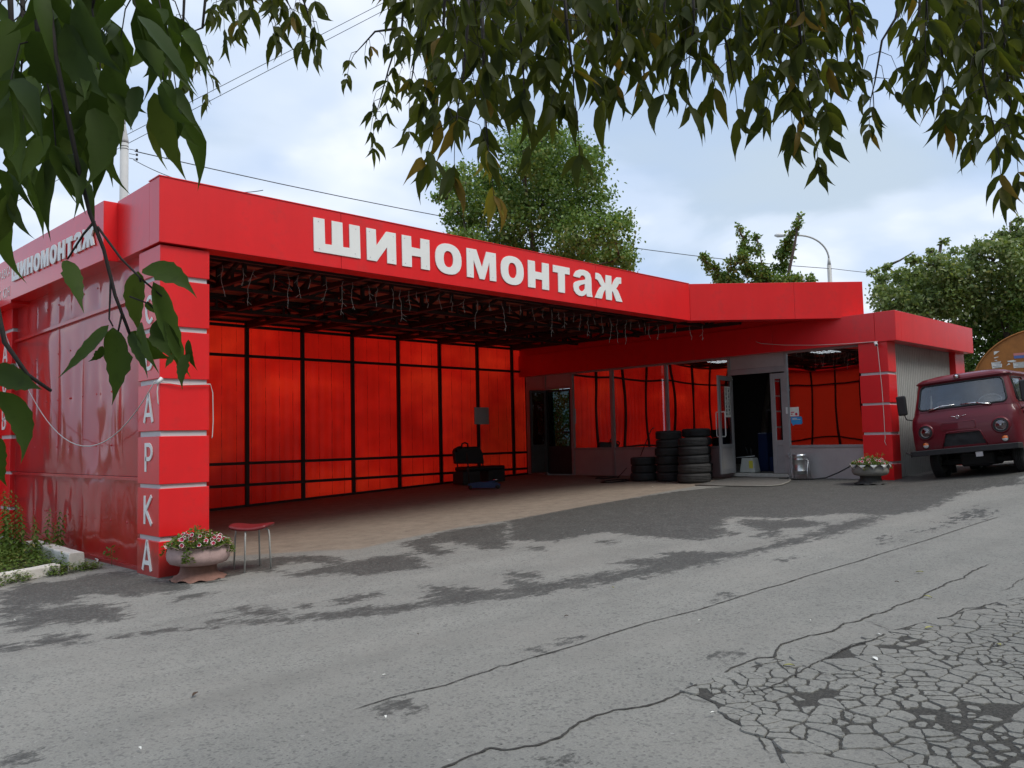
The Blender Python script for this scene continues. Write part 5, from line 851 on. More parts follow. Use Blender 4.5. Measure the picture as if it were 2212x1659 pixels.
MB().tube([(-.08, -.2, .03), (-.08, .2, .03)], .008, 6).build('crossbar', 'galvanised', ub)
# hose from the wall to the planter
hp = [(13.3, -.75, .49), (13.3, -1.15, .485), (13.35, -1.5, .49), (13.45, -1.75, .52), (13.52, -2.0, .63), (13.58, -2.25, .77), (13.62, -2.36, .90)]
tag(MB().tube(hp, .014, 8).build('rubber_hose', 'black_plastic'), 'black hose curving up along the grey wall to the white-rimmed planter', 'hose')
# camera, its cable and the loose white cable down the right column
sc_ = tag(empty('security_camera', (13.50, -2.93, 3.30)), 'small white bullet camera under the eaves above the right red column', 'camera')
MB().lathe([(0, -.09), (.028, -.09), (.032, -.08), (.032, .06), (.0, .07)], n=16, axis='x').build('body', 'white_plastic', sc_).rotation_euler = (0, R_(-25), R_(30)); MB().tube([(0, 0, .0), (.02, -.03, .05)], .008, 6).build('bracket', 'white_plastic', sc_)
MB().lathe([(0, -.094), (.02, -.094), (.022, -.089)], n=12, axis='x').build('lens', 'black_plastic', sc_).rotation_euler = (0, R_(-25), R_(30))
tag(MB().tube([(13.53, -.2, 3.62), (13.53, -.34, 3.56), (13.535, -.9, 3.47), (13.535, -1.6, 3.40), (13.53, -2.3, 3.36), (13.53, -2.94, 3.345)], .006, 5).build('camera_cable', 'wire_white'), 'thin white cable stapled along the red eaves band to the camera', 'cable')
tag(MB().tube([(13.52, -2.95, 3.34), (13.54, -2.96, 3.0), (13.57, -2.98, 2.4), (13.58, -2.985, 1.9), (13.585, -2.985, 1.5), (13.58, -2.99, 1.35), (13.59, -2.97, 1.28), (13.585, -3.0, 1.2)], .006, 5).build('loose_cable', 'wire_white'), 'loose white cable hanging straight down the right red column', 'cable')
# tyres: one tyre, copied
def tyre_mesh(R0, h_, name='tyre'):
    a = R0; b_ = h_ / 2; ri = R0 * .60
    prof = [(ri, -b_ * .60), (ri + .012, -b_ * .78), (a * .80, -b_ * .99), (a * .92, -b_ * .93), (a * .975, -b_ * .70), (a, -b_ * .45)]
    for z in (-.33, -.02, .30): prof += [(a, (z - .06) * b_), (a - .007, (z - .05) * b_), (a - .007, (z + .05) * b_), (a, (z + .06) * b_)]
    prof += [(a, b_ * .45), (a * .975, b_ * .70), (a * .92, b_ * .93), (a * .80, b_ * .99), (ri + .012, b_ * .78), (ri, b_ * .60), (ri + .03, b_ * .45), (a * .9, b_ * .3), (a * .9, -b_ * .3), (ri + .03, -b_ * .45)]
    def fn(r, z, an, j):
        if r > a * .955: r -= .004 * (math.sin(an * 60) > .3)
        return r, z
    return prof, fn
ty0 = {}
rt = random.Random(21)
ST = [('three-tyre stack at the left', 12.50, 2.33, [(.325, .19), (.31, .19), (.315, .19)], ['bottom', 'middle', 'top']),
      ('tall left stack', 12.58, 1.66, [(.31, .20), (.305, .19), (.30, .195), (.305, .19), (.30, .20), (.31, .205)], ['lowest', 'second', 'third', 'fourth', 'fifth', 'topmost']),
      ('front stack by the open door', 12.30, .80, [(.375, .215), (.37, .21), (.35, .195), (.335, .195), (.335, .20)], ['lowest', 'second', 'third', 'fourth', 'topmost']),
      ('dark stack behind the front one', 12.98, 1.12, [(.33, .2)] * 5 + [(.335, .2)], ['lowest', 'second', 'third', 'fourth', 'fifth', 'topmost'])]
for nm, sx, sy, ts, od in ST:
    z = gz(sx, sy) + .002
    for k, (r0, hh) in enumerate(ts):
        key = (round(r0, 3), round(hh, 3), k < 2 and nm.startswith('front'))
        if key not in ty0:
            prof, fn = tyre_mesh(r0, hh); o = MB().lathe(prof, n=72, fn=fn, closed=True).build('tyre', 'rubber_dusty' if key[2] else 'rubber'); ty0[key] = o
        else: o = link_copy(ty0[key]); 
        z += hh / 2
        o.location = (sx + rt.uniform(-.018, .018), sy + rt.uniform(-.018, .018), z); o.rotation_euler = (rt.uniform(-.012, .012), rt.uniform(-.012, .012), rt.uniform(0, 6)); z += hh / 2
        if nm.startswith('front') and k < 2: tag(o, f'large dusty worn tyre, {od[k]} of the front stack by the open door', 'tyre', 'stacked tyres outside the workshop')
        else: tag(o, f'black worn tyre, {od[k]} of the {nm}', 'tyre', 'stacked tyres outside the workshop')
o = link_copy(ty0[(.31, .19, False)]); o.location = (12.9, .78 - .02, 1.3); bpy.data.objects.remove(o)
# cable draped from a tall stack to the low one and coils on the floor
tag(MB().tube([(12.32, 1.86, 1.70), (12.30, 1.93, 1.66), (12.34, 2.15, 1.32), (12.42, 2.36, 1.03)], .011, 6).tube([(12.2, 2.62, .75), (12.05, 2.8, .5)], .010, 6).build('power_cable', 'black_plastic'), 'black cable stretched from the tall tyre stack down to the low stack', 'cable')
def coil(cx, cy, rad, turns, seed):
    r = random.Random(seed); pts = []
    for k in range(turns * 18):
        a = k / 18 * 2 * math.pi; rr = rad * (1 + .12 * math.sin(a * .37 + seed)) * (.8 + .25 * math.sin(k * .05)); x = cx + rr * 1.5 * math.cos(a) ; y = cy + rr * math.sin(a); pts.append((x, y, gz(x, y) + .012 + .012 * (k % 7) / 7))
    return pts
tag(MB().tube(coil(12.15, 2.95, .28, 4, 1), .012, 5).build('cable_coil', 'black_plastic'), 'coiled black cable on the floor left of the lowest tyre stack', 'cable')
tag(MB().tube(coil(13.0, 3.9, .26, 2, 2) + [(13.3, 4.4, gz(13.3, 4.4) + .012), (13.4, 4.9, gz(13, 5) + .012)], .010, 5).build('air_hose', 'black_plastic'), 'thin dark hose lying in loops on the floor below the left window', 'hose')
# ---------------------------------------------------------------- bench seat, trolley jack in the far corner
be = tag(empty('bench_seat', (11.05, 6.6, gz(11, 6.6))), 'old black padded double seat standing against the see-through red wall', 'bench')
g0 = gz(11, 6.6)
MB().box((-.70, -.24, .33), (.70, .26, .45)).build('seat_cushion', 'vinyl_black', be, bevel=.05, seg=3)
mb = MB(); mb.prism([[(-.70, .53), (-.02 + .30, .50), (.31, .53), (.29, .80), (.22, .93), (.12, .97), (-.55, .97), (-.66, .93), (-.72, .85)]], lambda u, v, d: (u + .0, .18 + d + (v - .5) * .12, v), 0, .10); mb.build('backrest', 'vinyl_black', be, bevel=.02, seg=2)
MB().tube([(-.66, .2, .85), (-.70, .18, .93), (-.60, .16, .98), (-.52, .16, .97)], .02, 8).tube([(-.5, .2, .93), (-.48, .18, 1.05), (-.38, .18, 1.08), (-.28, .18, 1.05), (-.26, .2, .93)], .022, 8).build('armrest', 'black_plastic', be)
for x in (-.62, .28): MB().tube([(x, .2, .40), (x, .23, .56)], .018, 6).build('back_support', 'dark_steel', be)
for x, w_ in ((-.45, .05), (.45, .05)): MB().box((x - .35, -.2, 0), (x + .25, .2, .33)).build('leg', 'interior_dark', be)
jk = tag(empty('trolley_jack', (9.75, 5.05, gz(9.75, 5.05)), R_(-45)), 'low blue trolley jack with upright handle on the floor before the black seat', 'jack')
for s_ in (1, -1): MB().prism([[(-.38, .03), (.36, .03), (.40, .09), (.30, .15), (-.1, .17), (-.38, .13)]], lambda u, v, d: (u, s_ * .13 + d, v), -.008, .008).build('side_plate', 'blue_jack', jk)
MB().box((-.30, -.10, .08), (.2, .10, .12)).build('chassis', 'blue_jack', jk, bevel=.01); MB().tube([(-.1, 0, .12), (.26, 0, .17)], .035, 8).build('lift_arm', 'blue_jack', jk); MB().lathe([(0, .2), (.05, .2), (.06, .22), (0, .225)], (.27, 0, 0), 14).build('saddle', 'chrome', jk)
for x, y in ((-.33, .15), (-.33, -.15), (.33, .16), (.33, -.16)): MB().lathe([(0, -.02), (.045, -.02), (.05, -.012), (.05, .012), (.045, .02), (0, .02)], (x, y, .05), 14, axis='y').build('wheel', 'black_plastic', jk)
MB().tube([(-.36, 0, .1), (-.40, 0, .86)], .018, 8).build('handle', 'dark_steel', jk)
# ---------------------------------------------------------------- stool
stl = tag(empty('stool', (.905, -.487, gz(.9, -.487))), 'square stool with a worn dark red padded top and four pale metal legs', 'stool')
vs = []; fs = []; n = 14; tt = R_(0)
def stool_xy(u, v):   # rounded square
    r = max(abs(u), abs(v)); 
    if r == 0: return 0, 0
    l = math.hypot(u, v); k = r / l; f = k * .35 + .65; return u * (.35 * k + .65) / 1.0, v * (.35 * k + .65)
rx = Matrix.Rotation(R_(-44), 3, 'Z'); g1_ = .205
top = []
for sgn, zz in ((1, .512), (-1, .482)):
    for i in range(n + 1):
        for j in range(n + 1):
            u, v = i / n * 2 - 1, j / n * 2 - 1; x, y = stool_xy(u, v); rr = max(abs(u), abs(v))
            saddle = .030 * (u * u) - .012 * v * v
            z = zz + saddle + (sgn * .014 * (1 - rr ** 4)); q = rx @ Vector((x * .235, y * .225, z)); vs.append(tuple(q))
N_ = (n + 1) ** 2
for s_ in (0, 1):
    for i in range(n):
        for j in range(n): k = s_ * N_ + i * (n + 1) + j; fs.append((k, k + 1, k + n + 2, k + n + 1))
bd = [i * (n + 1) for i in range(n + 1)] + [n * (n + 1) + j for j in range(1, n + 1)] + [i * (n + 1) + n for i in range(n - 1, -1, -1)] + [j for j in range(n - 1, 0, -1)]
for k in range(len(bd)): a, b_ = bd[k], bd[(k + 1) % len(bd)]; fs.append((a, b_, b_ + N_, a + N_))
MB().add(vs, fs, True).build('seat', 'seat_red', stl)
for lx, ly in ((.769, -.298), (.732, -.645), (1.076, -.35), (1.059, -.654)):
    dx, dy = lx - .905, ly + .487
    mb = MB(); mb.tube([(dx, dy, gz(lx, ly) - gz(.9, -.487)), (dx * .92, dy * .92, .40), (dx * .88, dy * .88, .455), (dx * .78, dy * .78, .478), (dx * .3, dy * .3, .48)], .0105, 8); mb.build('leg', 'galvanised', stl).data.materials[0] = M['siding_grey']
# ---------------------------------------------------------------- planters cut from old tyres
def petal(mb, c, r, tilt, az, inner, outer, k):
    pass
def petunia_head(mbs, pos, nrm, r):
    """white edged five lobed trumpet: throat (crimson) and rim (white)"""
    nrm = Vector(nrm).normalized(); u = nrm.orthogonal().normalized(); v = nrm.cross(u); c = Vector(pos)
    vs = [c - nrm * r * .45]; n = 15
    for k in range(n):
        a = 2 * math.pi * k / n; rr = r * (.80 + .05 * math.cos(5 * a)); vs.append(c + (u * math.cos(a) + v * math.sin(a)) * rr)
    mbs[0].add(vs, [(0, 1 + k, 1 + (k + 1) % n) for k in range(n)])
    vs = []
    for k in range(n):
        a = 2 * math.pi * k / n; rr = r * (.80 + .05 * math.cos(5 * a)); r2 = r * (1.0 + .10 * math.cos(5 * a)); d = (u * math.cos(a) + v * math.sin(a)); vs += [c + d * rr, c + d * r2 + nrm * r * .08 * math.cos(5 * a)]
    mbs[1].add(vs, [(2 * k, 2 * k + 1, 2 * ((k + 1) % n) + 1, 2 * ((k + 1) % n)) for k in range(n)])
simple('petal_crimson', (.36, .008, .05), .6, .3, 60); simple('petal_white', (.66, .58, .60), .6, .1, 60); simple('petal_cream', (.62, .58, .38), .6, .1, 60); simple('soil', (.03, .022, .016), .95, .4, 30)
def leaf_cloud(mb, c, rad, n, size, rg_, flat=.45, wid=.5):
    for _ in range(n):
        a = rg_.uniform(0, 6.283); r = math.sqrt(rg_.random()); z = rg_.random()
        p = Vector((c[0] + rad[0] * r * math.cos(a), c[1] + rad[1] * r * math.sin(a), c[2] + rad[2] * z * (1.1 - r * r * .8)))
        d = Vector((math.cos(a) * r + rg_.uniform(-.6, .6), math.sin(a) * r + rg_.uniform(-.6, .6), rg_.uniform(-.2, .8))).normalized(); s = size * rg_.uniform(.6, 1.3)
        sd_ = d.cross(Vector((rg_.uniform(-1, 1), rg_.uniform(-1, 1), 1.2))).normalized() * s * wid * .5; up = Vector((0, 0, -s * .12))
        mb.add([p, p + d * s * .45 + sd_, p + d * s + up, p + d * s * .45 - sd_], [(0, 1, 2), (0, 2, 3)])
def planter(cx, cy, label, style, seed, scale=1.0):
    rg_ = random.Random(seed); root = tag(empty('planter', (cx, cy, gz(cx, cy))), label, 'planter'); S = scale
    def foot(r, z, a, j):
        if j < 2: return r * (1 + .09 * (abs(((a * 14 / math.pi) % 2) - 1) - .5) + .03 * math.sin(a * 5)), z + .012 * math.sin(a * 9)
        return r, z
    MB().lathe([(.30 * S, .006), (.29 * S, .02), (.235 * S, .045), (.205 * S, .08), (.195 * S, .13), (.20 * S, .17), (.16 * S, .17)], n=84, fn=foot).build('foot', 'rubber_dusty' if style else 'pot_rust', root)  # pale planter's foot coloured dark to stand for the shade hiding it
    def rim(r, z, a, j):
        if j >= 7 :
            k = (a * 11 / (2 * math.pi)) % 1; sc_k = abs(k - .5) * 2
            if style: return (r, z) if j < 8 else (r + .012, z - (.075 * (1 - sc_k)) * (j - 7) / 2)
            return r * (1 + .0 * sc_k), z - .030 * (1 - sc_k) * (j - 6) / 3
        return r * (1 + .006 * math.sin(3 * a)), z
    body = [(.17, .16), (.24, .165), (.305, .185), (.335, .225), (.343, .27), (.338, .32), (.325, .355), (.322, .372), (.337, .385), (.372, .400)]
    MB().lathe([(r * S, z) for r, z in body], n=88, fn=rim).build('bowl', 'pot_pale' if style else 'pot_pink', root)
    if style:
        mb = MB()
        for k in range(11):   # folded white triangles along the rim
            a = 2 * math.pi * (k + .5) / 11; aa = .17
            pt = lambda an, r, z: (r * S * math.cos(an), r * S * math.sin(an), z)
            mb.add([pt(a - aa, .355, .385), pt(a + aa, .355, .385), pt(a, .362, .30), pt(a - aa, .350, .385), pt(a + aa, .350, .385), pt(a, .357, .30)], [(0, 1, 2), (5, 4, 3), (0, 3, 4, 1), (1, 4, 5, 2), (2, 5, 3, 0)])
        mb.build('rim_points', 'white_plastic', root)
    MB().lathe([(0, .355), (.322 * S, .35)], n=32).build('soil', 'soil', root)
    mb = MB(); leaf_cloud(mb, (0, 0, .36), (.33 * S, .33 * S, .17), 1500, .038, rg_, wid=.7)
    for k in range(7):
        a = rg_.uniform(0, 6.28); leaf_cloud(mb, (.34 * S * math.cos(a), .34 * S * math.sin(a), .28), (.05, .05, .12), 60, .034, rg_, wid=.7)
    if not style: leaf_cloud(mb, (-.24, -.27, .22), (.05, .05, .2), 160, .034, rg_, wid=.7)
    mb.build('petunia_foliage', 'leaf_weed', root)
    for k in range(46):
        a = rg_.uniform(0, 6.283); r = .34 * S * math.sqrt(rg_.uniform(.1, 1)); z = .47 + .05 * rg_.random() - .32 * (r / .34) ** 3 * .35
        p = (r * math.cos(a), r * math.sin(a), z); nn = (math.cos(a) * .6 - .45 + rg_.uniform(-.3, .3), math.sin(a) * .6 - .5 + rg_.uniform(-.3, .3), .55 + rg_.uniform(-.2, .3))
        mbs = (MB(), MB()); petunia_head(mbs, p, nn, rg_.uniform(.020, .033))
        fl = mbs[0].build('petunia_flower', 'petal_crimson', root); mbs[1].build('petal_edge', 'petal_white', fl)
    for k in range(3):
        a = rg_.uniform(0, 6.28); x, y = .2 * math.cos(a), .2 * math.sin(a); st_ = MB().tube([(x, y, .42), (x * 1.1, y * 1.1, .53), (x * 1.2 + .02, y * 1.2, .60)], .003, 5); leaf_cloud(st_, (x * 1.2, y * 1.2, .56), (.03, .03, .05), 14, .03, rg_); st_.build('sprig', 'leaf_weed', root)
    return root
planter(.262, -.475, 'pinkish rusty planter with scalloped rim and white-edged crimson petunias, at the lettered column', 0, 31)
planter(12.72, -3.0, 'pale planter with white triangle rim and red petunias, in front of the right red column', 1, 32, 1.0)
# ---------------------------------------------------------------- bright cable across the side wall
cb = tag(empty('extension_cable', (0, 0, 0)), 'white cable sagging across the glossy side wall between the two lettered columns', 'cable')
pts = []
for k in range(25):
    f_ = k / 24; y = 6.62 + (-.015 - 6.62) * f_; z = 3.55 + (2.27 - 3.55) * f_ - 1.42 * 4 * f_ * (1 - f_) * (.75 + .25 * f_); pts.append((-.06, y, z))
MB().tube(pts, .007, 5).build('sagging_run', 'wire_white', cb)
MB().tube([(-.02, -.02, 2.27), (.25, -.03, 2.235), (.60, -.03, 2.255), (.63, -.03, 2.15), (.635, -.03, 1.8), (.625, -.03, 1.62), (.618, -.03, 1.6)], .006, 5).build('front_run', 'wire_white', cb)
MB().tube([(-.025, -.02, 2.27), (-.04, -.03, 2.15), (-.03, -.03, 2.02), (-.02, -.03, 2.0)], .006, 5).build('loose_tail', 'wire_white', cb)
MB().tube([(-.045, -.035, 2.24), (.01, -.04, 2.31)], .022, 8).build('plug', 'white_plastic', cb)
# ---------------------------------------------------------------- van
van = tag(empty('van', (13.42, -4.575, gz(14.2, -3.75) + .0)), 'old dark crimson boxy van parked tilted beside the right red column', 'van')
van.rotation_euler = (R_(-5.0), 0, 0); van.location.z = .575
def lerp_tab(tab, z):
    for (z0, a0), (z1, a1) in zip(tab, tab[1:]):
        if z <= z1: t_ = (z - z0) / (z1 - z0); return a0 + (a1 - a0) * max(0, t_)
    return tab[-1][1]
XFt = [(.42, .04), (.55, .02), (.75, 0), (1.0, .0), (1.16, .03), (1.28, .09), (1.33, .12), (1.86, .27), (1.90, .24), (1.93, .24), (1.98, .30), (2.03, .48), (2.06, .9), (2.075, 1.6)]
HWt = [(.42, .93), (.6, .965), (1.0, .97), (1.2, .965), (1.28, .935), (1.33, .92), (1.86, .83), (1.90, .845), (1.93, .84), (1.98, .76), (2.03, .55), (2.06, .3), (2.075, .08)]
RCt = [(.42, .16), (1.0, .17), (1.28, .2), (1.33, .16), (1.86, .16), (1.93, .2), (2.075, .3)]
LEN = 4.3
def van_pt(s, z):
    """s in [-1,1]: across the front face (|s|<.5) and round the corner back along the side"""
    xf, hw, rc = lerp_tab(XFt, z), lerp_tab(HWt, z), min(lerp_tab(RCt, z), lerp_tab(HWt, z) * .9)
    bow = .07
    sg = 1 if s >= 0 else -1; a = abs(s)
    if a < .5: y = a / .5 * (hw - rc); x = xf + bow * (y / hw) ** 2
    elif a < .65: th = (a - .5) / .15 * math.pi / 2; y = hw - rc + rc * math.sin(th); x = xf + bow * ((hw - rc) / hw) ** 2 + rc * (1 - math.cos(th))
    else: y = hw; x0 = xf + bow * ((hw - rc) / hw) ** 2 + rc; x = x0 + (LEN - x0) * (a - .65) / .35
    return Vector((x, sg * y, z))
zs = [.47, .50, .55, .62, .70, .78, .86, .93, 1.0, 1.06, 1.12, 1.17, 1.22, 1.26, 1.29, 1.31, 1.33, 1.36] + [1.36 + .025 * k for k in range(1, 20)] + [1.86, 1.875, 1.89, 1.905, 1.92, 1.935, 1.95, 1.965, 1.98, 1.995, 2.01, 2.025, 2.035, 2.045, 2.055, 2.065, 2.075]
ss_ = [-.5 + k * .0125 for k in range(81)]
ss_ = [-1, -.93, -.86, -.80, -.76, -.73, -.70, -.675, -.65] + [-.65 + .0125 * k for k in range(1, 12)] + ss_ + [.5 + .0125 * k for k in range(1, 12)] + [.65, .675, .70, .73, .76, .80, .86, .93, 1]
def ws_in(s, z, g=0):
    y = abs(van_pt(s, z).y); top, bot = 1.845 + g, 1.365 - g; hw = .80 + g - (z - 1.36) * .13; r = .09
    if abs(s) > .56 or not (bot < z < top) or y > hw: return False
    for zc, ins in ((top - r, z > top - r), (bot + r, z < bot + r)):
        if ins and y > hw - r and math.hypot(y - hw + r, z - zc) > r: return False
    return True
def sw_in(s, z):  # cab side window
    p = van_pt(s, z); return abs(s) > .64 and .48 < p.x < 1.15 and 1.38 < z < 1.82
def gr_in(s, z):  # radiator opening
    y = abs(van_pt(s, z).y); return abs(s) < .5 and .60 < z < .885 and y < .39 - max(0, (z - .60)) * .30 - max(0, z - .86) * 3
vs = [tuple(van_pt(s, z)) for z in zs for s in ss_]; fs = []; ns = len(ss_)
for i in range(len(zs) - 1):
    for j in range(ns - 1):
        s_m, z_m = (ss_[j] + ss_[j + 1]) / 2, (zs[i] + zs[i + 1]) / 2
        if ws_in(s_m, z_m) or sw_in(s_m, z_m) or gr_in(s_m, z_m): continue
        k = i * ns + j; fs.append((k, k + 1, k + ns + 1, k + ns))
fs.append(tuple((len(zs) - 1) * ns + j for j in range(ns)))
for i in range(len(zs) - 1): fs.append((i * ns, (i + 1) * ns, (i + 1) * ns + ns - 1, i * ns + ns - 1))
body = MB().add(vs, fs, True).build('body', 'van_paint', van); 
def surf(y, z, off=0.0):
    """point on the front face at lateral y"""
    lo_, hi_ = 0.0, .65
    for _ in range(24):
        md = (lo_ + hi_) / 2
        if van_pt(md, z).y < abs(y): lo_ = md
        else: hi_ = md
    p = van_pt(lo_, z); return Vector((p.x - off, y, z))
def outline(g=0):
    top, bot, r = 1.845 + g, 1.365 - g, .09; o = []
    hwf = lambda z: .80 + g - (z - 1.36) * .13
    for k in range(9): a = math.pi / 2 * k / 8; z = top - r + r * math.cos(a); o.append((hwf(z) - r + r * math.sin(a), z))
    for k in range(9): a = math.pi / 2 * k / 8; z = bot + r - r * math.sin(a); o.append((hwf(z) - r + r * math.cos(a), z))
    o2 = [(-y, z) for y, z in o[::-1]]; L_ = o + o2
    # densify along top & bottom
    d = []
    for k in range(len(L_)):
        a, b_ = L_[k], L_[(k + 1) % len(L_)]; n = max(1, int(math.hypot(b_[0] - a[0], b_[1] - a[1]) / .12)); d += [(a[0] + (b_[0] - a[0]) * q / n, a[1] + (b_[1] - a[1]) * q / n) for q in range(n)]
    return d
ol = outline()
wsd = empty('windscreen', (0, 0, 0), 0, van)
gv_ = []; gf_ = []; 
for i in range(15):
    for j in range(25):
        z = 1.355 + (1.855 - 1.355) * i / 14; y = -.80 + 1.6 * j / 24; y *= 1 - .10 * i / 14; gv_.append(tuple(surf(y, z, -.006)))
for i in range(14):
    for j in range(24): k = i * 25 + j; gf_.append((k, k + 1, k + 26, k + 25))
MB().add(gv_, gf_, True).build('glass', 'van_glass', wsd)
gp_ = [surf(y, z, .002) for y, z in ol]; gp_.append(gp_[0]); MB().tube(gp_, .017, 6, caps=False).build('gasket', 'black_plastic', wsd)
# cab interior
MB().box((1.05, -.8, .5), (1.15, .8, 1.95)).build('cab_partition', 'interior_dark', van)
for y in (-.42, .42): MB().box((.85, y - .25, .8), (1.04, y + .25, 1.55)).build('seat', 'frame_grey', van, bevel=.04)
MB().box((.30, -.75, 1.22), (.46, .75, 1.31)).build('dashboard', 'interior_dark', van, bevel=.02)
sw = MB(); wc_ = Vector((.52, -.42, 1.43)); pts = [wc_ + Vector((.10 * math.sin(a) * .55, .20 * math.cos(a), .20 * math.sin(a) * .6)) for a in [2 * math.pi * k / 24 for k in range(25)]]; sw.tube(pts, .013, 6, caps=False); sw.tube([pts[0], wc_, pts[12]], .01, 5); sw.build('steering_wheel', 'white_plastic', van)
# cab side windows and door lines
for sg in (1, -1):
    z0, z1 = 1.36, 1.835; quad = [(.46, z0), (1.17, z0), (1.17, z1), (.50, z1)]
    mb = MB(); mb.add([(x, sg * (lerp_tab(HWt, z) - .004), z) for x, z in quad], [(0, 1, 2, 3)]); mb.build('side_window', 'van_glass', van)
    pts = [Vector((x, sg * (lerp_tab(HWt, z) + .004), z)) for x, z in quad]; pts.append(pts[0]); MB().tube(pts, .012, 5).build('window_gasket', 'black_plastic', van)
    for x in (.42, 1.24): MB().tube([(x, sg * (lerp_tab(HWt, z) + .0015), z) for z in (.5, .8, 1.2, 1.3, 1.86)], .004, 4).build('door_seam', 'black_plastic', van)
    for x0 in (1.6, 2.6, 3.5):
        quad = [(x0 - .3, 1.40), (x0 + .35, 1.40), (x0 + .35, 1.78), (x0 - .3, 1.78)]
        MB().add([(x, sg * (lerp_tab(HWt, z) + .004), z) for x, z in quad], [(0, 1, 2, 3)]).build('side_window', 'black_plastic', van)
    MB().box((1.05, sg * .975 - .015, 1.18), (1.18, sg * .975 + .015, 1.205)).build('door_handle', 'chrome', van)
    for x in (.47,):
        for z in (.62, 1.15): MB().tube([(x - .05, sg * (lerp_tab(HWt, z) + .012), z - .03), (x - .05, sg * (lerp_tab(HWt, z) + .012), z + .03)], .012, 6).build('hinge', 'van_paint', van)
# gutter strip and roof edge
gpts = [van_pt(s, 1.90) + Vector((-.012, 0, 0)) for s in [k / 60 - .66 for k in range(0, 80)]]; MB().tube(gpts, .012, 5).build('rain_gutter', 'van_paint', van)
def bead(z, w_=.007, mat='van_paint', off=0.0): MB().tube([van_pt(s, z) + Vector((-off, 0, 0)) for s in [k / 60 - .66 for k in range(0, 80)]], w_, 4).build('body_crease', mat, van)
bead(1.315, .006)
# radiator cover, quilted
mb = MB(); vs = []; fs = []
for i in range(11):
    for j in range(23):
        z = .585 + .31 * i / 10; y = (-.41 + .82 * j / 22) * (1 - .22 * i / 10); vs.append(tuple(surf(y, z, -.035 + .012 * noise.noise(Vector((y * 7, z * 9, 1))))))
for i in range(10):
    for j in range(22): k = i * 23 + j; fs.append((k, k + 1, k + 24, k + 23))
MB().add(vs, fs, True).build('radiator_cover', 'rubber', van)
gl_ = [(-.395, .60), (-.38, .68), (-.335, .80), (-.31, .86), (-.27, .885), (-.1, .89), (.1, .89), (.27, .885), (.31, .86), (.335, .80), (.38, .68), (.395, .60)]
MB().tube([surf(y, z, .003) for y, z in gl_], .013, 6).build('grille_edge', 'van_paint', van)
# number plate recess frame
fp = [(-.30, .93), (.30, .93), (.305, .945), (.305, 1.055), (.29, 1.07), (-.29, 1.07), (-.305, 1.055), (-.305, .945), (-.30, .93)]
MB().tube([surf(y + .06, z, .002) for y, z in fp], .009, 5).build('plate_surround', 'van_paint', van)
mb = MB(); vs = [tuple(surf(.06 + y, z, .006)) for y, z in ((-.28, .945), (0, .945), (.28, .945), (.28, 1.055), (0, 1.055), (-.28, 1.055))]; mb.add(vs, [(0, 1, 4, 5), (1, 2, 3, 4)]); mb.build('plate_panel', 'van_paint', van)
# winged badge
bc = surf(.05, 1.165, .012); MB().lathe([(.030, -.004), (.036, 0), (.030, .004), (.027, 0)], (bc.x, bc.y, bc.z), 18, True, 'x', closed=True).tube([bc + Vector((0, .036, .0)), bc + Vector((0, .10, .018)), bc + Vector((.004, .155, .026))], [.006, .005, .002], 5).tube([bc + Vector((0, -.036, 0)), bc + Vector((0, -.10, .018)), bc + Vector((.004, -.155, .026))], [.006, .005, .002], 5).tube([bc + Vector((0, -.02, .01)), bc + Vector((0, 0, -.02)), bc + Vector((0, .02, .01))], .004, 5).build('badge', 'chrome', van)
# headlights, indicators
for sg in (1, -1):
    c_ = surf(sg * .665, .925, .0)
    hl = empty('headlight', tuple(c_), R_(-sg * 4), van)
    MB().lathe([(.165, .02), (.155, -.012), (.140, -.03), (.130, -.034), (.126, -.02)], n=36, axis='x').build('bezel', 'van_paint', hl)
    MB().lathe([(.132, -.034), (.122, -.030), (.112, -.036), (.105, -.042), (.097, -.034)], n=36, axis='x').build('rim', 'black_plastic', hl)
    MB().lathe([(0, .055), (.04, .045), (.08, .01), (.098, -.025)], n=32, axis='x').build('reflector', 'reflector', hl)
    t_ = MB(); t_.lathe([(0, -.05), (.05, -.046), (.09, -.034), (.098, -.028)], n=32, axis='x'); t_.build('lens', 'lamp_lens' if 'lamp_lens' in M else 'door_glass', hl)
    MB().tube([(-.02, 0, -.0), (.04, 0, 0)], .016, 8).build('bulb', 'white_plastic', hl)
    ci = surf(sg * .70, .675, .0); il = empty('indicator', tuple(ci), 0, van)
    MB().lathe([(.062, .01), (.062, -.012), (.055, -.016)], n=24, axis='x').build('rim', 'black_plastic', il)
    half = lambda up: [(0, -.034), (.03, -.030), (.05, -.018), (.055, -.012)]
    o = MB(); vs = [(-.034, 0, 0)]; 
    for part_, mm in ((0, 'amber'), (1, 'lens_white')):
        mb = MB(); n = 12; vs = []; fs = []
        for k in range(n + 1):
            a = math.pi * k / n + (math.pi if part_ else 0)
            for r, x in ((0, -.034), (.03, -.030), (.05, -.018), (.056, -.008)): vs.append((x, r * math.cos(a), r * math.sin(a) + (.001 if not part_ else -.001)))
        for k in range(n):
            for q in range(3): i0 = k * 4 + q; fs.append((i0, i0 + 1, i0 + 5, i0 + 4))
        mb.add(vs, fs, True).build('lens', mm, il)
# roof marker lamp
c_ = surf(.02, 1.945, .0); rl2 = empty('roof_lamp', (c_.x - .02, c_.y, c_.z + .012), 0, van); MB().lathe([(.055, .05), (.055, -.02), (.045, -.03), (.04, -.022)], n=20, axis='x').build('housing', 'van_paint', rl2); MB().lathe([(0, -.034), (.03, -.03), (.04, -.02)], n=16, axis='x').build('lens', 'chrome', rl2)
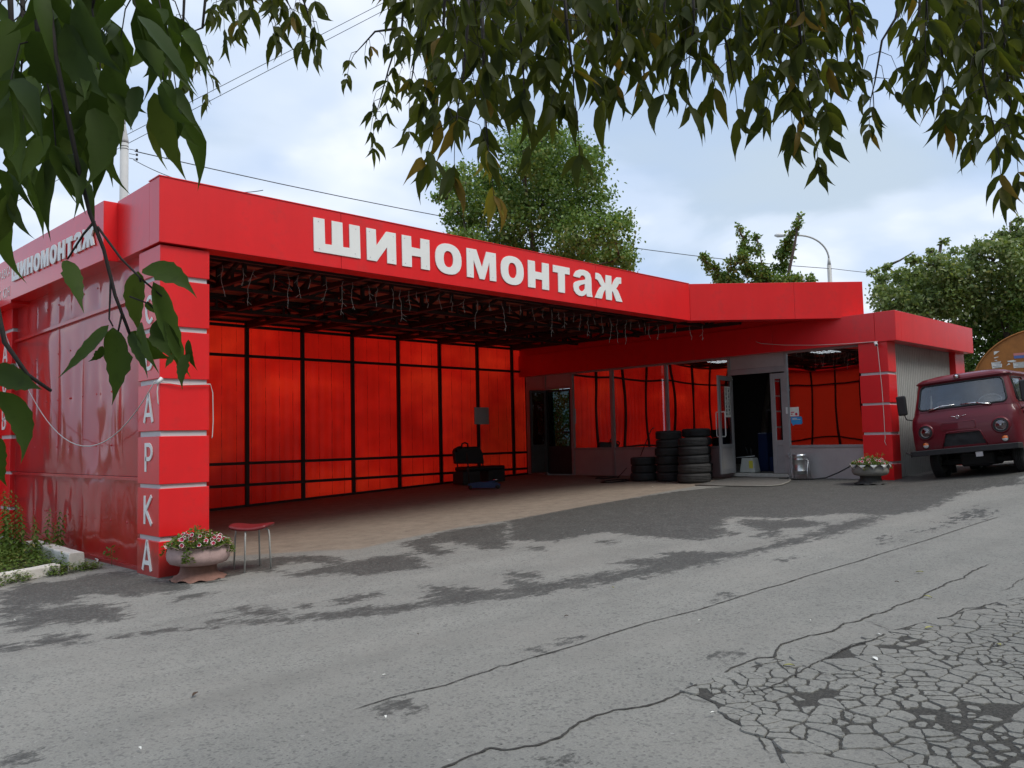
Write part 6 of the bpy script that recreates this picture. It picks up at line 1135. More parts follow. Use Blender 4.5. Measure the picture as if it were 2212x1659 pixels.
# wipers
for y0, y1, z0, z1 in ((.45, -.02 + .02, 1.385, 1.42), (-.62 + .08, -.13, 1.37, 1.44)):
    pass
def wiper(py, pz, ey, ez):
    wq = empty('wiper', (0, 0, 0), 0, van); a = surf(py, pz, .03); b_ = surf((py + ey) / 2, (pz + ez) / 2 + .03, .04); c_ = surf(ey, ez, .022)
    MB().tube([a, b_], [.014, .011], 6).build('arm', 'chrome', wq); MB().tube([b_ + (a - b_) * .35, b_, c_], [.008, .013, .008], 6).build('blade', 'chrome', wq); MB().lathe([(0, -.02), (.016, -.016), (.018, .01)], tuple(surf(py, pz, .01)), 10, True, 'x').build('pivot', 'black_plastic', wq)
wiper(.60, 1.345, .10, 1.41); wiper(-.52, 1.345, .0, 1.40)
# bumper
mb = MB(); prof = [(-.13, .47), (-.155, .475), (-.155, .575), (-.13, .58), (-.10, .58), (-.10, .47)]; vs = []; fs = []
ysb = [-.985, -.93, -.6, -.3, 0, .3, .6, .93, .985]
for y in ysb:
    off = .05 * (abs(y) / .985) ** 4 + (.05 if abs(y) > .95 else 0)
    for x, z in prof: vs.append((x + off, y, z - .01 * (abs(y) > .95)))
n = len(prof)
for i in range(len(ysb) - 1):
    for k in range(n): fs.append((i * n + k, i * n + (k + 1) % n, (i + 1) * n + (k + 1) % n, (i + 1) * n + k))
fs += [tuple(range(n)), tuple((len(ysb) - 1) * n + k for k in range(n))]
MB().add(vs, fs).build('bumper', 'rubber', van, bevel=.006)
for y in (-.45, .45): MB().box((-.11, y - .03, .48), (.3, y + .03, .56)).build('bumper_bracket', 'dark_steel', van)
MB().tube([(-.10, .95, .52), (.05, 1.10, .56)], .018, 6).build('tow_hook', 'rubber_dusty', van)
MB().box((-.08, -.32, .38), (-.05, -.20, .47)).build('plate_tag', 'galvanised', van)
# mirror on the van's right side
mr = empty('mirror', (.22, .97, 1.5), 0, van); MB().box((-.03, .05, -.18), (.03, .24, .22)).build('mirror_housing', 'black_plastic', mr, bevel=.03, seg=3); MB().tube([(0, .12, -.18), (.03, .10, -.27), (.08, 0, -.30)], .012, 6).build('mirror_arm', 'black_plastic', mr)
mr2 = empty('mirror', (.22, -.97, 1.5), 0, van); MB().box((-.03, -.24, -.18), (.03, -.05, .22)).build('mirror_housing', 'black_plastic', mr2, bevel=.03, seg=3); MB().tube([(0, -.12, -.18), (.03, -.10, -.27), (.08, 0, -.30)], .012, 6).build('mirror_arm', 'black_plastic', mr2)
MB().box((1.3, -.80, .30), (4.2, .80, .47)).build('chassis', 'interior_dark', van)
MB().box((.6, -.30, .2), (1.3, .30, .46)).build('engine_sump', 'interior_dark', van, bevel=.04)
for sg in (1, -1): MB().box((1.26, sg * .74 - .14, .08), (1.275, sg * .74 + .14, .48)).build('mud_flap', 'rubber', van)
MB().tube([(.85, -.8, .30), (.85, .8, .30)], .06, 8).lathe([(0, -.14), (.10, -.12), (.14, 0), (.10, .12), (0, .14)], (.85, -.1, .30), 14, True, 'y').build('axle', 'interior_dark', van)
for x in (.85, 3.15):
    for sg in (1, -1):
        wh = empty('wheel', (x, sg * .74, .34), 0, van); prof, fn = tyre_mesh(.37, .20)
        MB().lathe(prof, n=60, fn=fn, closed=True, axis='y').build('tyre', 'rubber', wh); MB().lathe([(0, -.02), (.08, -.03), (.10, .03), (.18, .04), (.22, -.07), (.225, .08)], n=28, axis='y').build('rim', 'galvanised', wh)

# ---------------------------------------------------------------- orange tank behind the van
tk = tag(empty('storage_tank', (25.13, -3.31, 2.49), R_(17)), 'rust-orange round tank end with torn paper notices, rising behind the van', 'tank')
Rk = 2.0
MB().lathe([(Rk - .03, .0), (Rk - .02, .03), (Rk - .02, 4.4), (Rk - .05, 4.42)], n=80, axis='x').build('shell', 'tank_orange', tk)
MB().lathe([(0, .0), (1.0, .0), (Rk - .03, .0)], n=80, axis='x').build('end_plate', 'tank_orange', tk)
MB().lathe([(Rk - .03, -.035), (Rk + .012, -.035), (Rk + .012, .03), (Rk - .03, .03)], n=80, axis='x', closed=True).build('rim_flange', 'tank_orange', tk)
MB().box((.6, -1.3, -2.1), (1.0, 1.3, -1.6)).box((3.2, -1.3, -2.1), (3.6, 1.3, -1.6)).build('cradle', 'concrete', tk)
def paper(pts, mat='paper', lines=0, nm='notice'):
    P = [(-a, z - 2.49) for a, z in pts]
    o = MB().prism([P], lambda u, v, d: (-.006 - d, u, v), 0, .003).build(nm, mat, tk)
    if lines:
        y0, y1 = min(p[0] for p in P), max(p[0] for p in P); z0, z1 = min(p[1] for p in P), max(p[1] for p in P); mb = MB()
        for k in range(lines): zz = z1 - (k + .7) * (z1 - z0) / (lines + .4); mb.box((-.0102, y0 + .03, zz - .007), (-.0092, y1 - .03 - .05 * (k % 3), zz + .003))
        mb.build('print', 'ink', o)
    return o
paper([(-1.377, 3.53), (-1.12, 3.55), (-1.11, 3.52), (-1.15, 3.49), (-1.09, 3.47), (-1.10, 3.36), (-1.36, 3.34)], lines=5)
paper([(-1.29, 3.868), (-1.135, 3.87), (-1.29, 3.75)]); paper([(-1.30, 3.68), (-1.20, 3.70), (-1.16, 3.69), (-1.28, 3.65)]); paper([(-1.29, 3.60), (-1.22, 3.60), (-1.21, 3.58), (-1.27, 3.575)])
paper([(-.95, 3.55), (-.79, 3.57), (-.70, 3.53), (-.83, 3.50), (-.93, 3.52)]); paper([(-.98, 3.40), (-.95, 3.44), (-.91, 3.49), (-.87, 3.44), (-.93, 3.43)])
paper([(-.80, 3.49), (-.2, 3.50), (-.2, 3.32), (-.79, 3.32)], lines=5)
paper([(-.78, 3.77), (-.2, 3.79), (-.2, 3.71), (-.77, 3.70)], 'print_red'); paper([(-.77, 3.698), (-.2, 3.708), (-.2, 3.62), (-.76, 3.61)], 'print_blue', 0)

# ---------------------------------------------------------------- poles and wires
cp = tag(empty('concrete_pole', (5.12, 15.8, .1)), 'pale concrete utility pole with a pointed cap and wire fittings, left behind the canopy', 'pole')
MB().tube([(0, 0, -.3), (0, 0, 10.62)], [.15, .118], 20).build('shaft', 'pole_grey', cp); MB().lathe([(.118, 10.62), (.122, 10.62), (.118, 10.72), (.045, 11.12), (.03, 11.2), (0, 11.25)], n=20).build('pointed_cap', 'pole_grey', cp); MB().tube([(0, 0, 11.2), (0, 0, 11.6)], .035, 8).build('spike', 'pole_grey', cp)
for z in (10.42, 10.5): MB().lathe([(.12, z), (.126, z + .01), (.12, z + .02)], n=18).build('strap', 'wire_black', cp)
ins = MB()
for k in range(3): ins.tube([(.12, -.06, 10.45 - .14 * k), (.26, -.16, 10.42 - .14 * k)], .01, 5).lathe([(0, -.04), (.035, -.03), (.035, .03), (0, .04)], (.30, -.19, 10.42 - .14 * k), 8)
ins.build('insulator', 'wire_black', cp)
def wire(pts, sag, label, r=.012):
    P = [Vector(p) for p in pts]; o = []
    for i in range(len(P) - 1):
        for k in range(14): f_ = k / 14; q = P[i].lerp(P[i + 1], f_); q.z -= sag * 4 * f_ * (1 - f_); o.append(q)
    o.append(P[-1]); return tag(MB().tube(o, r, 5).build('overhead_wire', 'wire_black'), label, 'wire')
wire([(5.35, 15.6, 10.47), (34.93, 7.56, 9.38)], .55, 'long dark wire sagging from the concrete pole behind the poplar to the street lamp', .016)
wire([(5.32, 15.6, 10.2), (6.2, 12.5, 8.8), (6.6, 10, 8.2)], .1, 'short wire dropping from the pole fittings to the canopy roof corner', .011)
d_ = Vector((30.98 - 11.31, 37.35 - 58.04, 33.5 - 19.68))
wire([Vector((11.31, 58.04, 19.68)) - d_ * .4, Vector((30.98, 37.35, 33.5)) + d_ * .4], .0, 'upper of the two parallel thin wires crossing the left sky', .022)
wire([Vector((11.33, 58.09, 18.9)) - d_ * .4, Vector((31.7, 36.64, 33.47)) + d_ * .4], .0, 'lower of the two parallel thin wires crossing the left sky', .022)
wire([(34.95, 7.5, 9.38), (44, -1.5, 8.6)], .3, 'thin wire running right from the street lamp over the red roof', .014)
sl = tag(empty('street_lamp', (35.0, 7.56, .6)), 'grey street lamp with a long curved arm above the right part of the red roof', 'street lamp')
MB().tube([(0, 0, -.3), (0, 0, 8.95)], [.13, .10], 14).build('post', 'siding_grey', sl); MB().tube([(0, 0, 8.9), (0, 0, 9.3)], [.10, .05], 12).build('collar', 'siding_grey', sl)
arm = [Vector((-.95 * math.sin(a) ** 1 * 0, 0, 0)) for a in (0,)]
ap = []
for k in range(13):
    a = R_(90 * k / 12); hh = 1.45 * (1 - math.cos(a)); ap.append((-hh * .72 * 1.0, hh * .70, 9.25 + 1.2 * math.sin(a)))
ap.append((-1.45, 1.42, 10.50)); MB().tube(ap, [.045] * len(ap), 8).build('arm', 'siding_grey', sl)
MB().lathe([(0, -.3), (.07, -.28), (.10, -.1), (.11, .15), (.05, .3), (0, .32)], n=12, axis='x').build('lamp_head', 'white_plastic', sl); o = [q for q in sl.children if q.name.startswith('lamp_head')][0]; o.location = (-1.62, 1.6, 10.48); o.rotation_euler = (0, 0, R_(135))

# ---------------------------------------------------------------- background trees
def tree(name, base, blobs, n_leaf, leaf, mat, label, cat='tree', trunk_r=.14, seed=1, group=None, lead=None, bk='bark'):
    rg_ = np.random.default_rng(seed); root = tag(empty(name, base), label, cat, group); B = Vector(base)
    b = np.array([q[:4] for q in blobs]); vol = b[:, 3] ** 2.2; pr = vol / vol.sum(); ch = rg_.choice(len(b), n_leaf, p=pr)
    d = rg_.normal(size=(n_leaf, 3)); d /= np.linalg.norm(d, axis=1)[:, None]
    # leaves sit in small clumps near the outside of each bough
    nc = max(40, n_leaf // 26); cch = rg_.choice(len(b), nc, p=pr); cd = rg_.normal(size=(nc, 3)); cd /= np.linalg.norm(cd, axis=1)[:, None]
    cr_ = b[cch, 3] * (.45 + .62 * rg_.random(nc) ** .6); cc = b[cch, :3] + cd * cr_[:, None] * np.array([1, 1, .95])
    w_ = rg_.choice(nc, n_leaf); cs = (.05 + .20 * b[cch, 3])[w_]
    P = cc[w_] + rg_.normal(size=(n_leaf, 3)) * cs[:, None] * np.array([.8, .8, .62]) - np.array(B)
    ax = rg_.normal(size=(n_leaf, 3)) + np.array([0, 0, -.5]); ax /= np.linalg.norm(ax, axis=1)[:, None]
    up = rg_.normal(size=(n_leaf, 3)); sdv = np.cross(ax, up); sdv /= np.linalg.norm(sdv, axis=1)[:, None]
    L_ = (leaf * (.6 + .8 * rg_.random(n_leaf)))[:, None]; nrm = np.cross(ax, sdv)
    V = np.stack([P, P + ax * L_ * .45 + sdv * L_ * .34 + nrm * L_ * .08, P + ax * L_, P + ax * L_ * .45 - sdv * L_ * .34 + nrm * L_ * .08], 1).reshape(-1, 3)
    Q_ = np.arange(n_leaf * 4).reshape(-1, 4)
    np_mesh('crown', V, Q_, mat, root)
    r = random.Random(seed); top = max(blobs, key=lambda q: q[2]); tp = Vector(lead or top[:3]) - B
    tr_ = []; n = 9
    for k in range(n + 1): f_ = k / n; q = Vector((0, 0, 0)).lerp(tp, f_); q.x *= f_ ** .4 if f_ else 0; q.y *= f_ ** .4 if f_ else 0; tr_.append(q + Vector((r.uniform(-.05, .05), r.uniform(-.05, .05), 0)) * (k > 0))
    MB().tube(tr_, [trunk_r * (1 - .85 * k / n) + .012 for k in range(n + 1)], 9).build('trunk', bk, root)
    mb = MB()
    for q in blobs:
        e_ = Vector(q[:3]) - B; h_ = max(.15, min(.9, (e_.z - q[3] * 1.2) / max(.1, tp.z))); kk = min(n - 1, max(1, int(h_ * n))); s_ = tr_[kk]
        for q2 in blobs:      # a bough leaves the nearest lower bough when that is closer than the trunk
            o_ = Vector(q2[:3]) - B
            if q2 is not q and o_.z < e_.z - .12 and (o_ - e_).length < (s_ - e_).length: s_ = o_
        md = s_.lerp(e_, .5) + Vector((0, 0, -.04 * (e_ - s_).length))
        mb.tube([s_, md, e_, e_ + (e_ - md) * .08], [trunk_r * .34, trunk_r * .2, trunk_r * .12, .006], 5)
        for _ in range(5): g_ = e_ + Vector((r.gauss(0, .35), r.gauss(0, .35), r.gauss(0, .35))) * q[3]; mb.tube([e_.lerp(md, .3), g_], [trunk_r * .09, .005], 4)
    mb.build('limb', bk, root)
    return root
px_, py_ = 17.2, 9.5
pc = np.array(POPLAR)[:, :3].mean(0)
tree('poplar_tree', (pc[0] + .25, pc[1] - .1, .5), POPLAR, 44000, .115, 'leaf_poplar', 'tall full green poplar rising behind the white sign letters of the canopy', trunk_r=.17, seed=3, bk='bark')
pm = np.array(MIDTREE)[:, :3].mean(0)
tree('young_maple_tree', (pm[0], pm[1], .5), MIDTREE, 11000, .095, 'leaf_poplar', 'small green tree with upright shoots behind the red roof, left of the street lamp', trunk_r=.10, seed=5)
RL = ['light green thin-topped tree right of the red roof corner', 'tall yellow-green tree at the right edge above the van', 'dark dense tree standing behind the van and the orange tank']
for k, bl in enumerate(RIGHTTREES):
    c_ = np.array(bl)[:, :3].mean(0)
    tree('background_tree', (c_[0], c_[1], .5), bl, (11000, 15000, 24000)[k], (.135, .14, .13)[k], 'leaf_bush' if k < 2 else 'leaf_poplar', RL[k], trunk_r=.18, seed=8 + k, group=None)
# growth behind the building, seen over the roof and through the glass door
tree('shrub', (17.5, 10.6, .5), [(17.3, 10.2, 1.2, .9), (18.1, 10.9, 2.0, 1.0), (17.0, 11.0, 2.4, .9), (18.8, 11.4, 2.7, 1.1), (18.4, 10.5, .9, .8), (16.6, 9.9, 1.8, .8)], 9000, .11, 'leaf_poplar', 'dark shrub in the yard, seen through the far glass door', 'shrub', .05, 31)
tree('treetop', (13.2, 21.0, .3), [(13.4, 21, 6.5, .55), (13.3, 20.8, 7.6, .35), (13.2, 21, 8.55, .24), (13.3, 21, 8.85, .14)], 1400, .12, 'leaf_bush', 'tiny treetop just showing over the fascia left of the poplar', 'tree', .06, 33)
# trees and a low wall across the road at the left: outside the picture, mirrored in the glossy wall
for k, (x, y, s_) in enumerate(((-9, 34, .5), (-15, 27, .45), (-22, 35, .55), (-6, 44, .62), (-28, 24, .6))):
    bl = [(x + 1.6 * math.cos(a * 1.9) * s_, y + 1.6 * math.sin(a * 1.9) * s_, (2.6 + .55 * a) * s_, 1.5 * s_) for a in range(6)]
    tree('roadside_tree', (x, y, -.2), bl, 3500, .26, 'leaf_bush', ['roadside tree mirrored nearest in the glossy side wall', 'shorter roadside tree left of the shelter', 'broad roadside tree far left of the shelter', 'far tall roadside tree beyond the shelter', 'outermost roadside tree on the left'][k], 'tree', .16, 50 + k)

for k, (x, y, s_) in enumerate(((-13, -21, 1.2), (-5, -23, 1.3), (3, -22, 1.25), (11, -20, 1.2), (19, -18, 1.2), (-20, -12, 1.1), (28, -13, 1.3), (35, -19, 1.4), (27, -24, 1.3), (31.5, -10.5, .85))):  # unseen trees added outside the view to block low sky and darken reflections
    bl = [(x + 2.0 * math.cos(a * 1.9) * s_, y + 1.6 * math.sin(a * 1.9) * s_, (1.6 + 1.15 * a) * s_, 2.3 * s_) for a in range(9)]
    tree('unseen_tree', (x, y, -.2), bl, 5600, .42, 'leaf_bush', 'unseen tree added to darken the reflected sky, ' + ['second from the left', 'third from the left', 'fourth from the left', 'fifth from the left', 'sixth from the left', 'leftmost', 'near the road bend to the right', 'farthest to the right', 'right and set back', 'smaller, beside the orange tank'][k], 'tree', .2, 70 + k)
tree('shrub', (12.6, 9.2, .5), [(12.0, 9.0, 1.4, .8), (13.0, 9.3, 2.2, .9), (12.4, 9.1, 3.0, .8), (13.6, 9.1, 3.2, .8), (11.4, 9.3, 2.6, .6), (14.2, 9.2, 1.4, .7)], 5000, .13, 'leaf_poplar', 'shrub pressed behind the right bays of the see-through red wall', 'shrub', .05, 32)
tree('shrub', (5.3, 9.4, .4), [(4.6, 9.3, 1.2, .8), (5.6, 9.5, 1.9, .8), (6.4, 9.4, 1.0, .7), (3.6, 9.2, 1.3, .8)], 3200, .13, 'leaf_poplar', 'shrub behind the left bays of the see-through red wall', 'shrub', .05, 34)
# ---------------------------------------------------------------- planted corner at the left
def kerb(a, b_, w_, h_, label):
    a, b_ = Vector(a), Vector(b_); d = (b_ - a).normalized(); n = Vector((-d.y, d.x)) * w_ / 2; mb = MB(); vs = []; N2 = 14; r = random.Random(int(abs(a.x) * 99))
    for k in range(N2 + 1):
        q = a.lerp(b_, k / N2)
        for s_, z, tpr in ((1, -.06, 1), (1, h_ - .02, .92), (1, h_, .80), (-1, h_, .80), (-1, h_ - .02, .92), (-1, -.06, 1)):
            p_ = q + n * s_ * tpr; vs.append((p_.x + r.uniform(-.004, .004), p_.y + r.uniform(-.004, .004), gz(q.x, q.y) + z + (r.uniform(-.006, .004) if z > 0 else 0)))
    fs = []
    for k in range(N2):
        for j in range(6): fs.append((k * 6 + j, k * 6 + (j + 1) % 6, (k + 1) * 6 + (j + 1) % 6, (k + 1) * 6 + j))
    fs += [tuple(range(6))[::-1], tuple(N2 * 6 + j for j in range(6))]
    mb.add(vs, fs); return tag(mb.build('kerb_block', 'whitewash', None, bevel=.006), label, 'kerb')
kerb((-.36, 1.70), (-.30, 3.9), .20, .215, 'whitewashed concrete kerb block running back along the glossy red wall')
kerb((-.60, 1.64), (-2.3, 1.26), .16, .12, 'low whitewashed kerb half hidden by green weeds at the left edge')
gm = MB()
soil_poly = [(-.46, 1.72), (-.44, 6.5), (-4.5, 6.5), (-4.5, .95), (-2.3, 1.3)]
gm.prism([soil_poly], lambda u, v, d: (u, v, gz(u, v) + d), .004, .06); bedo = gm.build('planting_bed', 'soil', None, kind='structure')
rw = random.Random(77); mb = MB()
def sprigs(mb, x, y, h_, n, size):
    z = gz(x, y)
    for _ in range(n):
        a = rw.uniform(0, 6.283); p = Vector((x + rw.gauss(0, .05), y + rw.gauss(0, .05), z + rw.uniform(.2, 1) * h_)); d = Vector((math.cos(a), math.sin(a), rw.uniform(-.3, .6))).normalized(); s = size * rw.uniform(.6, 1.4)
        sd_ = d.cross(Vector((0, 0, 1))).normalized() * s * .3; mb.add([p, p + d * s * .5 + sd_, p + d * s - Vector((0, 0, s * .15)), p + d * s * .5 - sd_], [(0, 1, 2), (0, 2, 3)])
for _ in range(2200):
    x, y = rw.uniform(-3.2, -.42), rw.uniform(1.35, 4.6)
    if y < 1.75 + (x + .6) * .22: continue
    sprigs(mb, x, y, rw.uniform(.10, .22) + (.06 if y > 2.4 else 0), 9, .045)
for _ in range(260):   # tufts spilling over and in front of the low kerb
    f_ = rw.random() ; x = -.35 - 1.9 * f_; y = 1.55 - .42 * f_ + rw.gauss(0, .06)
    if noise.noise(Vector((x * 3, 0, 3))) < -.12 : continue
    sprigs(mb, x, y, rw.uniform(.04, .15), 9, .042)
for _ in range(45): x, y = rw.uniform(-.45, -.15), rw.uniform(1.45, 1.72); sprigs(mb, x, y, rw.uniform(.03, .12), 8, .04)
mb.build('ground_cover', 'leaf_weed', None, kind='stuff')
WP = [(-.75, 3.45, .95), (-.60, 3.2, .82), (-.90, 3.7, 1.0), (-.50, 3.55, .75), (-.66, 3.85, .98), (-.42, 3.25, .62), (-.33, 3.10, .72), (-.46, 3.0, .55), (-.12, 3.35, .66), (-.20, 3.2, .50), (-.05, 3.5, .58), (-1.02, 3.2, 1.05), (-.8, 2.9, .7), (-.62, 2.7, .5), (-1.0, 2.7, .6), (-.85, 4.2, 1.1), (-1.15, 3.7, 1.15), (-.70, 3.65, 1.0), (-.95, 3.4, 1.1), (-.55, 3.75, .92), (-1.1, 3.0, .95)]
lab = ['behind the kerb block', 'left of the thin group', 'rear of the clump', 'leaning over the kerb', 'tall at the back', 'short in the middle', 'thin one against the glossy wall', 'low one by the kerb', 'thin one nearest the glossy red wall', 'small one beside the wall', 'second from the wall', 'at the picture edge', 'in the ground cover', 'lowest in front', 'at the left in front', 'tallest at the rear', 'tallest at the left edge', 'dense one in the middle rear', 'beside the tallest', 'between the kerb block and the clump', 'at the left foreground of the clump']
for k, (x, y, h_) in enumerate(WP):
    root = tag(empty('nettle', (x, y, gz(x, y))), 'green nettle-like weed stem with hanging leaves, ' + lab[k], 'weed', 'weeds in the left corner bed'); lx, ly = rw.uniform(-.08, .08), rw.uniform(-.08, .08)
    st_ = [(lx * (f_ ** 2), ly * f_ ** 2, h_ * f_) for f_ in (0, .25, .5, .75, 1)]; MB().tube(st_, [.006, .005, .004, .003, .002], 5).build('stem', 'leaf_weed', root); mb = MB(); z = .12; q_ = 0
    while z < h_:
        f_ = z / h_; c_ = Vector((lx * f_ * f_, ly * f_ * f_, z)); s = (.15 if h_ > .5 else .11) * (1.05 - .75 * f_)
        for a0 in (0, math.pi):
            a = a0 + q_ * 1.571 + rw.uniform(-.3, .3); d = Vector((math.cos(a), math.sin(a), rw.uniform(-.5, .15))).normalized(); sd_ = d.cross(Vector((0, 0, 1))).normalized() * s * .24; dp = Vector((0, 0, -s * .45))
            mb.add([c_, c_ + d * s * .4 + sd_ + dp * .1, c_ + d * s + dp, c_ + d * s * .4 - sd_ + dp * .1], [(0, 1, 2), (0, 2, 3)])
        z += .034; q_ += 1
    mb.build('leaves', 'leaf_weed', root)
sp_ = tag(empty('seedling', (.03, 1.60, gz(0, 1.6))), 'tiny light green seedling growing at the foot of the glossy wall beside the column', 'weed'); mb = MB(); mb.tube([(0, 0, 0), (.0, 0, .22)], .003, 5)
for k in range(12): leaf_cloud(mb, (rw.gauss(0, .05), rw.gauss(0, .05), .08 + .012 * k), (.03, .03, .02), 3, .06, rw)
mb.build('leaves', 'leaf_weed', sp_)
tag(MB().tube([(-.02, 2.0, .01), (.03, 2.12, .02), (.06, 2.3, .015)], .012, 6).build('stick', 'whitewash'), 'pale broken stick lying between the kerb block and the glossy wall', 'stick')
# ---------------------------------------------------------------- litter on the ground
simple('leaf_fallen', (.30, .29, .09), .7, .3, 40); simple('leaf_fallen_brown', (.06, .035, .02), .8, .3, 40)
LN = ['yellow-green fallen leaf at the crack fork', 'pale curled fallen leaf on the cracked slabs', 'small yellow leaf left of the crack junction', 'white paper scrap near the crack junction', 'yellow-green fallen leaf on the long upper crack', 'yellow leaf on the cracked slabs at the right edge', 'small leaf on the smooth asphalt right of the upper crack', 'brown leaf crumb on the smooth asphalt', 'yellow leaf speck near the seam in the middle', 'pale scrap between the two long cracks', 'pale scrap above the upper crack', 'white stone chip on the lowest crack area', 'white cigarette end left of the seam', 'pale pebble at the lower left', 'brown curled leaf on the plain asphalt at the left', 'dark twig on the asphalt left of the seam', 'white crumb on the dark wet asphalt', 'white scrap on the wet patch', 'brown crumb near the wet edge', 'white dot right of the centre seam', 'pale crumb in the dark patch at the left', 'white crumb by the square wet spot']
for k, (x, y) in enumerate(LITTER):
    r = random.Random(k); s = .035 if k in (0, 1, 4, 5, 2, 6, 14) else .018; an = r.uniform(0, 6); z = gz(x, y) + .012; mb = MB()
    u = Vector((math.cos(an), math.sin(an), .1)); v = Vector((-math.sin(an), math.cos(an), 0))
    P_ = Vector((x, y, z)); n = 6; vs = []
    for i in range(n + 1):
        t_ = i / n; wv = math.sin(math.pi * t_) * s * .38; c_ = P_ + u * s * (t_ * 2 - 1) + Vector((0, 0, .006 * math.sin(math.pi * t_) + .002)); vs += [c_ + v * wv + Vector((0, 0, .006)), c_, c_ - v * wv + Vector((0, 0, .006))]
    fs = []
    for i in range(n): fs += [(3 * i, 3 * i + 1, 3 * i + 4, 3 * i + 3), (3 * i + 1, 3 * i + 2, 3 * i + 5, 3 * i + 4)]
    yl = k in (0, 2, 4, 5, 6, 8); br = k in (7, 14, 15, 18)
    o = MB().add(vs, fs, True).build('fallen_leaf' if (yl or br or k == 1) else 'paper_scrap', 'leaf_fallen' if yl else ('leaf_fallen_brown' if br else 'paper')); tag(o, LN[k], 'leaf' if (yl or br or k == 1) else 'litter')

# ---------------------------------------------------------------- the tree the camera stands under
mp = tag(empty('overhanging_maple', (-6.2, -12.2, -.2)), 'ash-leaved maple whose drooping leafy branches hang into the top of the view', 'tree'); MO = Vector((-6.2, -12.2, -.2))
leaves = []     # (score, verts, faces, mat)
def leaflet(base, tip, wdt, mat, segs=7, teeth=True, bend=None, r=rnd):
    base, tip = Vector(base), Vector(tip); ax = tip - base; L_ = ax.length; axn = ax / L_
    view = (base - CAM).normalized(); side = axn.cross(view + Vector((r.uniform(-.7, .7), r.uniform(-.7, .7), r.uniform(-.5, .5)))).normalized(); nn = side.cross(axn)
    bend = r.uniform(-.16, .16) if bend is None else bend; cup = r.uniform(.15, .5); vs = []; fs = []
    sb = r.uniform(-.16, .16); lob = r.random() < .3; lk = r.choice((-1, 1))
    for i in range(segs + 1):
        t_ = i / segs; prof = (math.sin(math.pi * t_ ** .70) ** .85 * (1 - .45 * t_)) if 0 < t_ < 1 else 0
        if t_ > .7: prof *= .82 if t_ < .82 else .6
        c_ = base + ax * t_ + nn * L_ * bend * (4 * t_ * (1 - t_)) + side * L_ * sb * (4 * t_ * (1 - t_))
        tooth = (1 + (.08 if i % 2 else -.06)) if teeth and .25 < t_ < .95 else 1
        for s_ in (1, 0, -1):
            ww = wdt * .5 * prof * tooth
            if lob and s_ == lk and .35 < t_ < .6: ww *= 1.28
            vs.append(c_ + side * ww * s_ + nn * (-cup * ww * abs(s_)))
    for i in range(segs):
        for j in (0, 1): k = i * 3 + j; fs.append((k, k + 1, k + 4, k + 3))
    d = (base - CAM); z = d.dot(cf_); px = d.dot(cr_) / z * 1786 + 1106; py = 829.5 - d.dot(cu_) / z * 1786
    vis = -60 < px < 2270 and -60 < py < 1700
    leaves.append(((L_ * wdt / (z * z)) if vis and z > 0 else 0, [v - MO for v in vs], fs, mat))
stems = MB(); rb = random.Random(15)
def compound(node, out, L_, mat, n_pairs):
    out = out.normalized(); pl = L_ * rb.uniform(.7, 1.1); p1 = node + out * pl * .6 + Vector((0, 0, -pl * .35)); p2 = p1 + out * pl * .25 + Vector((0, 0, -pl * .75))
    stems.tube([node - MO, p1 - MO, p2 - MO], [.0016, .0012, .001], 3, False)
    dn = Vector((rb.uniform(-.45, .45), rb.uniform(-.45, .45), -1)).normalized()
    s = L_ * rb.uniform(1.0, 1.6); leaflet(p2, p2 + (dn + out * .25).normalized() * s, s * rb.uniform(.20, .31), mat, r=rb)
    for k in range(n_pairs):
        q = p1.lerp(p2, 1 - .75 * k / max(1, n_pairs)); sdv = out.cross(Vector((0, 0, 1))).normalized()
        for sg in (1, -1):
            if rb.random() < .12: continue
            d = (sdv * sg * rb.uniform(.25, 1.0) + out * rb.uniform(-.3, .6) + Vector((0, 0, -1))).normalized(); s = L_ * rb.uniform(.85, 1.45); leaflet(q, q + d * s, s * rb.uniform(.20, .32), mat, r=rb)
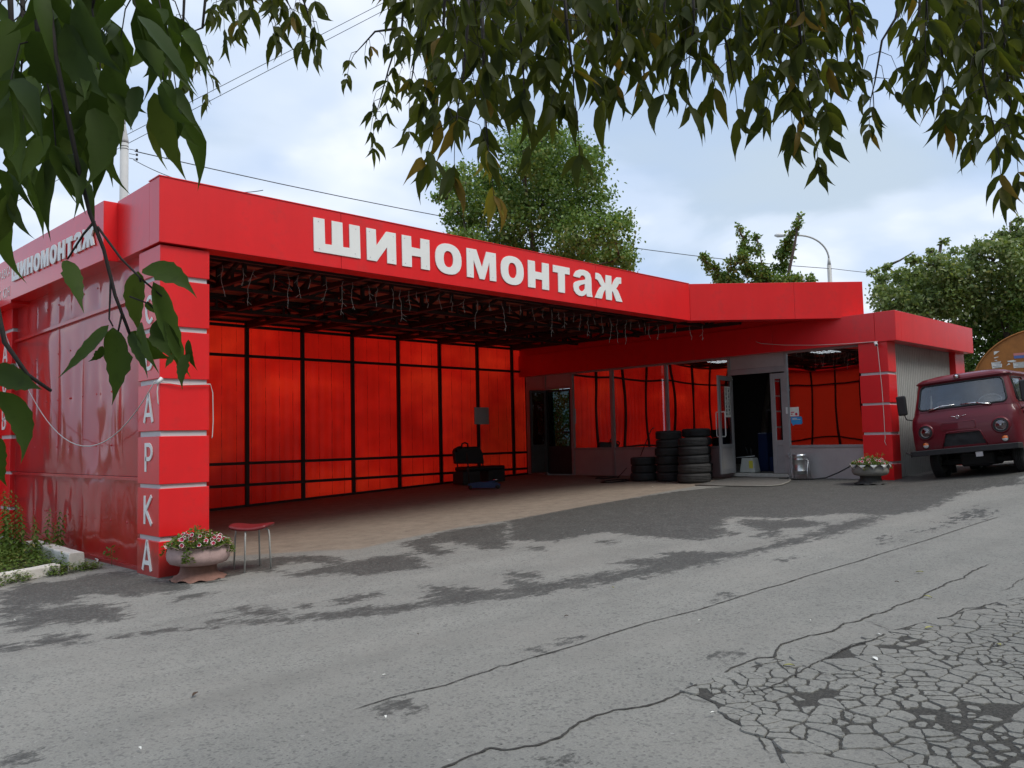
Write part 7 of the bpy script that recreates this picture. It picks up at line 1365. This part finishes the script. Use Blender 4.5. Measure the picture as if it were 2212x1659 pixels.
for pts, L_, st, dens, kind in TWIGS:
    P = [Vector(p) for p in pts]; seg = [(P[i + 1] - P[i]).length for i in range(len(P) - 1)]; tot = sum(seg)
    MB().tube([p - MO for p in P], [.006 - .0045 * i / (len(P) - 1) for i in range(len(P))], 5).build('branch', 'twig', mp)
    stepd = .064 / dens * (L_ / .085) ** .5; s_ = tot * st + rb.uniform(0, .02); az = rb.uniform(0, 6.28)
    mat = 'leaf_yellow' if kind == 2 else ('leaf_near' if L_ > .1 or (P[0] - CAM).dot(cf_) < 1.6 else 'leaf_maple')
    while s_ < tot + .001:
        a = s_; i = 0
        while i < len(seg) - 1 and a > seg[i]: a -= seg[i]; i += 1
        nd = P[i].lerp(P[i + 1], min(1, a / seg[i])); az += 1.571 + rb.uniform(-.5, .5)
        for q in (0, math.pi):
            if rb.random() < .1: continue
            compound(nd, Vector((math.cos(az + q), math.sin(az + q), rb.uniform(-.1, .3))), L_, mat, 1 if kind == 1 or rb.random() < .5 else 2)
        s_ += stepd
    compound(P[-1], P[-1] - P[-2] + Vector((.01, 0, 0)), L_, mat, 2)
for pts, w0 in NEAR_TWIGS: MB().tube([Vector(p) - MO for p in pts], [w0 * .62 * (1 - .5 * k / len(pts)) for k in range(len(pts))], 7).build('branch', 'twig', mp)
for a, b_, wd in NEAR_LEAVES: leaflet(a, b_, wd * .80, 'leaf_near', 13, True, rnd.uniform(-.1, .1))
leaves.sort(key=lambda q: -q[0])
for sc0, vs, fs, mt_ in leaves[:300]: MB().add(vs, fs, True).build('leaf', mt_, mp)
by = {}
for sc0, vs, fs, mt_ in leaves[300:]: by.setdefault(mt_, MB()).add(vs, fs, True)
allm = MB(); mats = list(by); mi = []
for k, mm in enumerate(mats): allm.add(by[mm].v, by[mm].f, True); mi += [k] * len(by[mm].f)
o = allm.build('foliage', mats, mp, kind='stuff'); o.data.polygons.foreach_set('material_index', mi)
stems.build('leaf_stalks', 'twig', mp, kind='stuff')
MB().tube([(0, 0, -.2), (.1, .05, 1.5), (.05, .1, 3.2), (.3, .2, 4.6), (.9, .9, 6)], [.24, .2, .17, .13, .06], 12).build('trunk', 'bark', mp)
for tgt in ((3.0, 2.0), (5.2, 1.0), (1.0, 3.0)):
    MB().tube([(.1, .1, 3.0), (tgt[0] * .5, tgt[1] * .5, 4.2), (tgt[0], tgt[1], 4.55), (tgt[0] * 1.5, tgt[1] * 1.5, 4.3)], [.11, .07, .045, .015], 8).build('limb', 'bark', mp)
print('leaflets', len(leaves), 'fragments', len(frags))
